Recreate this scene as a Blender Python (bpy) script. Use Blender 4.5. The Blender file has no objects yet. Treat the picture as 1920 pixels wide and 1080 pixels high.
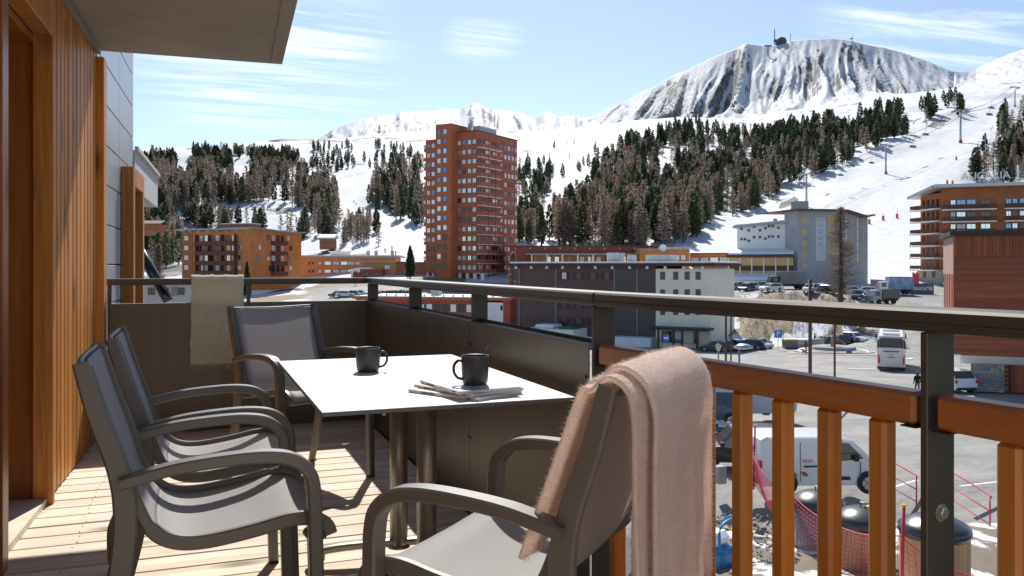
import bpy, bmesh, math, random
import numpy as np
from mathutils import Vector, Matrix
R = math.radians
random.seed(7); np.random.seed(7)
SC = bpy.context.scene
COL = SC.collection
# ------------------------------------------------------------ camera
HC = 1.135                       # lens height above the deck
FPX, HOR, CX = 1560.0, 500.0, 960.0
YAW = math.atan2(590, 1560)
FW = (math.sin(YAW), math.cos(YAW)); RT = (math.cos(YAW), -math.sin(YAW))
cam_d = bpy.data.cameras.new('camera'); cam = bpy.data.objects.new('camera', cam_d); COL.objects.link(cam)
cam.location = (0, 0, HC); cam.rotation_euler = (R(90), 0, -YAW)
cam_d.sensor_width = 36.0; cam_d.lens = 36.0 * FPX / 1920.0
cam_d.shift_y = -40.0 / 1920.0
cam_d.clip_start = 0.05; cam_d.clip_end = 30000
SC.camera = cam
# ------------------------------------------------------------ sky, sun, exposure
SUN = Vector((0.304, 0.92, 1.0)).normalized()
elev = math.asin(SUN.z); azim = math.atan2(SUN.x, SUN.y)
wd = bpy.data.worlds.new('World'); SC.world = wd; wd.use_nodes = True
wn = wd.node_tree; wn.nodes.clear()
def wnode(t, **k):
    n = wn.nodes.new(t)
    for a, b in k.items(): setattr(n, a, b)
    return n
sky = wnode('ShaderNodeTexSky', sky_type='NISHITA', sun_disc=False, sun_elevation=elev, sun_rotation=azim, altitude=2000, air_density=1.0, dust_density=2.2, ozone_density=1.3)
bg = wnode('ShaderNodeBackground'); bg.inputs['Strength'].default_value = 0.108
wo = wnode('ShaderNodeOutputWorld')
tc = wnode('ShaderNodeTexCoord')
# thin cirrus: streaks in a plane high above, from the view direction
sep = wnode('ShaderNodeSeparateXYZ'); wn.links.new(tc.outputs['Generated'], sep.inputs[0])
mx = wnode('ShaderNodeMath', operation='MAXIMUM'); wn.links.new(sep.outputs[2], mx.inputs[0]); mx.inputs[1].default_value = 0.03
dv = wnode('ShaderNodeVectorMath', operation='DIVIDE'); cmb = wnode('ShaderNodeCombineXYZ')
for i in range(3): wn.links.new(mx.outputs[0], cmb.inputs[i])
wn.links.new(tc.outputs['Generated'], dv.inputs[0]); wn.links.new(cmb.outputs[0], dv.inputs[1])
mp = wnode('ShaderNodeMapping'); mp.inputs['Rotation'].default_value = (0, 0, R(-62)); mp.inputs['Scale'].default_value = (0.55, 3.4, 0.0); mp.inputs['Location'].default_value = (0.4, 3.4, 0)
wn.links.new(dv.outputs[0], mp.inputs[0])
nz = wnode('ShaderNodeTexNoise'); nz.inputs['Scale'].default_value = 1.1; nz.inputs['Detail'].default_value = 9; nz.inputs['Roughness'].default_value = 0.62; nz.inputs['Distortion'].default_value = 0.5
wn.links.new(mp.outputs[0], nz.inputs['Vector'])
# the three banks of cirrus stand in their own parts of the sky
def bank(px_, py_, rad, zs):
    u_, v_ = (px_-CX)/FPX, (HOR-py_)/FPX; c_ = Vector((FW[0]+u_*RT[0], FW[1]+u_*RT[1], v_)).normalized()
    m_ = wnode('ShaderNodeMapping'); m_.inputs['Scale'].default_value = (1, 1, zs); wn.links.new(tc.outputs['Generated'], m_.inputs[0])
    q_ = wnode('ShaderNodeVectorMath', operation='DISTANCE'); wn.links.new(m_.outputs[0], q_.inputs[0]); q_.inputs[1].default_value = (c_.x, c_.y, c_.z*zs)
    r_ = wnode('ShaderNodeMapRange'); r_.interpolation_type = 'SMOOTHSTEP'; r_.inputs[1].default_value = rad; r_.inputs[2].default_value = rad*0.35; wn.links.new(q_.outputs['Value'], r_.inputs[0]); return r_.outputs[0]
def wmax(a_, b_): n_ = wnode('ShaderNodeMath', operation='MAXIMUM'); wn.links.new(a_, n_.inputs[0]); wn.links.new(b_, n_.inputs[1]); return n_.outputs[0]
cmask = wmax(wmax(bank(490, 80, 0.19, 1.5), bank(905, 72, 0.060, 1.9)), bank(1760, 45, 0.16, 2.2))
cr = wnode('ShaderNodeMapRange'); cr.inputs[1].default_value = 0.44; cr.inputs[2].default_value = 0.74; wn.links.new(nz.outputs[0], cr.inputs[0])
ml = wnode('ShaderNodeMath', operation='MULTIPLY'); wn.links.new(cr.outputs[0], ml.inputs[0]); wn.links.new(cmask, ml.inputs[1])
ml2 = wnode('ShaderNodeMath', operation='MULTIPLY'); wn.links.new(ml.outputs[0], ml2.inputs[0]); ml2.inputs[1].default_value = 1.0
mixc = wnode('ShaderNodeMix', data_type='RGBA'); wn.links.new(ml2.outputs[0], mixc.inputs[0]); wn.links.new(sky.outputs[0], mixc.inputs[6]); mixc.inputs[7].default_value = (8.6, 8.9, 9.3, 1)
wn.links.new(mixc.outputs[2], bg.inputs[0]); wn.links.new(bg.outputs[0], wo.inputs[0])
sl = bpy.data.lights.new('sun', 'SUN'); sl.energy = 4.3; sl.angle = R(0.5); sl.color = (1.0, 0.955, 0.88)
so = bpy.data.objects.new('sun', sl); COL.objects.link(so)
so.rotation_euler = (-SUN).to_track_quat('-Z', 'Y').to_euler(); so.location = (3, 12, 20)
SC.view_settings.view_transform = 'Standard'; SC.view_settings.look = 'None'; SC.view_settings.exposure = 0.5; SC.view_settings.gamma = 1.0
SC.view_settings.use_curve_mapping = False
SC.render.engine = 'CYCLES'
try:
    SC.cycles.use_denoising = True; SC.cycles.max_bounces = 6; SC.cycles.transparent_max_bounces = 8; SC.cycles.caustics_reflective = False
except Exception: pass

# ------------------------------------------------------------ helpers
def W(px, py, d):               # a point seen at (px,py) at depth d
    u = (px - CX) / FPX
    return Vector((d * (FW[0] + u * RT[0]), d * (FW[1] + u * RT[1]), HC + (HOR - py) / FPX * d))
def G(px, d):
    p = W(px, HOR, d); return (p.x, p.y)
def RD(r, d, z=0.0): return Vector((d * FW[0] + r * RT[0], d * FW[1] + r * RT[1], z))
def zpx(py, d): return HC + (HOR - py) / FPX * d
def lerp(a, b, t): return a + (b - a) * t

MATS = {}
def mat(name, col, rough=0.6, metal=0.0, var=0.12, scale=8.0, bump=0.0, bscale=None, spec=0.5, stretch=None, col2=None, obj_rand=0.0, coat=0.0, sheen=0.0, detail=4.0, contrast=(0.3, 0.7), emit=None, coords='Object', alpha=None):
    if name in MATS: return MATS[name]
    m = bpy.data.materials.new(name); m.use_nodes = True
    nt = m.node_tree; L = nt.links; bs = nt.nodes['Principled BSDF']
    bs.inputs['Roughness'].default_value = rough; bs.inputs['Metallic'].default_value = metal
    bs.inputs['Specular IOR Level'].default_value = spec
    if coat: bs.inputs['Coat Weight'].default_value = coat; bs.inputs['Coat Roughness'].default_value = 0.08
    if sheen: bs.inputs['Sheen Weight'].default_value = sheen; bs.inputs['Sheen Roughness'].default_value = 0.4
    c = (*col, 1.0); 
    if col2 is None: ca = tuple(min(1, x * (1 - var)) for x in col); cb = tuple(min(1, x * (1 + var)) for x in col)
    else: ca, cb = col, col2
    t = nt.nodes.new('ShaderNodeTexCoord'); mpn = nt.nodes.new('ShaderNodeMapping')
    L.new(t.outputs[coords], mpn.inputs[0])
    if stretch: mpn.inputs['Scale'].default_value = stretch
    src = mpn.outputs[0]
    if obj_rand:
        oi = nt.nodes.new('ShaderNodeObjectInfo'); vm = nt.nodes.new('ShaderNodeVectorMath'); vm.operation = 'SCALE'; vm.inputs[0].default_value = (37, 91, 53)
        L.new(oi.outputs['Random'], vm.inputs['Scale']); va = nt.nodes.new('ShaderNodeVectorMath'); va.operation = 'ADD'
        L.new(src, va.inputs[0]); L.new(vm.outputs[0], va.inputs[1]); src = va.outputs[0]
    n = nt.nodes.new('ShaderNodeTexNoise'); n.inputs['Scale'].default_value = scale; n.inputs['Detail'].default_value = detail; n.inputs['Roughness'].default_value = 0.6
    L.new(src, n.inputs['Vector'])
    mr = nt.nodes.new('ShaderNodeMapRange'); mr.inputs[1].default_value = contrast[0]; mr.inputs[2].default_value = contrast[1]; L.new(n.outputs[0], mr.inputs[0])
    mix = nt.nodes.new('ShaderNodeMix'); mix.data_type = 'RGBA'; mix.inputs[6].default_value = (*ca, 1); mix.inputs[7].default_value = (*cb, 1)
    L.new(mr.outputs[0], mix.inputs[0]); out = mix.outputs[2]
    if obj_rand:
        hs = nt.nodes.new('ShaderNodeHueSaturation'); m2 = nt.nodes.new('ShaderNodeMapRange'); m2.inputs[3].default_value = 1 - obj_rand; m2.inputs[4].default_value = 1 + obj_rand
        L.new(oi.outputs['Random'], m2.inputs[0]); L.new(m2.outputs[0], hs.inputs['Value']); L.new(out, hs.inputs['Color']); out = hs.outputs[0]
    L.new(out, bs.inputs['Base Color'])
    if bump:
        b = nt.nodes.new('ShaderNodeBump'); b.inputs['Strength'].default_value = bump; b.inputs['Distance'].default_value = 0.01
        if bscale:
            n2 = nt.nodes.new('ShaderNodeTexNoise'); n2.inputs['Scale'].default_value = bscale; n2.inputs['Detail'].default_value = 3; L.new(src, n2.inputs['Vector']); L.new(n2.outputs[0], b.inputs['Height'])
        else: L.new(n.outputs[0], b.inputs['Height'])
        L.new(b.outputs[0], bs.inputs['Normal'])
    if emit: bs.inputs['Emission Color'].default_value = (*emit[0], 1); bs.inputs['Emission Strength'].default_value = emit[1]
    MATS[name] = m
    return m

def wood(name, c1, c2, axis='Z', grain=9.0, rough=0.55, knots=0.0, rnd=0.12, coat=0.0, dark=None, bump=0.15, coords='Object', spec=0.4):
    """board with long grain along axis, dark knots and a tone of its own for every object"""
    if name in MATS: return MATS[name]
    m = bpy.data.materials.new(name); m.use_nodes = True; nt = m.node_tree; L = nt.links; bs = nt.nodes['Principled BSDF']
    bs.inputs['Roughness'].default_value = rough; bs.inputs['Specular IOR Level'].default_value = spec
    if coat: bs.inputs['Coat Weight'].default_value = coat; bs.inputs['Coat Roughness'].default_value = 0.25
    t = nt.nodes.new('ShaderNodeTexCoord'); oi = nt.nodes.new('ShaderNodeObjectInfo')
    vm = nt.nodes.new('ShaderNodeVectorMath'); vm.operation = 'SCALE'; vm.inputs[0].default_value = (13.7, 29.1, 41.3); L.new(oi.outputs['Random'], vm.inputs['Scale'])
    va = nt.nodes.new('ShaderNodeVectorMath'); L.new(t.outputs[coords], va.inputs[0]); L.new(vm.outputs[0], va.inputs[1])
    mpn = nt.nodes.new('ShaderNodeMapping'); L.new(va.outputs[0], mpn.inputs[0])
    k = 0.045
    mpn.inputs['Scale'].default_value = {'X': (k, 1, 1), 'Y': (1, k, 1), 'Z': (1, 1, k)}[axis]
    n = nt.nodes.new('ShaderNodeTexNoise'); n.inputs['Scale'].default_value = grain * 9; n.inputs['Detail'].default_value = 5; n.inputs['Roughness'].default_value = 0.65; n.inputs['Distortion'].default_value = 0.4
    L.new(mpn.outputs[0], n.inputs['Vector'])
    n2 = nt.nodes.new('ShaderNodeTexNoise'); n2.inputs['Scale'].default_value = grain * 1.6; n2.inputs['Detail'].default_value = 2; L.new(mpn.outputs[0], n2.inputs['Vector'])
    ad = nt.nodes.new('ShaderNodeMath'); ad.operation = 'ADD'; L.new(n.outputs[0], ad.inputs[0]); L.new(n2.outputs[0], ad.inputs[1])
    mr = nt.nodes.new('ShaderNodeMapRange'); mr.inputs[1].default_value = 0.72; mr.inputs[2].default_value = 1.28; L.new(ad.outputs[0], mr.inputs[0])
    mix = nt.nodes.new('ShaderNodeMix'); mix.data_type = 'RGBA'; mix.inputs[6].default_value = (*c1, 1); mix.inputs[7].default_value = (*c2, 1); L.new(mr.outputs[0], mix.inputs[0])
    out = mix.outputs[2]
    if knots:
        mk = nt.nodes.new('ShaderNodeMapping'); L.new(va.outputs[0], mk.inputs[0]); kk = 0.38
        mk.inputs['Scale'].default_value = {'X': (kk, 1, 1), 'Y': (1, kk, 1), 'Z': (1, 1, kk)}[axis]
        vo = nt.nodes.new('ShaderNodeTexVoronoi'); vo.inputs['Scale'].default_value = knots; L.new(mk.outputs[0], vo.inputs['Vector'])
        kr = nt.nodes.new('ShaderNodeMapRange'); kr.inputs[1].default_value = 0.07; kr.inputs[2].default_value = 0.24; kr.inputs[3].default_value = 0.85; kr.inputs[4].default_value = 0.0; L.new(vo.outputs['Distance'], kr.inputs[0])
        mk2 = nt.nodes.new('ShaderNodeMix'); mk2.data_type = 'RGBA'; L.new(kr.outputs[0], mk2.inputs[0]); L.new(out, mk2.inputs[6]); d = dark or tuple(x * 0.28 for x in c1); mk2.inputs[7].default_value = (*d, 1); out = mk2.outputs[2]
    hs = nt.nodes.new('ShaderNodeHueSaturation'); m2 = nt.nodes.new('ShaderNodeMapRange'); m2.inputs[3].default_value = 1 - rnd; m2.inputs[4].default_value = 1 + rnd
    L.new(oi.outputs['Random'], m2.inputs[0]); L.new(m2.outputs[0], hs.inputs['Value']); L.new(out, hs.inputs['Color']); L.new(hs.outputs[0], bs.inputs['Base Color'])
    if bump:
        b = nt.nodes.new('ShaderNodeBump'); b.inputs['Strength'].default_value = bump; b.inputs['Distance'].default_value = 0.003; L.new(n.outputs[0], b.inputs['Height']); L.new(b.outputs[0], bs.inputs['Normal'])
    MATS[name] = m
    return m

class MB:
    """collects simple solids; build() links them as one mesh object"""
    def __init__(s): s.v = []; s.f = []; s.mi = []; s.M = None; s.sm = []
    def add(s, vs, fs, mi=0, smooth=False):
        o = len(s.v)
        for p in vs:
            p = Vector(p)
            s.v.append(tuple(s.M @ p) if s.M is not None else tuple(p))
        for f in fs: s.f.append(tuple(i + o for i in f)); s.mi.append(mi); s.sm.append(smooth)
        return s
    def box(s, x0, x1, y0, y1, z0, z1, mi=0, ch=0.0):
        if x0 > x1: x0, x1 = x1, x0
        if y0 > y1: y0, y1 = y1, y0
        if z0 > z1: z0, z1 = z1, z0
        if ch <= 0:
            v = [(x0,y0,z0),(x1,y0,z0),(x1,y1,z0),(x0,y1,z0),(x0,y0,z1),(x1,y0,z1),(x1,y1,z1),(x0,y1,z1)]
            return s.add(v, [(0,3,2,1),(4,5,6,7),(0,1,5,4),(1,2,6,5),(2,3,7,6),(3,0,4,7)], mi)
        bm = bmesh.new(); bmesh.ops.create_cube(bm, size=1)
        for q in bm.verts: q.co = Vector(((x0+x1)/2 + q.co.x*(x1-x0), (y0+y1)/2 + q.co.y*(y1-y0), (z0+z1)/2 + q.co.z*(z1-z0)))
        bmesh.ops.bevel(bm, geom=bm.edges[:], offset=min(ch, 0.45*min(x1-x0, y1-y0, z1-z0)), segments=1, affect='EDGES', profile=0.5)
        bm.verts.index_update(); s.add([q.co for q in bm.verts], [[q.index for q in f.verts] for f in bm.faces], mi); bm.free(); return s
    def tube(s, pts, r, n=8, mi=0, cap=True, smooth=True):
        pts = [Vector(p) for p in pts]; rs = r if isinstance(r, (list, tuple)) else [r] * len(pts)
        vs = []; fs = []
        for i, p in enumerate(pts):
            t = (pts[min(i+1, len(pts)-1)] - pts[max(i-1, 0)]).normalized()
            a = Vector((0,0,1)) if abs(t.z) < 0.9 else Vector((1,0,0))
            u = t.cross(a).normalized(); w = u.cross(t)
            for k in range(n):
                an = 2*math.pi*k/n; vs.append(p + (u*math.cos(an) + w*math.sin(an)) * rs[i])
        for i in range(len(pts)-1):
            for k in range(n): a = i*n+k; b = i*n+(k+1)%n; fs.append((a, a+n, b+n, b))
        s.add(vs, fs, mi, smooth)
        if cap:
            o = len(s.v) - len(vs); s.f.append(tuple(o+k for k in range(n))); s.mi.append(mi); s.sm.append(False)
            e = o + (len(pts)-1)*n; s.f.append(tuple(e+k for k in reversed(range(n)))); s.mi.append(mi); s.sm.append(False)
        return s
    def lathe(s, prof, n=24, c=(0,0,0), mi=0, smooth=True):
        vs = []; fs = []
        for (r, z) in prof:
            for k in range(n): a = 2*math.pi*k/n; vs.append((c[0]+r*math.cos(a), c[1]+r*math.sin(a), c[2]+z))
        for i in range(len(prof)-1):
            for k in range(n): a = i*n+k; b = i*n+(k+1)%n; fs.append((a, b, b+n, a+n))
        return s.add(vs, fs, mi, smooth)
    def prism(s, poly, z0, z1, mi=0):          # poly in xy
        n = len(poly); v = [(p[0], p[1], z0) for p in poly] + [(p[0], p[1], z1) for p in poly]
        return s.add(v, [tuple(range(n-1, -1, -1)), tuple(range(n, 2*n))] + [(i, (i+1) % n, n+(i+1) % n, n+i) for i in range(n)], mi)
    def prismx(s, poly, x0, x1, mi=0):         # poly in (y,z), extruded in x
        n = len(poly); v = [(x0, p[0], p[1]) for p in poly] + [(x1, p[0], p[1]) for p in poly]
        return s.add(v, [tuple(range(n-1, -1, -1)), tuple(range(n, 2*n))] + [(i, (i+1) % n, n+(i+1) % n, n+i) for i in range(n)], mi)
    def prismy(s, poly, y0, y1, mi=0):         # poly in (x,z), extruded in y
        n = len(poly); v = [(p[0], y0, p[1]) for p in poly] + [(p[0], y1, p[1]) for p in poly]
        return s.add(v, [tuple(range(n)), tuple(range(2*n-1, n-1, -1))] + [(i, n+i, n+(i+1) % n, (i+1) % n) for i in range(n)], mi)
    def sweep(s, pts, wid, thk, side=(1,0,0), mi=0, rnd=0.3, smooth=True, cap=True):
        """rounded bar along a path; wid along side, thk across it"""
        pts = [Vector(p) for p in pts]; n = len(pts); sd = Vector(side).normalized()
        ws = wid if isinstance(wid, (list, tuple)) else [wid]*n; ts = thk if isinstance(thk, (list, tuple)) else [thk]*n
        vs = []; fs = []; K = 8
        for i, p in enumerate(pts):
            t = (pts[min(i+1, n-1)] - pts[max(i-1, 0)]).normalized(); nn = sd.cross(t).normalized()
            a, b = ws[i]/2, ts[i]/2; c = min(a, b)*rnd*1.2
            for (x, y) in ((a, -b+c), (a, b-c), (a-c, b), (-a+c, b), (-a, b-c), (-a, -b+c), (-a+c, -b), (a-c, -b)): vs.append(p + sd*x + nn*y)
        for i in range(n-1):
            for k in range(K): q = i*K+k; w = i*K+(k+1) % K; fs.append((q, w, w+K, q+K))
        s.add(vs, fs, mi, smooth)
        if cap:
            o = len(s.v)-len(vs); s.f.append(tuple(o+k for k in reversed(range(K)))); s.mi.append(mi); s.sm.append(False)
            e = o+(n-1)*K; s.f.append(tuple(e+k for k in range(K))); s.mi.append(mi); s.sm.append(False)
        return s
    def mesh(s, name, mats, sharp=None):
        me = bpy.data.meshes.new(name); me.from_pydata(s.v, [], s.f)
        for m in (mats if isinstance(mats, (list, tuple)) else [mats]): me.materials.append(m)
        me.polygons.foreach_set('material_index', s.mi); me.polygons.foreach_set('use_smooth', s.sm); me.update()
        if sharp: me.set_sharp_from_angle(angle=R(sharp))
        return me
    def build(s, name, mats, parent=None, loc=None, fix=False, sharp=None):
        me = s.mesh(name, mats, sharp)
        if fix:
            bm = bmesh.new(); bm.from_mesh(me); bmesh.ops.recalc_face_normals(bm, faces=bm.faces[:]); bm.to_mesh(me); bm.free()
        return link(name, me, parent, loc)
def link(name, me, parent=None, loc=None, rz=0.0):
    o = bpy.data.objects.new(name, me); COL.objects.link(o)
    if parent: o.parent = parent
    if loc is not None: o.location = loc
    if rz: o.rotation_euler = (0, 0, rz)
    return o
def tag(o, label=None, cat=None, group=None, kind=None):
    if label: o['label'] = label
    if cat: o['category'] = cat
    if group: o['group'] = group
    if kind: o['kind'] = kind
    return o
def empty(name, loc=(0,0,0), rz=0.0, label=None, cat=None, group=None):
    o = bpy.data.objects.new(name, None); COL.objects.link(o); o.location = loc; o.rotation_euler = (0,0,rz); o.empty_display_size = 0.2
    return tag(o, label, cat, group)
def copy_tree(o, parent=None):
    c = o.copy(); COL.objects.link(c); c.parent = parent
    for ch in o.children: copy_tree(ch, c)
    return c
def catmull(pts, n=6):
    P = [Vector(p) for p in pts]; out = []
    for i in range(len(P)-1):
        p0, p1, p2, p3 = P[max(i-1,0)], P[i], P[i+1], P[min(i+2, len(P)-1)]
        for k in range(n):
            t = k/n; out.append(0.5*((2*p1)+(p2-p0)*t+(2*p0-5*p1+4*p2-p3)*t*t+(3*p1-p0-3*p2+p3)*t**3))
    out.append(P[-1]); return out
def bevel(o, w=0.004, seg=2):
    m = o.modifiers.new('bevel', 'BEVEL'); m.width = w; m.segments = seg; m.limit_method = 'ANGLE'; m.angle_limit = R(35); return o
# value noise in numpy
_rng = np.random.RandomState(11); _T = _rng.rand(512, 512)
def vnoise(x, y):
    xi = np.floor(x).astype(int); yi = np.floor(y).astype(int); fx = x-xi; fy = y-yi
    fx = fx*fx*fx*(fx*(fx*6-15)+10); fy = fy*fy*fy*(fy*(fy*6-15)+10)
    a = _T[xi % 512, yi % 512]; b = _T[(xi+1) % 512, yi % 512]; c = _T[xi % 512, (yi+1) % 512]; d = _T[(xi+1) % 512, (yi+1) % 512]
    return (a*(1-fx)+b*fx)*(1-fy)+(c*(1-fx)+d*fx)*fy
def fbm(x, y, o=4, g=0.5):
    s = 0; a = 1.0; t = 0
    for i in range(o): s = s + a*vnoise(x*2**i+17.3*i, y*2**i+5.1*i); t += a; a *= g
    return s/t
def ridged(x, y, o=4, g=0.5):
    s = 0; a = 1.0; t = 0
    for i in range(o): s = s + a*(1-np.abs(2*vnoise(x*2**i+3.7*i, y*2**i+9.2*i)-1)); t += a; a *= g
    return s/t
# ------------------------------------------------------------ terrain: valley floor, hills, mountains (one sheet)
def G0(d): return -4.8 - 0.052 * d          # valley floor falls gently away from the house
def gy(d): return HOR - (G0(d) - HC) * FPX / d           # where that floor shows in the view
DST = [130, 140, 150, 165, 190, 230, 280, 350, 450, 600, 800, 1000, 1300, 1700, 2100]
TAB = {  # heights told as sight lines at the distances above
 -900: [647,632,618,600,578,550,515,470,420,350,290,262,262,262,262],
 200:  [647,632,618,600,578,557,520,475,430,365,305,283,284,284,283],
 340:  [647,632,618,600,578,557,520,475,430,365,303,279,281,283,283],
 500:  [647,630,612,592,570,553,512,465,424,362,302,274,272,270,268],
 570:  [647,628,608,588,564,546,505,460,420,360,300,270,268,266,264],
 640:  [647,625,605,580,556,535,498,455,415,360,300,268,266,262,258],
 720:  [647,625,605,580,556,532,490,445,400,345,295,270,262,256,250],
 800:  [647,625,605,580,556,531,485,440,400,345,297,270,262,254,246],
 900:  [647,628,607,582,556,530,480,440,400,350,305,276,264,255,246],
 965:  [647,630,610,585,558,530,478,440,400,358,315,285,268,256,246],
 1040: [647,632,614,590,560,525,476,436,396,352,312,283,264,252,243],
 1100: [647,634,618,594,562,515,472,430,386,337,296,272,256,246,238],
 1200: [647,634,618,594,560,502,468,425,375,317,271,250,240,232,225],
 1300: [646,628,600,575,548,500,468,425,378,313,263,240,232,226,220],
 1345: [645,605,556,545,534,500,468,428,381,318,268,245,236,228,221],
 1400: [645,592,549,541,530,500,470,434,385,325,274,251,240,230,222],
 1500: [645,594,549,541,528,503,470,424,366,298,241,224,216,210,204],
 1570: [645,600,552,543,528,503,464,412,352,285,229,212,204,199,194],
 1640: [628,600,571,551,534,503,458,403,342,271,216,200,192,187,182],
 1700: [622,596,570,553,535,500,453,397,335,263,209,193,186,181,176],
 1800: [615,590,565,555,538,495,445,385,320,248,197,184,175,169,163],
 1920: [615,590,565,555,538,495,444,382,312,240,192,176,163,153,144],
 2800: [615,590,565,555,538,490,440,380,310,240,190,160,140,130,120]}
RIDGE = [(-900,270),(200,282),(275,276),(300,279),(340,275),(380,281),(430,284),(495,276),(503,263),(530,259),(560,261),(600,258),(622,247),(640,234),(662,226),(690,222),(720,217),(745,214),(770,206),(800,207),(830,204),(862,203),(878,199),(890,195),(905,200),(922,203),(940,204),(960,208),(1000,219),(1015,215),(1032,211),(1050,216),(1075,215),(1100,221),(1120,214),(1140,203),(1180,185),(1200,172),(1230,160),(1260,141),(1290,130),(1300,124),(1330,110),(1350,101),(1380,89),(1400,80),(1425,83),(1455,84),(1480,76),(1520,73),(1560,71),(1600,76),(1630,83),(1660,88),(1690,97),(1720,107),(1750,118),(1780,131),(1800,135),(1815,133),(1840,124),(1870,110),(1900,98),(1920,92),(2000,75),(2300,60),(2800,120)]
STEP = 3.0
PXG = np.arange(-900, 2801, STEP); NP = len(PXG)
tk = sorted(TAB); tabv = np.array([TAB[k] for k in tk], float)
ytab = np.array([np.interp(PXG, tk, tabv[:, j]) for j in range(len(DST))])          # [depth, px]
DG = np.concatenate([np.geomspace(5, 118, 26), np.linspace(121, 200, 40), np.geomspace(204, 1000, 110), np.geomspace(1020, 2100, 34)])
near = np.array([5, 30, 60, 90, 118.0])
dall = np.concatenate([near, DST])
yall = np.concatenate([np.repeat(np.array([[gy(x)] for x in near]), NP, 1), ytab])
YG = np.array([np.interp(np.log(DG), np.log(dall), yall[:, i]) for i in range(NP)]).T     # [rows, px]
ker = np.array([1, 2, 3, 2, 1.0]); ker /= ker.sum()
sm = YG.copy()
for i in range(NP): sm[2:-2, i] = np.convolve(YG[:, i], ker, 'valid')
msk = np.clip((DG - 150) / 40, 0, 1)[:, None]; YG = YG*(1-msk) + sm*msk
ZG = HC + (HOR - YG) / FPX * DG[:, None]
UX = (PXG - CX) / FPX
XW = DG[:, None] * (FW[0] + UX[None] * RT[0]); YW = DG[:, None] * (FW[1] + UX[None] * RT[1])
# hummocks on the slopes
amp = (np.clip((DG - 215) / 120, 0, 1) * np.minimum(DG, 420 + 0.10*DG) * np.clip((2100-DG)/900, 0.25, 1))[:, None]
hum = (fbm(XW/75, YW/75, 4) - 0.5) * 0.030 + (ridged(XW/34+9, YW/34, 3) - 0.55) * 0.007
RUN = np.zeros_like(ZG)          # groomed pistes stay smooth
def runmask(pts, wd):
    """pts: (px, y) polyline of a piste as seen; marks grid cells near it"""
    global RUN
    pp = np.array(pts, float); ys = np.interp(YG, pp[::-1, 1], pp[::-1, 0]) if pp[0, 1] > pp[-1, 1] else np.interp(YG, pp[:, 1], pp[:, 0])
    inr = (YG <= max(pp[:, 1])) & (YG >= min(pp[:, 1])) & (DG[:, None] > 200)
    ww = np.interp(YG, sorted([p[1] for p in pts]), [w for _, w in sorted(zip([p[1] for p in pts], wd))])
    RUN = np.maximum(RUN, np.where(inr, np.clip(1.4 - np.abs(PXG[None] - ys) / ww, 0, 1), 0))
runmask([(760,520),(745,450),(705,420),(655,380),(665,345),(700,325)], [60,55,45,35,28,25])
runmask([(1690,520),(1650,440),(1660,400),(1700,330),(1780,270),(1850,215),(1880,190)], [130,130,120,90,55,40,40])
runmask([(1000,470),(1030,400),(1075,330),(1060,290),(1010,262)], [10,16,22,40,60])
ZG = ZG + amp * hum * (1 - 0.85*np.clip(RUN, 0, 1))
bank = ((DG > 131) & (DG < 152))[:, None] * np.ones_like(ZG)
ZG = ZG + bank * (fbm(XW/4, YW/4, 3) - 0.5) * 1.3
def tz(px, d):
    i = np.clip(np.searchsorted(DG, d) - 1, 0, len(DG)-2); j = int(np.clip((px - PXG[0]) / STEP, 0, NP-2)); a = (d - DG[i]) / (DG[i+1] - DG[i]); b = (px - PXG[j]) / STEP
    return (ZG[i, j]*(1-b)+ZG[i, j+1]*b)*(1-a) + (ZG[i+1, j]*(1-b)+ZG[i+1, j+1]*b)*a
def on_hill(px, y):
    """nearest distance beyond 205 m at which the slope shows at (px, y)"""
    j = int(np.clip(round((px - PXG[0]) / STEP), 0, NP-1)); ys = HOR - (ZG[:, j] - HC) * FPX / DG
    k0 = int(np.searchsorted(DG, 205))
    for k in range(k0, len(DG)-1):
        if (ys[k] >= y) and (ys[k+1] < y):
            t = (ys[k] - y) / max(1e-6, ys[k] - ys[k+1]); return DG[k] + t*(DG[k+1] - DG[k])
    return None
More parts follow.
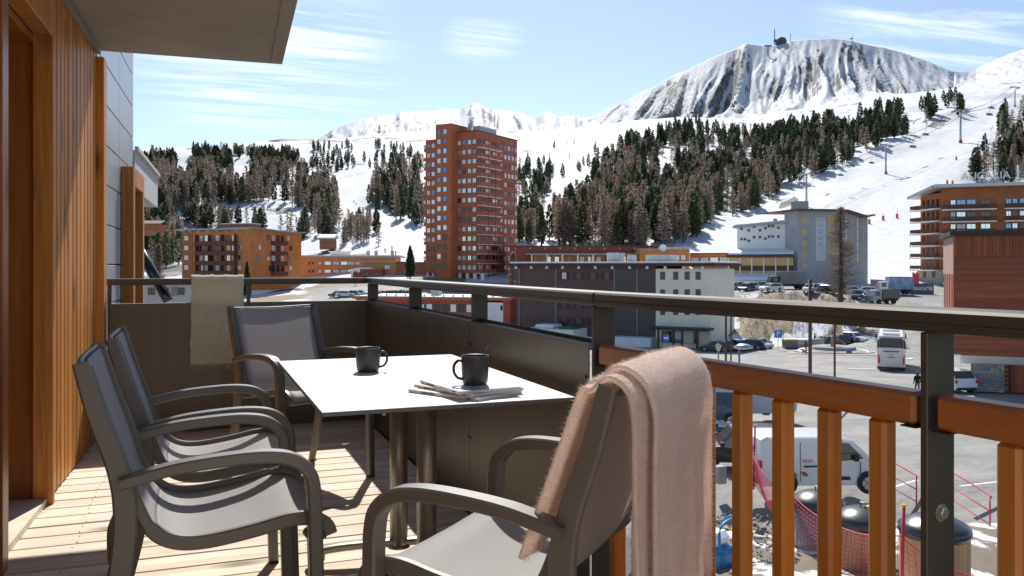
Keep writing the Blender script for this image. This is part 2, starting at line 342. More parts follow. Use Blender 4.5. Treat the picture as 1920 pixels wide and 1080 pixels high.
# mountain rows behind, up to the ridge and down the far side
yr = np.interp(PXG, [p[0] for p in RIDGE], [p[1] for p in RIDGE])
kf = np.array([1, 2, 1.0]) / 4
dr = np.interp(PXG, [-900, 480, 520, 960, 1010, 1090, 1180, 1780, 1830, 2800], [6500, 6000, 4300, 4000, 3500, 3350, 3000, 2950, 3300, 3300])
TT = np.linspace(0, 1, 180)[1:]
zf = ZG[-1]; zr = HC + (HOR - yr) / FPX * dr
rows_z = []; rows_d = []
px = PXG
big = (px > 1090)
for t in TT:
    d = 2100 + (dr - 2100) * t
    prof = np.where(big, 0.70*t + 0.30*t**1.6, 0.6*t + 0.4*t**1.8)
    z = zf + (zr - zf) * prof
    fan = (px - 1500) * (0.62 + 0.63*t); cx = np.where(big, fan, px*1.0)
    wob = 80*(fbm(px/120 + 40, np.full(NP, t*1.3), 3) - 0.5)
    a1 = ridged((cx + wob + 26*t)/74.0, np.full(NP, t*0.55 + 3), 2, 0.5)
    a2 = ridged((cx + wob*1.3 - 34*t)/27.0 + 7, np.full(NP, t*0.9 + 11), 2, 0.5)
    a3 = ridged((cx + wob*1.5 + 20*t)/10.5 + 17, np.full(NP, t*1.6 + 5), 2, 0.5)
    env = np.clip(t*2.2, 0, 1) * np.clip((1-t)*2.4 + 0.03, 0, 1) * np.where(px > 1790, 0.30, np.where(big, 1.0, 0.8))
    lr = (px > 600) & (px < 1090)
    z = z + np.where(lr, 26*(fbm(px/16.0+5, np.full(NP, t*2.0), 3)-0.5)*np.clip((t-0.5)*3, 0, 1), 0)
    z = z - env*(120*(1-a1)**1.1 + 60*(1-a2) + 34*(1-a3)*np.clip(t*1.6-0.2, 0, 1))
    a4 = ridged((cx + wob*1.7 - 12*t)/4.6 + 3, np.full(NP, t*3.2 + 8), 2, 0.5)
    z = z - env*13*(1-a4)*np.clip(t*1.6-0.2, 0, 1)
    z = z + (fbm(px/7.0, np.full(NP, t*9.0), 3)-0.5)*8*min(1, (1-t)*9+0.3)
    rows_z.append(z); rows_d.append(d)
for k in (1.03, 1.1, 1.25, 1.6): rows_d.append(dr*k); rows_z.append(zr*(1 - (k-1)*1.1) - 30*(k-1))
DM = np.array(rows_d); ZM = np.array(rows_z)
DA = np.concatenate([np.repeat(DG[:, None], NP, 1), DM]); ZA = np.concatenate([ZG, ZM])
XA = DA * (FW[0] + UX[None]*RT[0]); YA = DA * (FW[1] + UX[None]*RT[1])
NR = DA.shape[0]
# steepness -> rock; near floor -> asphalt; banks -> earth
P = np.stack([XA, YA, ZA], -1)
du = np.gradient(P, axis=1); dvv = np.gradient(P, axis=0); nn = np.cross(du, dvv); nn /= np.linalg.norm(nn, axis=-1, keepdims=True) + 1e-9
steep = 1 - np.abs(nn[..., 2])
tgrid = np.concatenate([np.zeros(len(DG)), TT, np.ones(4)])[:, None]
rn = fbm(XA/120, ZA/60, 4)
high = np.clip((tgrid - 0.12)/0.35, 0, 1)
PXR = np.repeat(PXG[None], NR, 0); TTR = tgrid + np.zeros((1, NP)); FANR = np.where(PXR > 1090, (PXR-1500)*(0.62+0.63*TTR), PXR)
rmask = 0.58*fbm(FANR/22.0 + 2.0, TTR*5.0 + FANR/260.0, 4) + 0.22*ridged(FANR/6.5, TTR*9.0 + FANR/60.0, 3) + 0.20*fbm(FANR/26.0 + 9, TTR*30.0 + FANR/40.0, 3)
band = np.clip((TTR-0.22)/0.25, 0, 1) * np.where(PXR > 1090, np.clip((1.0-TTR)/0.05, 0, 1), 1.0)
rock = np.clip((rmask + 0.55*(steep-0.36) - 0.553)/0.02, 0, 1) * band
rock = rock * np.where(PXR > 1780, 0.55, 1.0)
cl = ((PXG > 495) & (PXG < 605))[None] * (tgrid > 0.55) * (fbm(np.repeat(PXG[None], NR, 0)/14, tgrid*20+np.zeros((1, NP)), 3) > 0.42)
rock = np.maximum(rock, cl*1.0)
rzone = np.clip((PXR-480)/40, 0, 1)*np.clip((1000-PXR)/40, 0, 1)*np.clip((DA-520)/150, 0, 1)
hillr = (DA > 230) & (DA < 2100)
hr = np.clip((ridged(XA/26+4, YA/26+ZA/18, 4) - 0.73 + 0.05*rzone)/0.06, 0, 1) * np.clip((fbm(XA/90+8, YA/90, 3)-0.54+0.11*rzone)/0.06, 0, 1) * hillr
RUNA = np.concatenate([RUN, np.zeros((NR-len(DG), NP))])
hr = hr * (RUNA < 0.3)
rock = np.maximum(rock, hr)
asph = np.clip((128 - DA)/3, 0, 1)
asph = np.maximum(asph, np.clip((DA-149)/2, 0, 1)*np.clip((182-DA)/4, 0, 1)*np.clip((PXG-1300)/30, 0, 1)[None])
asph = np.maximum(asph, (DA < 190)*np.clip((PXG-1625)/25, 0, 1)[None]*np.clip((1800-PXG)/20, 0, 1)[None])
asph = np.maximum(asph, np.clip((DA-172)/6, 0, 1)*np.clip((232-DA)/6, 0, 1)*np.clip((PXG-560)/30, 0, 1)[None]*np.clip((1020-PXG)/30, 0, 1)[None])
earth = np.clip((fbm(XA/7, YA/7, 4) - 0.47)/0.05, 0, 1) * ((DA > 126) & (DA < 152)) * np.clip((PXG-1200)/60, 0, 1)[None]
earth = np.maximum(earth, np.clip((fbm(XA/16+3, YA/16, 3)-0.5)/0.05, 0, 1)*((DA >= 128) & (DA < 250))*np.clip((1250-PXG)/80, 0, 1)[None]*(RUNA < 0.2)*0.8)
me = bpy.data.meshes.new('terrain')
idx = np.arange(NR*NP).reshape(NR, NP)
quads = np.stack([idx[:-1, :-1], idx[:-1, 1:], idx[1:, 1:], idx[1:, :-1]], -1).reshape(-1, 4)
me.vertices.add(NR*NP); me.vertices.foreach_set('co', P.reshape(-1).astype(np.float32))
me.loops.add(len(quads)*4); me.loops.foreach_set('vertex_index', quads.reshape(-1).astype(np.int32))
me.polygons.add(len(quads)); me.polygons.foreach_set('loop_start', np.arange(0, len(quads)*4, 4, dtype=np.int32))
me.polygons.foreach_set('use_smooth', np.ones(len(quads), bool))
me.update(); me.validate()
at = me.color_attributes.new('zone', 'FLOAT_COLOR', 'POINT')
at.data.foreach_set('color', np.stack([rock, asph, earth, np.ones_like(rock)], -1).reshape(-1).astype(np.float32))
def terrain_mat():
    m = bpy.data.materials.new('terrain_snow_rock_asphalt'); m.use_nodes = True; nt = m.node_tree; L = nt.links; bs = nt.nodes['Principled BSDF']
    N = lambda t, **k: (lambda n: ([setattr(n, a, b) for a, b in k.items()], n)[1])(nt.nodes.new(t))
    a = N('ShaderNodeAttribute', attribute_name='zone'); sp = N('ShaderNodeSeparateColor'); L.new(a.outputs['Color'], sp.inputs[0])
    t = N('ShaderNodeTexCoord')
    def noise(sc, det=5, vec=None):
        n = N('ShaderNodeTexNoise'); n.inputs['Scale'].default_value = sc; n.inputs['Detail'].default_value = det; L.new(vec or t.outputs['Object'], n.inputs['Vector']); return n.outputs[0]
    def ramp(v, lo, hi, a0=0.0, a1=1.0):
        n = N('ShaderNodeMapRange'); n.inputs[1].default_value = lo; n.inputs[2].default_value = hi; n.inputs[3].default_value = a0; n.inputs[4].default_value = a1; L.new(v, n.inputs[0]); return n.outputs[0]
    def mixc(f, c0, c1):
        n = N('ShaderNodeMix', data_type='RGBA'); L.new(f, n.inputs[0])
        for s, c in ((6, c0), (7, c1)):
            if isinstance(c, tuple): n.inputs[s].default_value = (*c, 1)
            else: L.new(c, n.inputs[s])
        return n.outputs[2]
    def add(u, v, op='ADD'):
        n = N('ShaderNodeMath', operation=op); L.new(u, n.inputs[0])
        if isinstance(v, float): n.inputs[1].default_value = v
        else: L.new(v, n.inputs[1])
        return n.outputs[0]
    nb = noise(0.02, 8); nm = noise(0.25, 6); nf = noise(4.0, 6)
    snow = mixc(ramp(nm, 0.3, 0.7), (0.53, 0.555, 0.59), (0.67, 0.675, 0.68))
    rockc = mixc(ramp(noise(0.06, 9), 0.35, 0.65), (0.085, 0.083, 0.082), (0.31, 0.295, 0.28))
    tar = mixc(ramp(noise(0.35, 7), 0.3, 0.7), (0.225, 0.218, 0.205), (0.33, 0.318, 0.295))
    tar = mixc(ramp(noise(0.09, 4), 0.52, 0.66), tar, (0.20, 0.197, 0.19))
    ea = mixc(ramp(nf, 0.3, 0.7), (0.16, 0.115, 0.07), (0.33, 0.27, 0.18))
    fr = ramp(add(sp.outputs[0], ramp(nb, 0.3, 0.7, -0.35, 0.35)), 0.42, 0.58)
    fe = ramp(add(sp.outputs[2], ramp(nm, 0.3, 0.7, -0.3, 0.3)), 0.42, 0.55)
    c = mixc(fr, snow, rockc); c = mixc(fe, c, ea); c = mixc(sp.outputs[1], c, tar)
    L.new(c, bs.inputs['Base Color']); bs.inputs['Roughness'].default_value = 0.75; bs.inputs['Specular IOR Level'].default_value = 0.25
    b = N('ShaderNodeBump'); b.inputs['Strength'].default_value = 0.6; b.inputs['Distance'].default_value = 0.5
    L.new(noise(0.6, 6), b.inputs['Height'])
    b2 = N('ShaderNodeBump'); b2.inputs['Strength'].default_value = 0.7; b2.inputs['Distance'].default_value = 9.0; L.new(noise(0.035, 7), b2.inputs['Height'])
    L.new(b.outputs[0], b2.inputs['Normal'])
    # the broad relief only where rock or open mountain lies
    mixn = N('ShaderNodeMix', data_type='VECTOR'); L.new(sp.outputs[0], mixn.inputs[0]); L.new(b.outputs[0], mixn.inputs[4]); L.new(b2.outputs[0], mixn.inputs[5])
    L.new(mixn.outputs[1], bs.inputs['Normal'])
    return m
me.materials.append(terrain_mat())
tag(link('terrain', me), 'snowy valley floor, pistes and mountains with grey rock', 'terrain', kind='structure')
# ------------------------------------------------------------ balcony: deck, railing, wall, slab
M_deck = wood('weathered_larch_deck', (0.50, 0.415, 0.315), (0.73, 0.64, 0.52), axis='X', grain=6, rough=0.75, knots=5.0, rnd=0.10, bump=0.25)
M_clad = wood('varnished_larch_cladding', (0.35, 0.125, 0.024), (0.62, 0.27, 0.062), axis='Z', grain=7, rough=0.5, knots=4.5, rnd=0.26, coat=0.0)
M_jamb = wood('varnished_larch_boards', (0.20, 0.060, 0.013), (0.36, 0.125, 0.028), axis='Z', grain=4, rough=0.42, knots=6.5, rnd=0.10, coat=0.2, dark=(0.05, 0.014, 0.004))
M_balu = wood('orange_larch_balusters', (0.42, 0.135, 0.014), (0.58, 0.22, 0.030), axis='Z', grain=7, rough=0.38, knots=3.0, rnd=0.12, coat=0.3)
M_hrail = wood('orange_larch_rail', (0.32, 0.092, 0.014), (0.45, 0.15, 0.026), axis='Y', grain=7, rough=0.42, knots=3.0, rnd=0.06, coat=0.2)
M_bronze = mat('bronze_painted_steel', (0.085, 0.072, 0.058), rough=0.52, metal=0.5, var=0.10, scale=3, spec=0.8)
M_panel = mat('brushed_bronze_panel', (0.118, 0.103, 0.086), rough=0.40, metal=0.5, var=0.10, scale=30, stretch=(1, 1, 0.03), bump=0.05, detail=2)
M_conc = mat('raw_concrete', (0.36, 0.33, 0.29), rough=0.9, var=0.12, scale=2.2, bump=0.25, bscale=60, detail=8)
M_alu = mat('grey_aluminium_trim', (0.33, 0.33, 0.32), rough=0.45, metal=0.6, var=0.06)
M_mpanel = mat('grey_metal_cassette', (0.40, 0.43, 0.46), rough=0.36, metal=0.45, var=0.05, scale=3)
M_steelbolt = mat('zinc_bolt', (0.55, 0.54, 0.52), rough=0.35, metal=0.9, var=0.05)
M_black = mat('black_rubber', (0.012, 0.012, 0.012), rough=0.7, var=0.1)

WD = Vector((math.sin(R(2.2)), math.cos(R(2.2)), 0)); WN = Vector((WD.y, -WD.x, 0))   # wall runs along WD, faces WN
W0 = Vector((-0.66, 4.8, 0))
def wallM(s=0.0):       # local x: out of the wall, y: along the wall
    m = Matrix.Identity(4); m.col[0][:3] = WN; m.col[1][:3] = WD; m.col[3][:3] = W0 + WD*s; return m
# deck: boards laid across
deck = empty('deck', (0, 0, 0)); tag(deck, 'balcony floor of pale weathered deck boards', 'deck', kind='structure')
sub = MB().box(-1.6, 1.75, -1.6, 6.3, -0.30, -0.035).build('deck_base', M_black, deck)
pitch = 0.1475; y = 6.175; k = 0
bmesh_cache = {}
while y > -1.2:
    y1 = y; y0 = y - pitch + 0.008
    xr = 1.165 if y0 > 2.39 else 1.165 + 0.113*(2.39 - y0)/0.9936
    bm = MB().box(-1.25, xr, -pitch/2+0.0045, pitch/2-0.0045, -0.028, 0.0, ch=0.003)
    o = bm.build('deck_board', M_deck, deck, loc=(0, (y0+y1)/2, random.uniform(-0.0012, 0.0012)))
    y -= pitch; k += 1
# screws in pairs
scr = MB()
for i in range(k):
    yc = 6.165 - pitch*i - pitch/2
    for xs in ((-0.47,) if i % 3 else (-0.47, 0.42)):
        for dy in (-0.042, 0.042): scr.lathe([(0.0035, 0.0), (0.0035, 0.001), (0, 0.0012)], 6, (xs + random.uniform(-.01, .01), yc+dy, 0.0005))
tag(scr.build('deck_screws', mat('dark_screw', (0.06, 0.055, 0.05), rough=0.5, metal=0.6), deck), kind='stuff')

# railing
rail = empty('balcony_railing', (1.18, 4.0, 0), 0, 'dark bronze metal railing with solid panels and wooden balusters', 'railing')
RI = Matrix.Translation(-Vector((1.18, 4.0, 0)))
SB = Vector((0.113, -0.9936, 0)).normalized(); SBn = Vector((-SB.y, SB.x, 0)); SBn = -SBn if SBn.x < 0 else SBn   # direction toward the lens, outward
P2 = Vector((1.18, 2.39, 0))
def frm(o, ax, ay):
    m = Matrix.Identity(4); m.col[0][:3] = ax; m.col[1][:3] = ay; m.col[3][:3] = o; return RI @ m
FA = frm(Vector((1.18, 6.19, 0)), Vector((1, 0, 0)), Vector((0, -1, 0)))         # x outward, y toward lens
FB = frm(P2, SBn, SB)
FC = frm(Vector((1.18, 6.19, 0)), Vector((0, 1, 0)), Vector((-1, 0, 0)))         # back run: x outward (+Y), y to the left
ZT, ZR, ZP = 1.053, 1.009, 0.880
def rb(M): b = MB(); b.M = M; return b
LA = 6.19-2.39
# top rails (tube with a slight lip)
for (Mx, a, b_) in ((FA, -0.105, LA-0.002), (FB, 0.002, 4.2), (FC, 0.002, 1.80)):
    b = rb(Mx); b.box(0.0, 0.115, a, b_, ZR, ZT, ch=0.006); b.box(-0.003, 0.004, a+0.001, b_-0.001, ZR+0.012, ZR+0.016)
    b.build('top_rail', M_bronze, rail)
# flat posts
def post(Mx, y0, z0, z1, w=0.078, t=0.014):
    return rb(Mx).box(0.004, 0.004+w, y0-t/2, y0+t/2, z0, z1, ch=0.002).build('post', M_bronze, rail)
for yy in (0.03, 6.19-4.87, 6.19-3.66, LA-0.012): post(FA, yy, -0.3, ZR-0.001)
for yy in (1.172, 2.36, 3.5):
    post(FB, yy, -0.3, ZR-0.001, w=0.082, t=0.016)
for yy in (0.838, 1.735): rb(FC).box(0.02, 0.06, yy-0.012, yy+0.012, -0.3, ZR-0.001).build('post', M_bronze, rail)
# panels with a folded cap
jA = [0.0, 6.19-4.87, 6.19-3.66, LA-0.02]
for i in range(3):
    b = rb(FA); b.box(-0.004, 0.0, jA[i]+0.003, jA[i+1]-0.003, -0.12, ZP); p = b.build('panel', M_panel, rail)
    b = rb(FA); b.box(-0.0045, 0.048, jA[i]+0.002, jA[i+1]-0.002, ZP, ZP+0.004); b.box(0.044, 0.048, jA[i]+0.002, jA[i+1]-0.002, ZP+0.004, ZP+0.016); b.build('panel_cap', M_bronze, p)
    for zz in (0.35, 0.78):
        for e in (jA[i]+0.02, jA[i+1]-0.02): rb(FA).box(-0.007, -0.004, e-0.006, e+0.006, zz-0.006, zz+0.006, ch=0.002).build('rivet', M_black, p)
jC = [0.0, 0.838, 1.735]
for i in range(2):
    b = rb(FC); b.box(-0.004, 0.0, jC[i]+0.004, jC[i+1]-0.003, -0.12, ZP); p = b.build('panel', M_panel, rail)
    b = rb(FC); b.box(-0.0045, 0.048, jC[i]+0.003, jC[i+1]-0.002, ZP, ZP+0.004); b.build('panel_cap', M_bronze, p)
# wooden run: rail between the posts and balusters under it
ZW = 0.888
for (a, b_) in ((0.018, 1.150), (1.194, 2.338), (2.382, 3.48)):
    b = rb(FB); b.box(0.006, 0.064, a, b_, ZW-0.066, ZW, ch=0.008); w = b.build('wooden_rail', M_hrail, rail)
    for e in (a, b_):
        s_ = 1 if e == a else -1
        rb(FB).box(0.004, 0.066, e-0.004*s_, e+0.030*s_, ZW-0.070, ZW-0.067).build('bracket', M_black, w)
    b = rb(FB); b.box(0.012, 0.058, a, b_, 0.02, 0.075, ch=0.006); b.build('wooden_rail', M_hrail, rail)
    yc = a + 0.069 if a < 0.1 else a + 0.135
    while yc < b_-0.03:
        rb(FB).box(0.014, 0.056, yc-0.0225, yc+0.0225, 0.0755, ZW-0.0665, ch=0.008).build('baluster', M_balu, rail); yc += 0.138
for yy in (1.172, 2.36):
    b = rb(FB); c = Vector((0.045, yy-0.008-0.001, 0.655))
    # hexagonal bolt head on the broad face toward the lens
    vs = []
    for (rr, dd) in ((0.0125, 0.0), (0.0125, 0.008), (0.010, 0.0095)):
        for q in range(6): vs.append((c.x + rr*math.cos(q*math.pi/3), yy+0.008+dd, c.z + rr*math.sin(q*math.pi/3)))
    b.add(vs, [(i, (i+1) % 6, 6+(i+1) % 6, 6+i) for i in range(6)] + [(6+i, 6+(i+1) % 6, 12+(i+1) % 6, 12+i) for i in range(6)] + [tuple(range(12, 18))])
    b.build('bolt', M_steelbolt, rail, fix=True)
    b = rb(FB); b.M = FB; 
    b.add([(c.x+0.018*math.cos(q*0.5236), yy+0.0085, c.z+0.018*math.sin(q*0.5236)) for q in range(12)], [tuple(range(12))]); b.build('washer', M_steelbolt, rail)

# house wall along the left: cladding, door recess, corner post
wallt = empty('wooden_house_wall', W0, 0, 'varnished orange larch wall with a deep door recess beside the deck', 'wall')
WM = Matrix.Translation(-W0) @ wallM()
def wb(): b = MB(); b.M = WM; return b
ZTOP = 2.56
s = -0.27; q = 0
while s < 1.20:
    w = random.choice((0.048, 0.060, 0.072))
    dep = 0.0 if q % 2 == 0 else -0.003
    wb().box(-0.03, dep, s+0.001, s+w-0.001, 0.012, ZTOP, ch=0.002).build('cladding_board', M_clad, wallt); s += w; q += 1
wb().box(-0.25, -0.031, -0.27, 1.36, 0.0, ZTOP).build('backing', M_black, wallt)
wb().box(-0.06, 0.045, 1.205, 1.335, 0.0, 2.50, ch=0.004).build('corner_post', M_clad, wallt)
# far jamb of the recess (faces the lens): boards, then the proud frame edge
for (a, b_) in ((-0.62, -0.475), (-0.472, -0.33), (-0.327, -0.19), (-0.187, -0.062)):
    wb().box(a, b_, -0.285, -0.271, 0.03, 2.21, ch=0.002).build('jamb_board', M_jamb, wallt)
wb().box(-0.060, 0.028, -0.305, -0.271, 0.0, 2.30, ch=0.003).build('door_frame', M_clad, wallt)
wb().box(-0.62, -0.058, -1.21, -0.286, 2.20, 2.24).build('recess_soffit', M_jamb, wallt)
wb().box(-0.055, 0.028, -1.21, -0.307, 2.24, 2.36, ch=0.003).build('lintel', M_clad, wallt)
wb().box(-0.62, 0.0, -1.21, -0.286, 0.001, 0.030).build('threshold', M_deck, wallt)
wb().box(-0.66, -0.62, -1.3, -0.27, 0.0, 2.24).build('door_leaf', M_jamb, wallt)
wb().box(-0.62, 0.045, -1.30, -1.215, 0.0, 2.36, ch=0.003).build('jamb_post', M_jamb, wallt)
s = -1.30
while s > -4.5:
    w = random.choice((0.052, 0.060, 0.068)); wb().box(-0.03, 0.0, s-w+0.003, s-0.003, 0.012, ZTOP, ch=0.003).build('cladding_board', M_clad, wallt); s -= w
s = -1.21
for w in [0.058]*16:
    wb().box(-0.03, 0.0, s+0.003, s+w-0.003, 2.362, ZTOP, ch=0.003).build('cladding_board', M_clad, wallt); s += w
wb().box(-0.25, -0.031, -4.5, -1.31, 0.0, ZTOP).build('backing', M_black, wallt)
# aluminium trim under the slab
wb().box(0.002, 0.030, -4.5, 1.20, 2.515, 2.558).build('soffit_trim', M_alu, wallt)
# slab of the balcony above
b = MB(); b.M = wallM(); b.box(-0.7, 1.17, -6.5, 1.30, 2.56, 2.80); b.box(1.09, 1.135, -6.5, 1.26, 2.552, 2.5605)
tag(b.build('balcony_slab', M_conc), 'raw concrete slab of the balcony overhead', 'slab', kind='structure')
# metal clad facade beyond the railing with a wood framed window and the next balcony
fac = empty('metal_facade', W0, 0, 'grey metal cassette facade with a wood framed window beyond the deck', 'facade')
zz = -8.0
while zz < 5.2:
    for (a, b_) in ((1.40, 2.52), (2.525, 3.50)):
        if a > 2 and -1.0 < zz < 1.85: a += 0.02
        wb().box(-0.10, -0.02, a, b_, zz+0.004, zz+0.281, ch=0.003).build('cassette', M_mpanel, fac)
    zz += 0.286
wb().box(-0.30, -0.101, 1.38, 3.50, -8.0, 5.2).build('backing', mat('dark_joint', (0.05, 0.05, 0.055), rough=0.8), fac)
for (a, b_, z0, z1) in ((2.62, 2.74, -1.2, 1.95), (3.36, 3.48, -1.2, 1.95), (2.741, 3.359, 1.80, 1.95)):
    wb().box(-0.019, 0.075, a, b_, z0, z1, ch=0.004).build('window_frame', M_clad, fac)
wb().box(-0.015, 0.02, 2.741, 3.359, -1.2, 1.80).build('window_pane', mat('dark_glass', (0.03, 0.035, 0.04), rough=0.06, spec=0.8), fac)
b = wb(); b.box(-2.2, -0.01, 3.53, 5.95, 1.84, 2.2); b.box(-0.012, 0.02, 3.53, 5.97, 2.2, 2.235); b.build('far_balcony_slab', mat('pale_concrete', (0.48, 0.47, 0.45), rough=0.85, var=0.06, scale=3), fac)
wb().box(-2.2, -1.2, 3.55, 5.9, -8, 1.84).build('recessed_wall', mat('pale_render', (0.55, 0.53, 0.50), rough=0.9, var=0.05, scale=2), fac)
wb().box(-0.10, -0.02, 3.53, 3.62, -8.0, 1.83).build('cassette', M_mpanel, fac)
aw = MB(); A = W(258, 462, 9.0); B = W(316, 566, 9.0)
aw.tube([A, B], 0.055, 10); tag(aw.build('downpipe', mat('black_gloss_pipe', (0.01, 0.011, 0.013), rough=0.15, spec=0.7)), 'glossy black slanted pipe beside the metal facade', 'pipe')

# ------------------------------------------------------------ table
tab = empty('table', (0.69, 2.95, 0), 0, 'white topped folding dining table with two steel columns on the deck', 'table')
TM = Matrix.Translation(-Vector((0.69, 2.95, 0)))
def tb(): b = MB(); b.M = TM; return b
M_top = mat('white_laminate', (0.70, 0.69, 0.67), rough=0.5, var=0.05, scale=2.5, detail=8, spec=0.4)
M_tside = mat('grey_table_edge', (0.16, 0.155, 0.15), rough=0.5)
M_taupe = mat('taupe_painted_metal', (0.40, 0.36, 0.32), rough=0.34, metal=0.6, var=0.05)
b = tb(); b.box(0.315, 1.070, 2.285, 3.600, 0.728, 0.7385, ch=0.0015); top = b.build('tabletop', [M_tside], tab)
tb().box(0.3165, 1.0685, 2.2865, 3.5985, 0.7386, 0.7405).build('top_sheet', M_top, top)
for (cy, cxo) in ((3.15, 0.725), (2.81, 0.745)):
    b = tb(); b.tube([(cxo, cy, 0.062), (cxo, cy, 0.70)], 0.034, 24); b.lathe([(0.044, 0.0), (0.044, 0.008), (0.036, 0.012)], 24, (cxo, cy, 0.058)); b.build('column', M_taupe, tab)
    b = tb(); b.sweep(catmull([(cxo-0.325, cy+0.05, 0.060), (cxo-0.2, cy+0.03, 0.074), (cxo, cy, 0.078), (cxo+0.2, cy-0.02, 0.074), (cxo+0.30, cy-0.03, 0.060)], 5), 0.052, 0.026, side=(0, 1, 0), rnd=0.4)
    b.box(cxo-0.335, cxo-0.275, cy+0.022, cy+0.078, 0.026, 0.066, ch=0.006); b.box(cxo+0.25, cxo+0.31, cy-0.06, cy-0.004, 0.026, 0.066, ch=0.006); ft = b.build('foot', M_taupe, tab)
    for (gx, gyy) in ((cxo-0.31, cy+0.05), (cxo+0.285, cy-0.03)):
        tb().lathe([(0, 0.0), (0.017, 0.0), (0.019, 0.008), (0.010, 0.013), (0.007, 0.028)], 12, (gx, gyy, 0.001)).build('glide', M_black, ft)
b = tb(); b.lathe([(0.0, 0.0), (0.06, 0.002), (0.13, 0.016), (0.16, 0.034), (0.16, 0.04)], 28, (0.745, 2.76, 0.687)); b.build('tilt_plate', M_taupe, tab)
b = tb(); b.box(0.64, 0.85, 2.70, 3.22, 0.702, 0.727, ch=0.005); b.build('support_beam', M_taupe, tab)
b = tb(); b.prismx([(3.14, 0.700), (3.02, 0.700), (3.00, 0.66), (3.10, 0.575), (3.165, 0.59), (3.19, 0.66)], 0.650, 0.664); b.sweep(catmull([(0.655, 3.12, 0.60), (0.64, 3.04, 0.635), (0.64, 2.97, 0.69), (0.65, 2.94, 0.715)], 5), 0.012, 0.030, side=(1, 0, 0)); lv = b.build('tilt_lever', M_taupe, tab)
for (yy, zz) in ((3.11, 0.60), (2.945, 0.71), (3.30, 0.712)):
    b = tb(); b.tube([(0.628, yy, zz), (0.675, yy, zz)], 0.010, 10); b.build('pivot_bolt', M_steelbolt, lv)
b = tb(); b.prismx([(3.27, 0.727), (3.33, 0.727), (3.315, 0.700), (3.285, 0.700)], 0.632, 0.66); b.build('hinge_bracket', M_taupe, tab)

# ------------------------------------------------------------ sling armchairs
M_frame = mat('anthracite_powder_coat', (0.145, 0.133, 0.118), rough=0.42, metal=0.15, var=0.06, scale=4, bump=0.03, bscale=900)
def sling_mat():
    m = bpy.data.materials.new('grey_sling_mesh'); m.use_nodes = True; nt = m.node_tree; L = nt.links; bs = nt.nodes['Principled BSDF']
    t = nt.nodes.new('ShaderNodeTexCoord'); mp_ = nt.nodes.new('ShaderNodeMapping'); L.new(t.outputs['Object'], mp_.inputs[0])
    w1 = nt.nodes.new('ShaderNodeTexWave'); w1.inputs['Scale'].default_value = 60; w1.bands_direction = 'X'; L.new(mp_.outputs[0], w1.inputs[0])
    w2 = nt.nodes.new('ShaderNodeTexWave'); w2.inputs['Scale'].default_value = 60; w2.bands_direction = 'DIAGONAL'; L.new(mp_.outputs[0], w2.inputs[0])
    mu = nt.nodes.new('ShaderNodeMath'); mu.operation = 'MULTIPLY'; L.new(w1.outputs[1], mu.inputs[0]); L.new(w2.outputs[1], mu.inputs[1])
    mix = nt.nodes.new('ShaderNodeMix'); mix.data_type = 'RGBA'; mix.inputs[6].default_value = (0.36, 0.355, 0.355, 1); mix.inputs[7].default_value = (0.62, 0.61, 0.60, 1); L.new(mu.outputs[0], mix.inputs[0]); L.new(mix.outputs[2], bs.inputs['Base Color'])
    b = nt.nodes.new('ShaderNodeBump'); b.inputs['Strength'].default_value = 0.35; b.inputs['Distance'].default_value = 0.001; L.new(mu.outputs[0], b.inputs['Height']); L.new(b.outputs[0], bs.inputs['Normal'])
    bs.inputs['Roughness'].default_value = 0.6; bs.inputs['Specular IOR Level'].default_value = 0.35
    # thin mesh lets a little light through
    tr = nt.nodes.new('ShaderNodeBsdfTranslucent'); tr.inputs[0].default_value = (0.70, 0.68, 0.68, 1)
    ms = nt.nodes.new('ShaderNodeMixShader'); ms.inputs[0].default_value = 0.46; out = nt.nodes['Material Output']
    L.new(bs.outputs[0], ms.inputs[1]); L.new(tr.outputs[0], ms.inputs[2]); L.new(ms.outputs[0], out.inputs[0])
    return m
M_sling = sling_mat()
BACK = [(-0.332, 0.918), (-0.300, 0.80), (-0.258, 0.68), (-0.240, 0.58), (-0.246, 0.46), (-0.272, 0.30), (-0.312, 0.13), (-0.350, 0.0)]
ARM = [(-0.250, 0.640), (-0.13, 0.665), (0.0, 0.675), (0.085, 0.673), (0.140, 0.658), (0.176, 0.622), (0.186, 0.570)]
LEG = [(0.186, 0.570), (0.190, 0.42), (0.196, 0.2), (0.202, 0.0)]
SL = [(-0.320, 0.908), (-0.287, 0.80), (-0.246, 0.68), (-0.216, 0.588), (-0.186, 0.525), (-0.140, 0.490), (-0.07, 0.480), (0.04, 0.492), (0.13, 0.508), (0.185, 0.506), (0.222, 0.486), (0.232, 0.462)]
def yz(pts, x, n=5): return catmull([(x, p[0], p[1]) for p in pts], n)
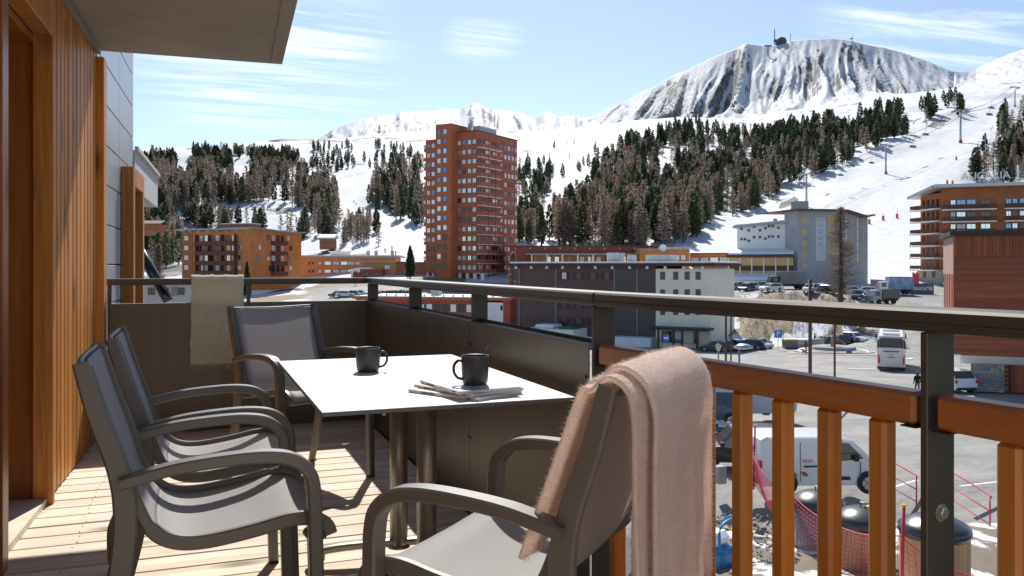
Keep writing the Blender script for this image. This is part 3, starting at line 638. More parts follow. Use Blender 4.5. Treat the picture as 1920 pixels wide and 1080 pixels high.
def make_chair(label):
    t = empty('sling_armchair', (0, 0, 0), 0, label, 'chair', 'grey sling armchairs around the table')
    sl_ = yz(SL, 0.0, 6); ns = len(sl_); cut = 6*4+3
    def sheet(i0, i1, name):
        vs = []; fs = []; K = 10
        for i in range(i0, i1+1):
            p = sl_[i]; u = i/(ns-1)
            tn = (sl_[min(i+1, ns-1)] - sl_[max(i-1, 0)]).normalized(); nv = Vector((1,0,0)).cross(tn)
            sag = 0.016*math.sin(math.pi*min(1, u*1.05))**0.7 + (0.012 if i < 2 else 0)
            for k in range(K+1):
                x = -0.236 + 0.472*k/K; q = 1-(x/0.236)**2
                vs.append(p + Vector((x, 0, 0)) - nv*(sag*q)*(1 if nv.z > 0 or nv.y > 0 else -1))
        for i in range(i1-i0):
            for k in range(K): a = i*(K+1)+k; fs.append((a, a+1, a+K+2, a+K+1))
        b = MB(); b.add(vs, fs, 0, True); o = b.build(name, M_sling, t); md = o.modifiers.new('thickness', 'SOLIDIFY'); md.thickness = 0.003; return o
    sheet(0, cut, 'backrest'); sheet(cut, ns-1, 'seat')
    for sx in (-1, 1):
        bk = yz(BACK, sx*0.262, 5); c = 5*4
        w_ = [0.026]*len(bk); th = [lerp(0.034, 0.052, min(1, i/15)) if i < 24 else lerp(0.052, 0.036, (i-24)/(len(bk)-24)) for i in range(len(bk))]
        MB().sweep(bk[:c+1], w_[:c+1], th[:c+1], cap=True).build('back_post', M_frame, t, sharp=30)
        MB().sweep(bk[c:], w_[c:], th[c:], cap=True).build('leg', M_frame, t, sharp=30)
        am = yz(ARM, sx*0.272, 5); MB().sweep(am, 0.046, [lerp(0.026, 0.034, i/len(am)) for i in range(len(am))], rnd=0.24).build('armrest', M_frame, t, sharp=30)
        lg = yz(LEG, sx*0.272, 4); MB().sweep(lg, [lerp(0.046, 0.036, i/(len(lg)-1)) for i in range(len(lg))], [lerp(0.034, 0.036, i/(len(lg)-1)) for i in range(len(lg))], rnd=0.24).build('leg', M_frame, t, sharp=30)
        MB().sweep([p + Vector((sx*0.243, 0, -0.004)) for p in sl_], 0.022, [0.026 if i < 24 else 0.034 for i in range(ns)]).build('side_rail', M_frame, t, sharp=30)
        for (yy, zz) in ((-0.350, 0.004), (0.202, 0.004)): MB().box(sx*0.268-0.018, sx*0.268+0.018, yy-0.018, yy+0.018, 0.0, 0.010, ch=0.003).build('foot_cap', M_black, t)
        MB().tube([(sx*0.268, 0.188, 0.455), (sx*0.236, 0.175, 0.470)], 0.013, 8).build('spacer', M_frame, t)
    # curved bar behind and below the seat, top hem bar, front bar
    MB().sweep(catmull([(-0.262, -0.246, 0.455), (-0.18, -0.268, 0.448), (0, -0.280, 0.445), (0.18, -0.268, 0.448), (0.262, -0.246, 0.455)], 6), 0.042, 0.022, side=(0, 0, 1)).build('crossbar', M_frame, t, sharp=30)
    MB().sweep(catmull([(-0.250, -0.332, 0.905), (-0.12, -0.343, 0.901), (0, -0.347, 0.899), (0.12, -0.343, 0.901), (0.250, -0.332, 0.905)], 5), 0.024, 0.012, side=(0, 0, 1)).build('top_bar', M_frame, t)
    MB().tube([(-0.24, 0.214, 0.455), (0.24, 0.214, 0.455)], 0.012, 8).build('crossbar', M_frame, t, sharp=30)
    return t
chairA = make_chair('grey sling armchair nearest the lens on the wall side of the table')
def put(c, x, y, fwd):
    c.location = (x, y, 0); c.rotation_euler = (0, 0, math.atan2(fwd[1], fwd[0]) - math.pi/2)
chairs = [chairA] + [copy_tree(chairA) for _ in range(3)]
put(chairA, 0.075, 2.375, (0.9993, 0.037))
put(chairs[1], 0.082, 3.035, (0.9993, 0.037)); chairs[1]['label'] = 'grey sling armchair along the wall side, farther from the lens'
put(chairs[2], 0.545, 4.545, (0.44, -0.9)); chairs[2]['label'] = 'grey sling armchair at the far end of the table, turned to the lens'
put(chairs[3], 0.674, 1.783, (-0.673, 0.739)); chairs[3]['label'] = 'grey sling armchair in front with the pink blanket over its back'

b = MB(); b.M = wallM(); b.box(-0.25, 2.75, -6.45, -6.25, -0.3, 2.555)  # unseen pale wall added behind the camera to bounce sunlight onto the balcony
tag(b.build('bounce_wall', mat('pale_bounce_wall', (0.80, 0.76, 0.70), rough=0.9, var=0.04, scale=2)), kind='structure')
# ------------------------------------------------------------ things on the table
M_mug = mat('matt_black_stoneware', (0.040, 0.040, 0.042), rough=0.40, var=0.15, scale=20, spec=0.5)
M_coffee = mat('black_coffee', (0.012, 0.007, 0.004), rough=0.08)
def mug(label, loc, r, h, hang):
    t = empty('mug', loc, hang, label, 'mug', 'black mugs on the table')
    k = r
    b = MB(); b.lathe([(0, 0.0), (k*0.78, 0.0), (k*0.86, 0.004), (k*0.94, h*0.22), (k*0.985, h*0.55), (k, h-0.002), (k*0.985, h), (k*0.955, h-0.001), (k*0.94, h*0.55), (k*0.86, h*0.12), (0, h*0.09)], 40); b.build('cup', M_mug, t)
    b = MB(); path = catmull([(k*0.93, 0, h*0.80), (k*1.22, 0, h*0.84), (k*1.52, 0, h*0.70), (k*1.56, 0, h*0.46), (k*1.30, 0, h*0.26), (k*0.90, 0, h*0.20)], 6)
    b.sweep(path, 0.013, 0.008, side=(0, 1, 0), rnd=0.6); b.build('handle', M_mug, t)
    MB().lathe([(0, 0), (k*0.945, 0)], 40, (0, 0, h*0.82)).build('coffee', M_coffee, t)
    return t
p = W(690, 697, 3.128); mug('black stoneware mug alone on the bare tabletop', (p.x, p.y, 0.7408), 0.046, 0.090, R(-24))
M_pages = mat('paper_page_edges', (0.66, 0.64, 0.61), rough=0.8, var=0.10, scale=300, stretch=(0.02, 0.02, 1))
def cover_mat(name, c1, c2, c3):
    m = bpy.data.materials.new(name); m.use_nodes = True; nt = m.node_tree; L = nt.links; bs = nt.nodes['Principled BSDF']
    t = nt.nodes.new('ShaderNodeTexCoord'); n = nt.nodes.new('ShaderNodeTexNoise'); n.inputs['Scale'].default_value = 9; n.inputs['Detail'].default_value = 5; L.new(t.outputs['Object'], n.inputs['Vector'])
    cr_ = nt.nodes.new('ShaderNodeValToRGB'); cr_.color_ramp.elements[0].position = 0.4; cr_.color_ramp.elements[0].color = (*c1, 1); cr_.color_ramp.elements[1].position = 0.62; cr_.color_ramp.elements[1].color = (*c2, 1)
    e = cr_.color_ramp.elements.new(0.52); e.color = (*c3, 1); L.new(n.outputs[0], cr_.inputs[0]); L.new(cr_.outputs[0], bs.inputs['Base Color']); bs.inputs['Roughness'].default_value = 0.35
    return m
covers = [cover_mat('magazine_cover_grey', (0.52, 0.50, 0.48), (0.72, 0.71, 0.70), (0.62, 0.60, 0.58)), cover_mat('magazine_cover_blush', (0.55, 0.46, 0.42), (0.70, 0.66, 0.63), (0.6, 0.53, 0.5)), cover_mat('magazine_cover_snow', (0.42, 0.43, 0.45), (0.78, 0.78, 0.78), (0.66, 0.67, 0.69))]
mz = 0.7408; labs = ['grey magazine at the bottom of the stack of three', 'blush magazine in the middle of the stack of three', 'pale magazine on top of the stack under the mug']
mc = [(0.783, 2.484), (0.797, 2.496), (0.798, 2.490)]; mr_ = [R(30), R(21.5), R(9)]; th_ = [0.010, 0.009, 0.009]
for i in range(3):
    t = empty('magazine', (mc[i][0], mc[i][1], mz), mr_[i], labs[i], 'magazine', 'magazines stacked on the table')
    w_, h_ = 0.105, 0.145
    MB().box(-w_+0.002, w_-0.001, -h_+0.001, h_-0.001, 0.0012, th_[i]-0.0012).build('pages', M_pages, t)
    b = MB(); b.box(-w_, w_, -h_, h_, th_[i]-0.0012, th_[i]); b.box(-w_, w_, -h_, h_, 0, 0.0012); b.box(-w_-0.0008, -w_+0.001, -h_, h_, 0.0002, th_[i]-0.0002); b.build('cover', covers[i], t)
    for zz_, a_, b2 in ((0.2, 0.03, 0.09), (0.2, -0.12, -0.10)):
        MB().box(-w_-0.0014, -w_-0.0009, a_, b2, th_[i]*0.25, th_[i]*0.75).build('spine_print', mat('dark_print', (0.12, 0.11, 0.11), rough=0.6), t)
    mz += th_[i] + 0.0004
m2 = (0.806, 2.455)
mug('black stoneware mug with a spoon, standing on the magazines', (m2[0], m2[1], mz), 0.043, 0.090, R(175))
sp = MB(); sp.sweep([Vector((0.010, 0.0, 0.03)), Vector((0.022, 0.004, 0.075)), Vector((0.040, 0.006, 0.118))], [0.006, 0.007, 0.011], [0.002, 0.002, 0.0025], side=(0, 1, 0), rnd=0.7)
sp.lathe([(0, -0.004), (0.009, -0.001), (0.011, 0.003)], 12, (0.007, 0, 0.022))
so_ = sp.build('spoon', mat('dark_steel_spoon', (0.18, 0.17, 0.165), rough=0.3, metal=0.9), None, (m2[0], m2[1], mz)); tag(so_, 'small dark metal spoon leaning in the mug on the magazines', 'spoon'); so_.rotation_euler = (0, 0, R(-20))

# ------------------------------------------------------------ blankets
def wool(name, c1, c2, weave=170.0, bump=0.6):
    m = bpy.data.materials.new(name); m.use_nodes = True; nt = m.node_tree; L = nt.links; bs = nt.nodes['Principled BSDF']
    uv = nt.nodes.new('ShaderNodeTexCoord'); 
    v = nt.nodes.new('ShaderNodeTexVoronoi'); v.inputs['Scale'].default_value = weave; v.inputs['Randomness'].default_value = 0.55; L.new(uv.outputs['Object'], v.inputs['Vector'])
    n = nt.nodes.new('ShaderNodeTexNoise'); n.inputs['Scale'].default_value = 26; n.inputs['Detail'].default_value = 6; L.new(uv.outputs['Object'], n.inputs['Vector'])
    a = nt.nodes.new('ShaderNodeMath'); a.operation = 'ADD'; L.new(v.outputs['Distance'], a.inputs[0]); L.new(n.outputs[0], a.inputs[1])
    mr = nt.nodes.new('ShaderNodeMapRange'); mr.inputs[1].default_value = 0.55; mr.inputs[2].default_value = 1.15; L.new(a.outputs[0], mr.inputs[0])
    mix = nt.nodes.new('ShaderNodeMix'); mix.data_type = 'RGBA'; mix.inputs[6].default_value = (*c2, 1); mix.inputs[7].default_value = (*c1, 1); L.new(mr.outputs[0], mix.inputs[0]); L.new(mix.outputs[2], bs.inputs['Base Color'])
    b = nt.nodes.new('ShaderNodeBump'); b.invert = True; b.inputs['Strength'].default_value = bump; b.inputs['Distance'].default_value = 0.004; L.new(a.outputs[0], b.inputs['Height']); L.new(b.outputs[0], bs.inputs['Normal'])
    bs.inputs['Roughness'].default_value = 0.95; bs.inputs['Specular IOR Level'].default_value = 0.1; bs.inputs['Sheen Weight'].default_value = 0.5; bs.inputs['Sheen Roughness'].default_value = 0.5
    tr = nt.nodes.new('ShaderNodeBsdfTranslucent'); L.new(mix.outputs[2], tr.inputs[0]); ms = nt.nodes.new('ShaderNodeMixShader'); ms.inputs[0].default_value = 0.5
    out = nt.nodes['Material Output']; L.new(bs.outputs[0], ms.inputs[1]); L.new(tr.outputs[0], ms.inputs[2]); L.new(ms.outputs[0], out.inputs[0])
    return m
def cloth(name, root, fn, ns, nt_, mt, thick, fuzz=0, flen=0.009, fringe=None):
    """fn(s,t) -> point; s along the drape 0..1, t across 0..1"""
    vs = [fn(i/ns, j/nt_) for i in range(ns+1) for j in range(nt_+1)]
    fs = [(i*(nt_+1)+j, i*(nt_+1)+j+1, (i+1)*(nt_+1)+j+1, (i+1)*(nt_+1)+j) for i in range(ns) for j in range(nt_)]
    b = MB(); b.add(vs, fs, 0, True); me_ = b.mesh(name, mt)
    uvl = me_.uv_layers.new(name='UVMap'); L_ = sum((vs[k*(nt_+1)+nt_//2+0] - vs[(k-1)*(nt_+1)+nt_//2]).length for k in range(1, ns+1)); Wd = (vs[nt_] - vs[0]).length
    for lp in me_.loops:
        i, j = divmod(lp.vertex_index, nt_+1); uvl.data[lp.index].uv = (j/nt_*Wd, i/ns*L_)
    o = link(name, me_, root); md = o.modifiers.new('thickness', 'SOLIDIFY'); md.thickness = thick; md.offset = 0
    if fuzz:
        rnd = random.Random(5); fb = MB()
        for _ in range(fuzz):
            s_, t_ = rnd.random(), rnd.random(); p0 = fn(s_, t_); e = 0.004
            du_ = fn(min(1, s_+e), t_) - fn(max(0, s_-e), t_); dv_ = fn(s_, min(1, t_+e)) - fn(s_, max(0, t_-e)); nn_ = du_.cross(dv_)
            if nn_.length < 1e-9: continue
            nn_.normalize(); sg = rnd.choice((-1, 1)); 
            dr_ = (nn_*sg + Vector((rnd.uniform(-.9, .9), rnd.uniform(-.9, .9), rnd.uniform(-.9, .9)))*0.8).normalized()
            ln = flen*rnd.uniform(0.4, 1.3); sd_ = dr_.orthogonal().normalized()*0.00035; q0 = p0 + nn_*sg*thick*0.45
            fb.add([q0-sd_, q0+sd_, q0 + dr_*ln + Vector((0, 0, -ln*0.2))], [(0, 1, 2)])
        tag(fb.build('wool_fuzz', mt, root), kind='stuff')
    if fringe:
        rnd = random.Random(9)
        for (send, cnt, ln) in fringe:
            fb = MB()
            for k in range(cnt):
                t_ = (k+0.5)/cnt; p0 = fn(send, t_); wv = [p0 + Vector((rnd.uniform(-.004, .004), rnd.uniform(-.004, .004), -0.002))]
                sw = Vector((rnd.uniform(-.012, .012), rnd.uniform(-.008, .008), 0))
                for q in (0.35, 0.7, 1.0): wv.append(p0 + sw*q + Vector((rnd.uniform(-.002, .002), rnd.uniform(-.002, .002), -ln*q*rnd.uniform(0.85, 1.1))))
                fb.tube(wv, [0.0022, 0.0018, 0.0014, 0.0006], 4, cap=False)
            tag(fb.build('fringe', mt, root), kind='stuff')
    return o
M_pink = wool('blush_wool', (0.97, 0.85, 0.78), (0.88, 0.70, 0.61), weave=210)
M_sage = wool('sage_cream_wool', (0.88, 0.88, 0.77), (0.76, 0.75, 0.60), weave=170)
cd = chairs[3]
bk = empty('pink_blanket', cd.location, cd.rotation_euler.z, 'fuzzy blush pink wool blanket over the front armchair back', 'blanket')
def noise1(x, k): return math.sin(x*k) * 0.5 + math.sin(x*k*2.3+1.3)*0.3 + math.sin(x*k*4.1+0.4)*0.2
FR_IN = [(-0.175, 0.575), (-0.195, 0.63), (-0.222, 0.70), (-0.258, 0.80), (-0.296, 0.90)]
def drape(inner, top_z, hang_y, zb_fn, x0, x1, fold_a, fold_k, phase, lift=0.0):
    def fn(s, t):
        x = lerp(x0, x1, t); L1, L2, L3 = 0.40, 0.12, 0.48
        zb = zb_fn(t)
        pin = [(x, a[0] + 0.018 + lift, a[1]) for a in inner]
        ptop = [(x, -0.300 + lift*0.3, top_z-0.012+lift), (x, -0.335, top_z+0.014+lift), (x, -0.372-lift, top_z-0.010+lift)]
        pout = [(x, hang_y-lift, lerp(top_z-0.06, zb, k/5)) for k in range(6)]
        P_ = [Vector(q) for q in pin + ptop + pout]; n = len(P_)-1; f = s*n; i = min(int(f), n-1); u = f-i
        p0, p1, p2, p3 = P_[max(i-1, 0)], P_[i], P_[i+1], P_[min(i+2, n)]
        q = 0.5*((2*p1)+(p2-p0)*u+(2*p0-5*p1+4*p2-p3)*u*u+(3*p1-p0-3*p2+p3)*u**3)
        dn = max(0.0, (s-0.62)/0.38)
        q.y += fold_a*dn*noise1(t*1.0+phase, fold_k) 
        q.x += 0.010*dn*noise1(t*2+phase+2, 7) + 0.012*(s-0.5)*noise1(s*2+phase, 5)
        q.z += 0.003*noise1(t*1.0+phase, 5)
        return q
    return fn
f1 = drape(FR_IN, 0.917, -0.382, lambda t: 0.555, -0.272, -0.165, 0.012, 14, 0.3, 0.0)
f2 = drape(FR_IN, 0.923, -0.396, lambda t: lerp(0.42, 0.455, t), -0.215, 0.205, 0.016, 17, 1.1, 0.009)
cloth('folded_layer', bk, f1, 60, 14, M_pink, 0.009, fuzz=9000, flen=0.012, fringe=[(1.0, 30, 0.075)])
cloth('blanket_cloth', bk, f2, 90, 60, M_pink, 0.009, fuzz=36000, flen=0.012, fringe=[(1.0, 90, 0.085)])
th = empty('sage_throw', (0.137, 6.19, 0), 0, 'sage and cream woven throw hung over the far railing', 'throw')
def throw(s, t):
    x = lerp(-0.175, 0.170, t) ; n = 0.0
    if s < 0.62: 
        u = s/0.62; z = lerp(0.455, 1.040, u); y_ = -0.018 - 0.012*(1-u); x += (1-u)*(-0.012 + 0.010*t); dn = 1-u
    elif s < 0.72:
        u = (s-0.62)/0.10; a = math.pi*u; y_ = 0.041 - 0.059*math.cos(a); z = 1.045 + 0.027*math.sin(a)**0.6; dn = 0
    else:
        u = (s-0.72)/0.28; z = lerp(1.04, 0.70, u); y_ = 0.103; dn = u
    y_ += -0.010*dn*abs(noise1(t+0.2, 10)); x += 0.004*noise1(s*3+t, 9); z += 0.004*noise1(t*3, 7)
    return Vector((x, y_, z))
cloth('throw_cloth', th, throw, 70, 30, M_sage, 0.010, fuzz=8000, flen=0.011, fringe=[(0.0, 60, 0.05)])
# ------------------------------------------------------------ buildings of the resort
M_pane = [mat('window_glass_sky', (0.72, 0.80, 0.88), rough=0.08, metal=0.7, var=0.05), mat('window_curtain_white', (0.85, 0.85, 0.82), rough=0.35, var=0.08, spec=0.8), mat('window_glass_dark', (0.035, 0.035, 0.04), rough=0.08, spec=0.8), mat('window_glass_blue', (0.20, 0.33, 0.50), rough=0.07, metal=0.6, var=0.05)]
M_wfr = mat('brown_window_frame', (0.10, 0.040, 0.025), rough=0.6)
M_wfw = mat('white_window_frame', (0.65, 0.64, 0.62), rough=0.6)
M_roofsnow = mat('roof_snow', (0.84, 0.85, 0.87), rough=0.8, var=0.04, scale=0.4, bump=0.3)
M_gutter = mat('zinc_gutter', (0.36, 0.37, 0.38), rough=0.5, metal=0.5)
M_white = mat('white_render', (0.84, 0.83, 0.80), rough=0.9, var=0.06, scale=0.6, detail=7)
def clad(name, c, vert=True, pitch_=0.18, var=0.16):
    """timber or shingle cladding: joints from a fine wave, tone drifting over the wall"""
    m = mat(name, c, rough=0.75, var=var, scale=0.5, detail=7)
    nt = m.node_tree; L = nt.links; bs = nt.nodes['Principled BSDF']
    t = nt.nodes.new('ShaderNodeTexCoord'); sx = nt.nodes.new('ShaderNodeSeparateXYZ'); L.new(t.outputs['Object'], sx.inputs[0])
    if vert: ad = nt.nodes.new('ShaderNodeMath'); L.new(sx.outputs[0], ad.inputs[0]); L.new(sx.outputs[1], ad.inputs[1]); src = ad.outputs[0]
    else: src = sx.outputs[2]
    md = nt.nodes.new('ShaderNodeMath'); md.operation = 'PINGPONG'; md.inputs[1].default_value = pitch_/2; L.new(src, md.inputs[0])
    mr = nt.nodes.new('ShaderNodeMapRange'); mr.inputs[1].default_value = 0.0; mr.inputs[2].default_value = pitch_*0.09; mr.inputs[3].default_value = 0.35; L.new(md.outputs[0], mr.inputs[0])
    old = bs.inputs['Base Color'].links[0].from_socket
    mu = nt.nodes.new('ShaderNodeMix'); mu.data_type = 'RGBA'; mu.blend_type = 'MULTIPLY'; mu.inputs[0].default_value = 1.0; L.new(old, mu.inputs[6]); L.new(mr.outputs[0], mu.inputs[7]); L.new(mu.outputs[2], bs.inputs['Base Color'])
    return m
WINC = {}
def winmesh(w, h, pane, frame, mull=1, ft=0.07, rev=0.06):
    k = (round(w, 2), round(h, 2), pane, frame.name, mull)
    if k in WINC: return WINC[k]
    b = MB(); b.box(-w/2, w/2, -0.02, 0.0, -h/2, h/2, 1)
    for (x0, x1, z0, z1) in ((-w/2-ft, -w/2, -h/2-ft, h/2+ft), (w/2, w/2+ft, -h/2-ft, h/2+ft), (-w/2, w/2, h/2, h/2+ft), (-w/2, w/2, -h/2-ft, -h/2)): b.box(x0, x1, -rev, 0.0, z0, z1, 0)
    for q in range(1, mull+1): xm = -w/2 + w*q/(mull+1); b.box(xm-0.03, xm+0.03, -rev*0.8, -0.021, -h/2, h/2, 0)
    WINC[k] = b.mesh('window', [frame, M_pane[pane]]); return WINC[k]
class Bld:
    def __init__(s, name, label, L_, R_, zb, cat='building', group=None):
        a, b = RD((L_[0]-CX)/FPX*L_[1], L_[1]), RD((R_[0]-CX)/FPX*R_[1], R_[1])
        s.w = (b-a).length; s.rz = math.atan2(b.y-a.y, b.x-a.x); s.zb = zb; s.o = empty(name, (a.x, a.y, zb), s.rz, label, cat, group); s.rnd = random.Random(sum(map(ord, name)) + int(L_[0]))
        s.a, s.u = a, (b-a).normalized()
    def x(s, px):        # local x where the line of sight at px meets the front plane
        u = (px-CX)/FPX; dx, dy = FW[0]+u*RT[0], FW[1]+u*RT[1]
        nx, ny = -s.u.y, s.u.x; t = (s.a.x*nx + s.a.y*ny)/(dx*nx+dy*ny); p = Vector((dx*t, dy*t, 0)); return (p-s.a).dot(s.u)
    def z(s, px, py):
        x = s.x(px); p = s.a + s.u*x; d = p.x*FW[0]+p.y*FW[1]; return zpx(py, d) - s.zb
    def part(s, name, m, fn, parent=None):
        b = MB(); fn(b); return b.build(name, m, parent or s.o)
    def box(s, name, m, *a, **k): b = MB(); b.box(*a, **k); return b.build(name, m, s.o)
    def win(s, x, z, w, h, face='F', y=0.0, pane=None, frame=None, mull=1, probs=(0.35, 0.35, 0.2, 0.1)):
        pane = s.rnd.choices(range(4), probs)[0] if pane is None else pane
        me_ = winmesh(w, h, pane, frame or M_wfr, mull)
        if face == 'F': o = link('window', me_, s.o, (x, y-0.005, z))
        elif face == 'R': o = link('window', me_, s.o, (y+0.005, x, z), R(90))
        elif face == 'L': o = link('window', me_, s.o, (y-0.005, x, z), R(-90))
        return o
# --- brick red tower
C_tower = clad('tower_panels', (0.46, 0.135, 0.062), vert=True, pitch_=1.1); C_tower2 = clad('tower_shaft_panels', (0.49, 0.150, 0.060), vert=False, pitch_=0.45); C_dark = clad('tower_parapet_red', (0.44, 0.125, 0.065), vert=True, pitch_=0.5)
T = Bld('apartment_tower', 'tall brick red apartment tower of some fifteen floors', (798, 244.5), (894, 235), -3.6)
TW, TD, ST, Z0 = T.w, 22.0, 2.74, 2.85; NF = 14; ZTt = Z0 + NF*ST + 1.9
xs0, xs1 = T.x(827), T.x(856)
T.box('wall', C_tower, 0, xs0+0.2, 0.0, TD, Z0, ZTt-1.2); T.box('wall', C_tower, xs1-0.2, TW, 0.0, TD, Z0, ZTt)
T.box('stair_shaft', C_tower2, xs0, xs1, -2.6, 6, 0.0, ZTt+2.4)
T.box('core', C_dark, 1.5, TW-1.5, 1.8, TD-1.5, 0, Z0)
T.box('roof_edge', M_wfr, xs1-0.3, TW+0.15, -0.15, TD+0.15, ZTt, ZTt+0.25)
T.part('roof_plant', mat('grey_plant_box', (0.55, 0.55, 0.54), rough=0.7), lambda b: (b.box(xs1+1.5, TW-3, 6, 15, ZTt+0.25, ZTt+2.6), b.box(xs1+0.5, xs1+1.2, 5, 6, ZTt+0.25, ZTt+3.4), b.box(xs1+2.5, xs1+3.1, 3, 3.8, ZTt+2.0, ZTt+3.8)))
for i in range(NF):
    zc = Z0 + ST*i + 1.62
    for k in range(3): T.win(xs0*(0.10+0.295*k)+0.55, zc-0.05, 1.05, 1.25, pane=T.rnd.choice((0, 1, 1, 0, 3)) if i > 2 else 2)
    ww = (TW-xs1)
    for k in range(4):
        T.win(xs1+ww*(0.14+0.235*k)+(0.0 if k < 2 else 0.25), zc, 1.05, 1.25, probs=(0.4, 0.3, 0.2, 0.1))
    for k in range(4): T.win(TD*(0.60+0.092*k), zc, 1.15, 1.3, 'R', TW, probs=(0.25, 0.35, 0.35, 0.05))
    T.win(TD*0.965, zc, 0.9, 1.3, 'R', TW, pane=1)
    # spandrel rib between floors
    T.part('floor_band', C_dark, lambda b: (b.box(TW+0.001, TW+0.10, 0.2, TD-0.2, zc+0.95, zc+1.25),))
    # loggias on the right face: slab, red parapet, posts
    bal = T.part('balcony', C_dark, lambda b: (b.box(TW+0.05, TW+1.3, 0.1, TD*0.52, zc-1.55, zc-0.45),))
    T.part('balcony_slab', M_white, lambda b: (b.box(TW+0.02, TW+1.32, 0.06, TD*0.525, zc-1.72, zc-1.56),), bal)
    for k in range(3): T.win(TD*(0.085+0.17*k), zc-0.05, 2.2, 1.5, 'R', TW, probs=(0.1, 0.35, 0.5, 0.05))
    T.part('side_balcony', C_dark, lambda b: (b.box(-1.25, -0.02, 0.8, 5.0, zc-1.5, zc-0.5),))
    T.part('side_balcony_slab', M_white, lambda b: (b.box(-1.3, -0.02, 0.7, 5.1, zc-0.35, zc+0.55),)) if i % 2 else None
for i in range(NF+1):
    for k in range(2): T.win(xs0+(xs1-xs0)*(0.22+0.38*k), Z0+ST*(i+0.42)+0.95, 1.1, 1.35, y=-2.6, pane=T.rnd.choice((0, 0, 3, 0)) if i > 3 else T.rnd.choice((2, 0)))
for k in range(4): T.part('balcony_fin', C_dark, lambda b: (b.box(TW+1.28, TW+1.40, TD*0.01+TD*0.17*k, TD*0.01+TD*0.17*k+0.18, Z0-0.6, ZTt-0.6),))
for k in range(9):
    T.box('stilt', M_white, TW-0.9+0.0, TW-0.1, 0.2+TD*k/8.8, 0.9+TD*k/8.8, 0, Z0-0.01) if k else None
for k in range(4): T.box('stilt', M_white, xs1+0.6+k*2.6, xs1+1.4+k*2.6, 0.05, 0.75, 0, Z0-0.01); T.box('stilt', M_white, 0.3+k*2.0, 0.9+k*2.0, 0.05, 0.75, 0, Z0-0.01)
# --- orange block of flats left
C_or = clad('orange_larch_siding', (0.62, 0.23, 0.062), vert=False, pitch_=0.22, var=0.2); C_br = clad('brown_red_siding', (0.38, 0.14, 0.065), vert=False, pitch_=0.22); C_bal = clad('dark_red_balcony_boards', (0.15, 0.050, 0.040), vert=True, pitch_=0.16)
O = Bld('orange_apartment_block', 'orange timber clad apartment block with dark red balconies', (342, 236), (470, 229), -8.0)
OW = O.w; zt = O.z(400, 432); rows = [O.z(400, y_) for y_ in (446, 464.5, 483, 501.5)]
xl = O.x(361)
O.box('wall', C_or, xl, OW, 0.0, 13, 2.5, zt); O.box('wall', C_br, 0, xl-0.01, -0.15, 13, 0, zt-0.1); O.box('base', mat('pale_orange_boards', (0.55, 0.33, 0.18), rough=0.8, var=0.1, scale=1), xl, OW-0.1, 0.15, 12.9, 0, 2.5)
O.part('roof', M_gutter, lambda b: b.prismx([(-1.6, zt+0.05), (14, zt-0.3), (14, zt+0.15), (-1.6, zt+0.5)], -0.8, OW+0.6))
for k in range(6): O.part('rafter', mat('pale_timber', (0.6, 0.5, 0.4), rough=0.7), lambda b: b.prismx([(-1.5, zt-0.0), (-0.01, zt-0.75), (-0.01, zt-0.1)], xl-0.3+k*3.0, xl+0.1+k*3.0))
O.part('penthouse', C_br, lambda b: (b.box(O.x(398), O.x(452), 4, 9, zt, zt+1.9),)); O.part('penthouse_snow', M_roofsnow, lambda b: (b.box(O.x(397), O.x(453), 3.8, 9.2, zt+1.9, zt+2.15),))
xa, xb = O.x(372), O.x(444)
for i, zr_ in enumerate(rows):
    O.win(O.x(350), zr_, 1.3, 1.25, y=-0.15, pane=1); 
    for k in range(7):
        O.win(lerp(xa, xb, (k+0.5)/7), zr_-0.1, 1.0, 1.6, probs=(0.3, 0.35, 0.33, 0.02))
    if i: O.win(O.x(449), zr_, 1.0, 1.2, pane=(3, 2, 1)[i-1])
    bal = O.part('balcony', C_bal, lambda b: (b.box(xa-0.3, xb+0.3, -1.5, -1.38, zr_-2.15, zr_-1.0), b.box(xa-0.3, xa-0.2, -1.38, -0.01, zr_-2.15, zr_-1.0), b.box(xb+0.2, xb+0.3, -1.38, -0.01, zr_-2.15, zr_-1.0), b.box(xa-0.2, xb+0.2, -1.37, -0.01, zr_-2.1, zr_-1.95)))
    for k in range(4): O.part('divider', C_bal, lambda b: (b.box(lerp(xa, xb, k/3.0)-0.1, lerp(xa, xb, k/3.0)+0.05, -1.37, -0.01, zr_-1.0, zr_+0.9),), bal)
O2 = Bld('orange_apartment_wing', 'orange timber wing with a stepped roof, joined to the block', (470.5, 229), (565, 246), -8.0)
zt2, zt3 = O2.z(471, 428), O2.z(564, 437)
O2.part('wall', C_or, lambda b: b.prismy([(0, 2.6), (O2.w, 2.6), (O2.w, zt3), (O2.w*0.72, zt3-0.2), (0, zt2)], 0, 11))
O2.part('roof', M_gutter, lambda b: (b.prismy([(-0.4, zt2), (O2.w*0.72, zt3-0.2), (O2.w+0.8, zt3), (O2.w+0.8, zt3+0.35), (O2.w*0.72, zt3+0.2), (-0.4, zt2+0.4)], -1.0, 11.5)))
O2.box('base', M_white, 0.3, O2.w, 0.1, 10.9, 0, 2.59); O2.box('garage_door', mat('dark_grey_door', (0.10, 0.10, 0.11), rough=0.6), O2.x(525), O2.x(535), 0.02, 0.09, 0.0, 2.3)
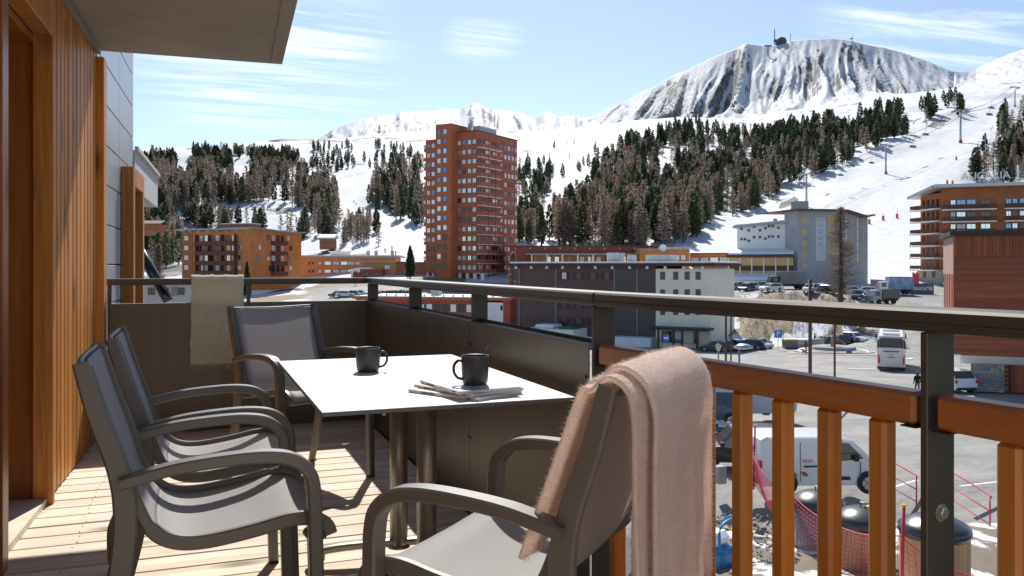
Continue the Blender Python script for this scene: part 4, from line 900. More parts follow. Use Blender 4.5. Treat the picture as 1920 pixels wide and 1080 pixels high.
for i, y_ in enumerate((446, 465, 484, 503)):
    zc = O2.z(520, y_)
    for px_, m_ in ((483, 1), (503, 0), (541, 1)):
        if (i + px_) % 3 or px_ == 541: O2.win(O2.x(px_+(4 if i % 2 else 0)), zc, 1.05, 1.35, pane=(1, 0, 2, 3)[(i+px_) % 4])
    xa, xb = O2.x(508), O2.x(534)
    for k in range(3): O2.win(lerp(xa, xb, (k+0.5)/3), zc-0.1, 1.2, 1.6, probs=(0.2, 0.35, 0.4, 0.05))
    O2.part('balcony', C_bal, lambda b: (b.box(xa, xb, -1.3, -1.2, zc-2.1, zc-0.95), b.box(xa, xa+0.1, -1.2, -0.01, zc-2.1, zc-0.95), b.box(xb-0.1, xb, -1.2, -0.01, zc-2.1, zc-0.95), b.box(xa+0.1, xb-0.1, -1.19, -0.01, zc-2.05, zc-1.9)))
# --- low ochre school-like block
C_oc = clad('ochre_siding', (0.60, 0.30, 0.11), vert=False, pitch_=0.25)
S = Bld('ochre_low_building', 'long low ochre timber building with two window rows under a snowy roof', (562, 262), (742, 262), -6.5)
zt = S.z(600, 483); S.box('wall', C_oc, 0, S.w, 0, 12, 0, zt); S.box('roof_edge', M_gutter, -0.6, S.w+1.5, -0.8, 12.5, zt, zt+0.35); S.box('roof_snow', M_roofsnow, -0.4, S.w+1.0, -0.4, 12.3, zt+0.35, zt+0.75)
for y_ in (493.5, 508.5):
    zc = S.z(640, y_)
    for px_ in (580, 587): S.win(S.x(px_), zc, 0.4, 0.7, pane=2)
    for px_ in (600,): S.win(S.x(px_), zc, 0.8, 0.95)
    for px_ in (614, 630, 645, 658, 672): S.win(S.x(px_), zc, 1.9, 0.95, mull=2, pane=S.rnd.choice((0, 1, 1)))
for px_ in (685, 700, 731): S.box('chimney', M_gutter, S.x(px_)-0.5, S.x(px_)+0.5, 5, 6, zt+0.75, zt+2.3)
S.part('lift_hut', M_white, lambda b: (b.box(S.x(600), S.x(636), 14, 18, zt-2, zt+2.0), b.box(S.x(598), S.x(638), 13.5, 18.5, zt+2.0, zt+2.3)))
S2 = Bld('ochre_entrance_wing', 'ochre and red wing with curved snowy porch roof before the low building', (664, 250), (800, 246), -5.6)
zt = S2.z(700, 492); S2.box('wall', C_oc, S2.x(675), S2.x(742), 0, 8, 0, zt); S2.box('wall', C_br, S2.x(742)+0.01, S2.w, -0.1, 8, 0, zt-0.1)
S2.box('roof_edge', M_gutter, S2.x(672), S2.x(744), -0.8, 8.5, zt, zt+0.3); S2.box('roof_edge', M_wfr, S2.x(744)+0.01, S2.w+0.3, -0.4, 8.5, zt-0.1, zt+0.1)
C_red = clad('dark_red_boards', (0.42, 0.095, 0.055), vert=True, pitch_=0.2)
S2.box('porch', C_red, S2.x(668), S2.x(722), -2.5, -0.02, 0, S2.z(700, 504.5)); S2.part('porch_snow', M_roofsnow, lambda b: b.prismy([(S2.x(672), S2.z(700, 504.4)), (S2.x(705), S2.z(700, 504.4)), (S2.x(700), S2.z(700, 501.5)), (S2.x(678), S2.z(700, 501.5))], -2.6, 0))
S2.box('white_pier', M_white, S2.x(664), S2.x(667.5), -2.6, -1.6, 0, S2.z(700, 504)); S2.win(S2.x(726), S2.z(726, 501), 1.6, 1.2, pane=1); S2.win(S2.x(755), S2.z(755, 502), 0.9, 1.2, pane=0)
for px_ in (690, 710): S2.win(S2.x(px_), S2.z(px_, 514), 2.0, 0.9, y=-2.5, pane=2)
# --- long red row behind
C_row = clad('red_brown_row', (0.36, 0.10, 0.055), vert=True, pitch_=0.3)
Rw = Bld('long_red_row', 'long flat roofed red brown building below the forest right of the tower', (955, 236), (1262, 236), -7.0)
zt = Rw.z(1100, 462); Rw.box('wall', C_row, 0, Rw.w, 0, 12, 0, zt); Rw.box('roof_edge', M_wfr, -0.3, Rw.w+0.3, -0.3, 12, zt, zt+0.2)
for k in range(11): Rw.box('spotlight', M_white, Rw.w*(k+0.4)/11-0.15, Rw.w*(k+0.4)/11+0.15, -0.35, -0.01, zt-0.75, zt-0.4)
Rw.box('terrace_roof', M_gutter, Rw.x(985), Rw.x(1205), -6.2, -0.31, Rw.z(1100, 478), Rw.z(1100, 476)); Rw.box('terrace_wall', C_or, Rw.x(1000), Rw.x(1200), -3.0, -0.02, 0, Rw.z(1100, 478)-0.01)
for k in range(8): Rw.box('terrace_pillar', M_white, Rw.x(995+28*k), Rw.x(997.5+28*k), -6.0, -5.4, 0, Rw.z(1100, 478)-0.01)
for k in range(12): Rw.win(Rw.x(1012+15.5*k), Rw.z(1100, 487), 1.1, 1.6, y=-3.0, probs=(0.2, 0.3, 0.5, 0))
R2 = Bld('ochre_corner_house', 'ochre timber house with four windows at the end of the red row', (1200, 226), (1293, 226), -6.0)
zt = R2.z(1250, 468); R2.box('wall', C_or, 0, R2.w, 0, 10, 0, zt); R2.box('roof_edge', M_gutter, -0.3, R2.w+0.4, -0.6, 10, zt, zt+0.25); R2.part('roof_snow', M_roofsnow, lambda b: (b.box(R2.x(1245), R2.w, 1, 9, zt+0.25, zt+0.7),))
for k in range(4): R2.win(R2.x(1248+11*k), R2.z(1260, 483), 1.1, 1.4, pane=1)
b = MB(); b.lathe([(0, 0.0), (0.7, 0.12), (1.0, 0.32)], 16); ds = b.build('satellite_dish', M_white, R2.o, (R2.x(1242), -0.6, zt+0.4)); ds.rotation_euler = (R(75), 0, 0)
R3 = Bld('ochre_annex', 'low ochre annex between the corner house and the white hotel', (1293.5, 232), (1376, 228), -6.0)
zt = R3.z(1330, 475.5); R3.box('wall', C_or, 0, R3.w, 0, 8, 0, zt); R3.box('roof_edge', M_wfr, -0.2, R3.w+0.2, -0.5, 8, zt, zt+0.2)
for k in range(4): R3.win(R3.x(1303+18*k), R3.z(1330, 488), 2.0, 1.5, mull=2, pane=(1, 1, 0, 1)[k])
R3.part('outside_stair', M_wfr, lambda b: b.prismy([(R3.x(1345), 1.0), (R3.x(1378), 1.0), (R3.x(1378), 1.6), (R3.x(1350), 6.0), (R3.x(1345), 6.0)], -3.0, -1.6))
# --- dark clad building with the cream end
C_dk = clad('aubergine_cladding', (0.125, 0.080, 0.072), vert=True, pitch_=0.3, var=0.1); C_dk2 = clad('slate_cladding', (0.105, 0.085, 0.084), vert=True, pitch_=0.3, var=0.1)
D = Bld('dark_clad_building', 'aubergine clad lodge with a cream end and snow on its flat roof', (968, 140), (1333, 124), -11.3)
M_cream = mat('cream_render', (0.86, 0.80, 0.66), rough=0.9, var=0.05, scale=0.5, detail=7)
xd, xs_ = D.x(1230), D.x(1152)
zt0, zt1 = D.z(968, 500), D.z(1333, 499)
hz = max(zt0, zt1)
D.box('wall', C_dk, 0, xs_, 0, 14, 1.2, hz); D.box('wall', C_dk2, xs_+0.005, xd, -0.06, 14, 1.2, hz); D.box('wall', M_cream, xd+0.005, D.w, -0.12, 14, 0, hz-0.4); D.box('base', M_white, 0, xd, -0.2, 13.9, 0, 1.19)
D.box('fascia', clad('maroon_fascia', (0.10, 0.032, 0.034), vert=False, pitch_=0.4), -1.0, D.w+0.9, -1.1, 15, hz-0.0, hz+0.42); D.part('roof_snow', M_roofsnow, lambda b: (b.box(-0.8, D.w+0.5, -0.9, 14.8, hz+0.42, hz+0.72, 0, 0.1),))
for k in range(12): D.box('soffit_light', M_white, D.w*k/11.5+0.2, D.w*k/11.5+0.55, -0.9, -0.55, hz-0.42, hz-0.01)
for (a, b_, h_) in ((1115, 1137, 1.5), (1154, 1160, 1.1), (1190, 1240, 1.1)): D.box('roof_box', mat('weathered_metal_box', (0.42, 0.43, 0.42), rough=0.7, var=0.2, scale=2), D.x(a), D.x(b_), 5, 8, hz+0.72, hz+0.72+h_)
M_shut = mat('maroon_shutter', (0.11, 0.025, 0.025), rough=0.7)
for y_ in (517, 572, 603):
    for px_ in (1058, 1085, 1112, 1138):
        D.win(D.x(px_), D.z(px_, y_), 0.75, 1.05, pane=D.rnd.choice((1, 2))); D.box('shutter', M_shut, D.x(px_)-1.0, D.x(px_)-0.46, -0.05, -0.003, D.z(px_, y_)-0.6, D.z(px_, y_)+0.6); D.box('shutter', M_shut, D.x(px_)+0.46, D.x(px_)+1.0, -0.05, -0.003, D.z(px_, y_)-0.6, D.z(px_, y_)+0.6)
    for px_ in (1002, 1014, 1026): D.win(D.x(px_), D.z(px_, y_-5), 0.45, 0.35, pane=2, mull=0)
    D.win(D.x(1168), D.z(1168, y_+16), 0.75, 0.3, pane=2, mull=0)
for (px_) in (974, 1043, 1152.5, 1195): D.part('downpipe', M_gutter, lambda b: (b.box(D.x(px_)-0.05, D.x(px_)+0.05, -0.17, -0.065, 0.9, hz-0.42),))
for y_ in (517, 550, 583):
    for px_ in (1243, 1267.5, 1289, 1309.5): D.win(D.x(px_), D.z(px_, y_), 0.62, 1.05, y=-0.12, pane=2)
D.part('canopy', mat('dark_canopy', (0.03, 0.03, 0.033), rough=0.6), lambda b: (b.box(D.x(1232), D.x(1333)+0.5, -3.2, -0.13, 3.0, 3.35),))
for px_ in (1246, 1274, 1290, 1318): D.box('canopy_post', M_wfr, D.x(px_)-0.14, D.x(px_)+0.14, -3.0, -2.75, 0, 2.99)
for px_, w_, k_ in ((1252, 1.7, 2), (1272, 1.0, 3), (1306, 0.6, 2)): D.win(D.x(px_), 1.55, w_, 2.0, y=-0.12, pane=k_, mull=0)
D.box('terrace_wall', M_white, D.x(1158), D.x(1232), -3.0, -0.21, 0, 1.6); D.box('plinth', M_cream, D.x(1236), D.x(1330), -1.2, -0.13, 0, 0.9)
D.box('loading_dock', M_cream, D.x(1010), D.x(1102), -5.5, -0.21, 0, 2.6); D.part('dock_snow', M_roofsnow, lambda b: (b.box(D.x(1025), D.x(1060), -4.5, -1, 2.6, 3.2, 0, 0.25),)); D.part('tarpaulin', mat('green_tarpaulin', (0.05, 0.12, 0.10), rough=0.6), lambda b: (b.box(D.x(1070), D.x(1095), -4.5, -1, 2.6, 3.0, 0, 0.1),))
D.win(D.x(1055), 1.2, 1.0, 0.8, y=-5.5, pane=2)
# --- red flat roofed shops in front of the parking
F = Bld('red_shop_row', 'low red shop building with a white end wall and snow lined roof', (668, 150), (957, 141), -10.2)
zt = F.z(800, 562); xw = F.x(905); F.box('wall', C_red, 0, xw, 0, 12, 0, zt); F.box('wall', M_white, xw+0.005, F.x(944), -0.1, 12, 0, zt-0.3); F.box('wall', C_red, F.x(944)+0.005, F.w, -0.15, 12, 0, zt)
F.box('fascia', C_dark, -0.4, F.w+0.4, -0.7, 12.4, zt, zt+0.45); F.part('roof_snow', M_roofsnow, lambda b: (b.box(-0.2, F.w+0.2, -0.5, 12.2, zt+0.45, zt+0.6),))
for k in range(14): F.win(F.x(700+15*k) if k < 13 else F.x(935), F.z(800, 577), 1.05, 1.3, pane=F.rnd.choice((2, 2, 1)), mull=0) if k < 13 else F.box('lamp', M_black, F.x(941)-0.15, F.x(941)+0.15, -0.25, -0.11, zt-1.6, zt-0.8)
for k in range(16): F.box('roof_vent', M_gutter, F.w*k/16+0.3, F.w*k/16+0.55, 0.2, 0.45, zt+0.6, zt+0.95)
F.box('roof_cabinet', M_gutter, F.x(795), F.x(808), 3, 5, zt+0.6, zt+1.8)
# --- white and grey hotel
H = Bld('white_hotel_wing', 'white rendered hotel wing with small square windows below the piste', (1382, 190), (1495, 184), -5.5)
zt = H.z(1440, 419); H.box('wall', M_white, 0, H.w, 0, 12, 0, zt); H.part('roof', M_gutter, lambda b: (b.prismy([(-0.8, zt-0.9), (H.w, zt+0.15), (H.w, zt+0.5), (-0.8, zt-0.45)], -0.9, 12.5),)); H.part('roof_snow', M_roofsnow, lambda b: (b.prismy([(-0.6, zt-0.4), (H.w, zt+0.51), (H.w, zt+0.9), (-0.6, zt-0.2)], -0.5, 12.3),))
for (px_, y_) in ((1390.5, 429), (1404, 432), (1414, 425), (1425, 432), (1435, 428), (1442, 424), (1449, 424), (1459.5, 427), (1390.5, 448.5), (1397, 448.5), (1404, 451.5), (1414, 444.5), (1425, 444.5), (1435, 447.5), (1442, 443.5), (1449, 443.5), (1459.5, 443.5)): H.win(H.x(px_), H.z(px_, y_), 0.42, 0.42, pane=2, mull=0)
M_ply = mat('plywood_boarding', (0.70, 0.46, 0.20), rough=0.8, var=0.1, scale=0.8)
for y_ in (428, 447.5, 463): H.box('boarded_window', M_ply, H.x(1477), H.x(1487), -0.06, -0.002, H.z(1482, y_)-0.6, H.z(1482, y_)+0.6)
zg = H.z(1440, 474); H.part('terrace_roof_snow', M_roofsnow, lambda b: b.prismx([(-5.5, zg-0.5), (-0.01, zg-0.5), (-0.01, zg+1.0), (-5.0, zg)], -0.8, H.w-0.1)); H.box('terrace_fascia', M_wfr, -1.2, H.w-0.1, -5.6, -5.4, zg-1.1, zg-0.4)
H.box('terrace_band', M_wfr, -1.0, H.w-0.1, -5.3, -5.1, zg-4.0, zg-2.9); H.box('boarding', M_ply, -0.9, H.w-0.15, -5.09, -4.9, zg-2.89, zg-1.1); H.box('boarding', M_ply, -0.9, H.w-0.15, -5.09, -4.9, zg-5.0, zg-4.01)
for k in range(6): H.box('terrace_post', M_white, -0.9+k*(H.w-0.4)/5, -0.65+k*(H.w-0.4)/5, -5.35, -5.11, zg-5.0, zg-1.1)
H.part('lower_snow_roof', M_roofsnow, lambda b: b.prismx([(-8.5, zg-6.0), (-5.0, zg-6.0), (-5.0, zg-4.6), (-8.2, zg-5.4)], -1.5, H.w-0.2)); H.box('lower_wall', M_white, -1.0, H.w-0.3, -8.0, -5.3, 0, zg-6.01)
for k in range(3): H.box('boarded_window', M_ply, 2.5+k*3.2, 4.6+k*3.2, -8.06, -8.002, zg-7.8, zg-6.4)
H.box('chimney', mat('weathered_white', (0.5, 0.48, 0.44), rough=0.9, var=0.2, scale=0.8), H.x(1474), H.x(1494), 4, 7, zt, zt+2.6); H.box('chimney', M_gutter, H.x(1444), H.x(1450), 4, 5, zt, zt+1.3)
M_hg = mat('grey_rendered_blocks', (0.40, 0.41, 0.42), rough=0.9, var=0.14, scale=0.35, detail=8)
H2 = Bld('grey_hotel_tower', 'grey hotel block with boarded windows and a faded vertical sign', (1495.5, 180), (1578, 182), -5.5)
zt = H2.z(1540, 396); H2.box('wall', M_hg, 0, H2.w, 0, 5.6, 0, zt)
H3 = Bld('grey_hotel_flank', 'grey angled hotel side with tall boarded strips behind the bare larch', (1578.5, 182), (1627, 192), -5.5)
z3 = H3.z(1627, 405); H3.part('wall', M_hg, lambda b: b.prismy([(0, 0), (H3.w, 0), (H3.w, z3), (0, zt)], 0, 5.6))
M_rbr = mat('brown_roof_edge', (0.16, 0.10, 0.075), rough=0.7)
H2.part('roof', M_rbr, lambda b: (b.box(-1.2, H2.w+0.3, -1.4, 13, zt, zt+0.4),)); H3.part('roof', M_rbr, lambda b: (b.prismy([(0, zt), (H3.w*0.75, z3-0.5), (H3.w+1.0, z3+0.1), (H3.w+1.0, z3+0.45), (H3.w*0.75, z3-0.1), (0, zt+0.4)], -1.4, 13),))
for y_ in (414, 436, 456.5, 477.5, 500): H2.box('boarded_window', M_ply, H2.x(1504), H2.x(1512.5), -0.06, -0.002, H2.z(1508, y_)-0.65, H2.z(1508, y_)+0.65)
sg = H2.box('sign_panel', mat('faded_white_sign', (0.62, 0.63, 0.64), rough=0.8, var=0.06, scale=0.6), H2.x(1529), H2.x(1548), -0.12, -0.004, H2.z(1540, 489), H2.z(1540, 408))
def text(body, size, parent, loc, rot, m, name='lettering', ext=0.02, align='CENTER'):
    cu = bpy.data.curves.new(name, 'FONT'); cu.body = body; cu.size = size; cu.extrude = ext; cu.offset = size*0.012; cu.align_x = align; cu.align_y = 'CENTER'
    o = bpy.data.objects.new(name, cu); COL.objects.link(o); o.parent = parent; o.location = loc; o.rotation_euler = rot
    bpy.context.view_layer.update(); dg = bpy.context.evaluated_depsgraph_get(); me_ = bpy.data.meshes.new_from_object(o.evaluated_get(dg)); bpy.data.objects.remove(o)
    me_.materials.clear(); me_.materials.append(m); q = link(name, me_, parent, loc); q.rotation_euler = rot; return q
M_let = mat('grey_lettering', (0.46, 0.48, 0.51), rough=0.7)
text('HOTEL', 0.75, H2.o, (H2.x(1538.5), -0.13, H2.z(1540, 412)), (R(90), 0, 0), M_let)
for i, ch in enumerate('ERRA'): text(ch, 1.9, H2.o, (H2.x(1538.5), -0.13, H2.z(1540, 422+i*12)), (R(90), R(-90), 0), M_let)
for px_ in (1555, 1562, 1570): 
    for y_ in (412, 434, 456, 478): H2.box('boarded_window', M_ply, H2.x(px_)-0.35, H2.x(px_)+0.35, -0.05, -0.003, H2.z(px_, y_)-0.9, H2.z(px_, y_)+0.9)
for k in range(4):
    for y_ in (418, 440, 462, 482): H3.box('boarded_strip', M_ply if k % 2 else M_white, H3.w*(0.15+0.22*k)-0.3, H3.w*(0.15+0.22*k)+0.3, -0.05, -0.003, H3.z(1600, y_)-1.15, H3.z(1600, y_)+1.15)
H2.box('plant_room', M_gutter, H2.x(1508), H2.x(1530), 3, 5.5, zt+0.4, zt+2.4)
# --- Araucaria hotel
C_ar = clad('honey_timber_hotel', (0.44, 0.155, 0.060), vert=False, pitch_=0.3, var=0.18); C_arb = clad('hotel_balcony_boards', (0.15, 0.060, 0.035), vert=True, pitch_=0.25)
M_stone = mat('grey_stone_masonry', (0.30, 0.29, 0.27), rough=0.9, var=0.35, scale=1.6, detail=8, bump=0.5)
A_ = Bld('terrace_hotel', 'honey timber hotel with stacked curved balconies and rooftop letters', (1766, 192), (1990, 184), -7.0)
zt = A_.z(1800, 352); A_.box('wall', C_ar, 0, A_.w, 0, 14, 0, zt); A_.box('roof_edge', mat('pale_metal_roof', (0.55, 0.56, 0.57), rough=0.4, metal=0.4), -1.8, A_.w+1, -2.4, 14.5, zt, zt+0.75)
AL = Bld('terrace_hotel_end', 'stepped end of the honey timber hotel on a grey stone base', (1726, 200), (1765.6, 192), -7.0)
zl = AL.z(1745, 362); AL.box('wall', C_ar, 0, AL.w, 0, 10, AL.z(1745, 507), zl-0.3); AL.box('stone_base', M_stone, -0.5, AL.w+1.6, -0.6, 10, 0, AL.z(1745, 507)-0.01); AL.part('roof_edge', MATS['pale_metal_roof'], lambda b: b.prismy([(-1.9, zl-1.1), (AL.w, zt-0.05), (AL.w, zt+0.7), (-1.9, zl-0.5)], -2.3, 10))
lev = [388 + 22.7*k for k in range(7)]
for i, y_ in enumerate(lev):
    zc = A_.z(1800, y_-8) 
    if i < 4:
        for px_, w_ in ((1787, 0.9), (1802, 1.7), (1821, 1.7), (1848, 1.8), (1891, 0.9), (1903, 0.9), (1917, 0.9), (1935, 1.6)): A_.win(A_.x(px_), zc-0.2, w_, 1.6, probs=(0.25, 0.25, 0.15, 0.35))
    for (a, b_) in ((1766, 1865), (1882, 1990)):
        xa, xb = max(0.0, A_.x(a)), A_.x(b_); zf = zc-1.55
        bal = A_.part('balcony', C_arb, lambda b: (b.box(xa, xb, -2.0, -1.9, zf+0.30, zf+0.62), b.box(xa, xb, -2.0, -1.9, zf+0.75, zf+1.05), *[b.box(xa+(xb-xa)*k/8-0.06, xa+(xb-xa)*k/8+0.06, -1.98, -1.9, zf, zf+1.04) for k in range(9)]))
        A_.part('balcony_slab', M_white, lambda b: (b.box(xa-0.05, xb+0.05, -2.1, -0.01, zf-0.28, zf),), bal)
    zc = AL.z(1745, y_-6); 
    if i < 6:
        zf = zc-1.3
        for k in range(4): AL.win(AL.w*(0.16+0.22*k), zc, 0.6, 1.8, pane=2, mull=0, frame=C_arb)
        bal = AL.part('balcony', C_arb, lambda b: (b.box(-1.9, AL.w-0.4, -1.5, -1.42, zf+0.35, zf+0.6), b.box(-1.9, AL.w-0.4, -1.5, -1.42, zf+0.75, zf+1.0), *[b.box(-1.9+(AL.w+1.5)*k/7-0.06, -1.9+(AL.w+1.5)*k/7+0.06, -1.5, -1.40, zf, zf+1.0) for k in range(8)], b.box(-1.9, -1.82, -1.4, 2.5, zf+0.2, zf+1.0)))
        AL.part('balcony_slab', M_white, lambda b: (b.box(-2.0, AL.w-0.3, -1.6, -0.01, zf-0.28, zf),), bal)
for px_ in (1738, 1755): AL.box('boarded_window', C_arb, AL.x(px_)-0.6, AL.x(px_)+0.6, -0.65, -0.605, AL.z(1745, 514)-0.8, AL.z(1745, 514)+0.8)
text('AUCARIA', 2.3, A_.o, (A_.x(1845), -1.8, zt+2.35), (R(90), 0, 0), M_white); text('* * * *', 1.3, A_.o, (A_.x(1838), -1.8, zt+1.0), (R(90), 0, 0), M_white)
A_.part('letter_frame', M_wfr, lambda b: (b.box(A_.x(1826), A_.x(1866), -1.7, -1.65, zt+0.76, zt+0.9), b.box(A_.x(1826), A_.x(1866), -1.7, -1.65, zt+1.35, zt+1.45)))
A_.box('roof_plant', M_gutter, A_.x(1860), A_.x(1885), 3, 6, zt+0.75, zt+1.8); A_.part('roof_mast', M_white, lambda b: b.tube([(A_.x(1911), 1, zt+0.7), (A_.x(1911), 1, zt+4.8)], 0.22, 8)); A_.part('roof_mast', M_gutter, lambda b: b.tube([(A_.x(1885), 1, zt+0.7), (A_.x(1885), 1, zt+4.0)], 0.06, 6))
sw_ = Bld('stone_sign_wall', 'dark stone wall carrying the white araucaria lettering', (1700, 168), (1751, 168), -6.6); sw_.box('wall', mat('dark_slate_wall', (0.12, 0.13, 0.14), rough=0.8, var=0.25, scale=1.0), 0, sw_.w, 0, 0.7, 0, sw_.z(1725, 531))
text('araucaria', 1.35, sw_.o, (sw_.w/2, -0.05, sw_.z(1725, 540)), (R(90), 0, 0), M_white)
# --- red shingled building at the right, standing on stone pillars
def slats(parent, m, x0, x1, y, z0, z1, stp, vert=False):
    k = 0
    if vert:
        n = int((x1-x0)/stp)
        for i in range(n): MB().box(x0+stp*i+0.012, x0+stp*(i+1)-0.012, y-0.05-(0.02 if i % 2 else 0), y, z0, z1).build('board', m, parent)
    else:
        n = int((z1-z0)/stp)
        for i in range(n): MB().add([(x0, y-0.055, z0+stp*i+0.008), (x1, y-0.055, z0+stp*i+0.008), (x1, y-0.02, z0+stp*(i+1)), (x0, y-0.02, z0+stp*(i+1)), (x0, y, z0+stp*i+0.008), (x1, y, z0+stp*i+0.008)], [(0, 1, 2, 3), (4, 5, 1, 0)]).build('board', m, parent)
M_sh = wood('red_brown_boards', (0.26, 0.070, 0.034), (0.37, 0.12, 0.060), axis='X', grain=0.9, rough=0.75, rnd=0.16, bump=0.1); M_sh2 = wood('red_brown_upright_boards', (0.26, 0.070, 0.034), (0.37, 0.12, 0.060), axis='Z', grain=0.9, rough=0.75, rnd=0.16, bump=0.1)
N_ = Bld('red_board_building', 'dark red board clad building raised on stone pillars', (1791, 60), (2200, 55), -5.2)
zt = N_.z(1850, 441); zm = N_.z(1850, 478); N_.box('wall', C_dark, 0.0, N_.w, 0.0, 9, 0, zt)
slats(N_.o, M_sh, -0.03, N_.w, -0.002, 0.02, zm-0.02, 0.215); slats(N_.o, M_sh2, -0.02, N_.w, -0.002, zm, zt-0.05, 0.20, True)
N_.box('roof_edge', mat('dark_roof_edge', (0.035, 0.030, 0.030), rough=0.6), -0.35, N_.w, -0.35, 9.3, zt, zt+0.32)
SD = mat('pale_pink_boards', (0.42, 0.27, 0.22), rough=0.8, var=0.12, scale=1)
N_.box('side_boarding', SD, -0.10, -0.012, 0.3, 8.7, N_.z(1791, 515), zt-0.02); N_.box('side_boarding', SD, -0.10, -0.012, 0.3, 8.7, 0.02, N_.z(1791, 617)); N_.box('side_windows', C_dark, -0.08, -0.012, 0.4, 8.6, N_.z(1791, 616.8), N_.z(1791, 515.3))
for k in range(4): N_.box('mullion', SD, -0.14, -0.081, 1.2+k*2.0, 1.45+k*2.0, N_.z(1791, 616.8), N_.z(1791, 515.3))
N_.part('soffit', M_white, lambda b: b.prismx([(-0.1, -0.02), (9, -0.02), (9, -0.35), (1.2, -0.75), (0.6, -0.6)], 0.4, N_.w))
zgr = G0(60) - (-5.2)
pil = empty('stone_pillar', (*N_.o.location[:2], G0(60)), N_.rz, 'stone pillar carrying the red board building', 'pillar')
x0_, x1_ = N_.x(1829), N_.x(1888); ph = -5.2 - G0(60) - 0.55
pr = random.Random(3); zc_ = 0.0
MB().box(x0_+0.03, x1_-0.03, 1.03, 2.97, 0, ph).build('core', mat('mortar', (0.28, 0.26, 0.23), rough=0.95), pil)
stone_ms = [mat('pillar_stone_%s' % n, c, rough=0.9, var=0.2, scale=3, bump=0.3) for n, c in (('grey', (0.28, 0.28, 0.28)), ('tan', (0.36, 0.28, 0.20)), ('blue', (0.22, 0.24, 0.27)), ('pale', (0.40, 0.38, 0.34)))]
while zc_ < ph-0.05:
    h_ = min(pr.uniform(0.14, 0.26), ph-zc_); xx = x0_
    while xx < x1_-0.05:
        w_ = min(pr.uniform(0.25, 0.65), x1_-xx); MB().box(xx+0.012, xx+w_-0.012, 1.0-pr.uniform(0, 0.04), 1.2, zc_+0.012, zc_+h_-0.012, ch=0.02).build('stone', pr.choice(stone_ms), pil); xx += w_
    yy = 1.2
    while yy < 2.9:
        w_ = min(pr.uniform(0.3, 0.7), 2.97-yy); MB().box(x0_-pr.uniform(0, 0.03), x0_+0.2, yy+0.012, yy+w_-0.012, zc_+0.012, zc_+h_-0.012, ch=0.02).build('stone', pr.choice(stone_ms), pil); yy += w_
    zc_ += h_
st = empty('porch_stair', (*N_.o.location[:2], G0(60)), N_.rz, 'dark red wooden porch with stair railing under the red building', 'stair')
MB().box(N_.x(1902), N_.x(1990), 1.5, 6, 0.0, ph+0.3).build('porch_wall', C_dark, st)
for k in range(5): MB().box(N_.x(1888), N_.x(1902)-0.02, 1.0, 1.1, 0.5+0.32*k, 0.62+0.32*k).build('rail', M_shut, st)
for k in range(4): MB().box(N_.x(1889)+0.16*k, N_.x(1889)+0.05+0.16*k, 0.95, 0.999, 0.2, 2.0).build('baluster', M_shut, st)
# --- pale house and chalets at the far left
P_ = Bld('pale_low_house', 'pale rendered house with square windows beyond the left railing', (262, 118), (372, 120), -9.6)
zt = P_.z(330, 532); P_.box('wall', mat('pale_pink_render', (0.52, 0.47, 0.43), rough=0.9, var=0.08, scale=0.5), 0, P_.w, 0, 9, 0, zt); P_.box('roof_edge', M_gutter, -0.4, P_.w+0.4, -0.5, 9.4, zt, zt+0.2); 
for px_ in (284, 310, 340): P_.win(P_.x(px_), P_.z(px_, 546), 0.75, 0.9, pane=2)
P_.box('louvre', mat('grey_louvre', (0.25, 0.24, 0.22), rough=0.8), P_.x(321), P_.x(333), -0.05, -0.003, P_.z(327, 555), P_.z(327, 537))
for (pxc, yb, d_, w_, lab) in ((283, 432, 330, 34, 'brown timber chalet on the wooded slope beside the metal facade'), (612, 458, 330, 26, 'small timber chalet under snow above the ochre building'), (590, 348, 700, 52, 'long low avalanche shed on the snowy hill')):
    Cb = Bld('chalet', lab, (pxc-w_/2, d_), (pxc+w_/2, d_), zpx(yb, d_)-2.0); hh = 3.4 if w_ < 45 else 3.0
    Cb.box('wall', C_br, 0, Cb.w, 0, 6, 0, hh+1.0); Cb.part('roof', M_roofsnow if w_ != 34 else M_rbr, lambda b: b.prismx([(-1.2, hh+0.9), (3, hh+2.2), (7.2, hh+0.9), (7.2, hh+1.3), (3, hh+2.7), (-1.2, hh+1.3)], -0.8, Cb.w+0.8))
    for k in range(3): Cb.win(Cb.w*(0.2+0.3*k), hh-0.6, 0.9, 1.0, pane=2)
# ------------------------------------------------------------ trees
M_needle = [mat('pine_needles_%s' % n, c, rough=0.8, var=0.35, scale=1.3, obj_rand=0.25, spec=0.2) for n, c in (('dark', (0.095, 0.130, 0.070)), ('mid', (0.130, 0.155, 0.080)))]
M_larch = [mat('bare_larch_twigs_%s' % n, c, rough=0.9, var=0.3, scale=1.5, obj_rand=0.22, spec=0.1) for n, c in (('grey', (0.34, 0.275, 0.225)), ('brown', (0.36, 0.265, 0.20)))]
def thin_leaf(m, f):
    """needles and twigs let light through when seen against the sun"""
    nt = m.node_tree; L = nt.links; bs = nt.nodes['Principled BSDF']; tr = nt.nodes.new('ShaderNodeBsdfTranslucent'); L.new(bs.inputs['Base Color'].links[0].from_socket, tr.inputs[0])
    ms_ = nt.nodes.new('ShaderNodeMixShader'); ms_.inputs[0].default_value = f; out = nt.nodes['Material Output']; L.new(bs.outputs[0], ms_.inputs[1]); L.new(tr.outputs[0], ms_.inputs[2]); L.new(ms_.outputs[0], out.inputs[0])
for m_ in M_needle: thin_leaf(m_, 0.4)
for m_ in M_larch: thin_leaf(m_, 0.4)
M_trunk = mat('conifer_bark', (0.085, 0.062, 0.048), rough=0.95, var=0.3, scale=3)
tr_rnd = random.Random(21)
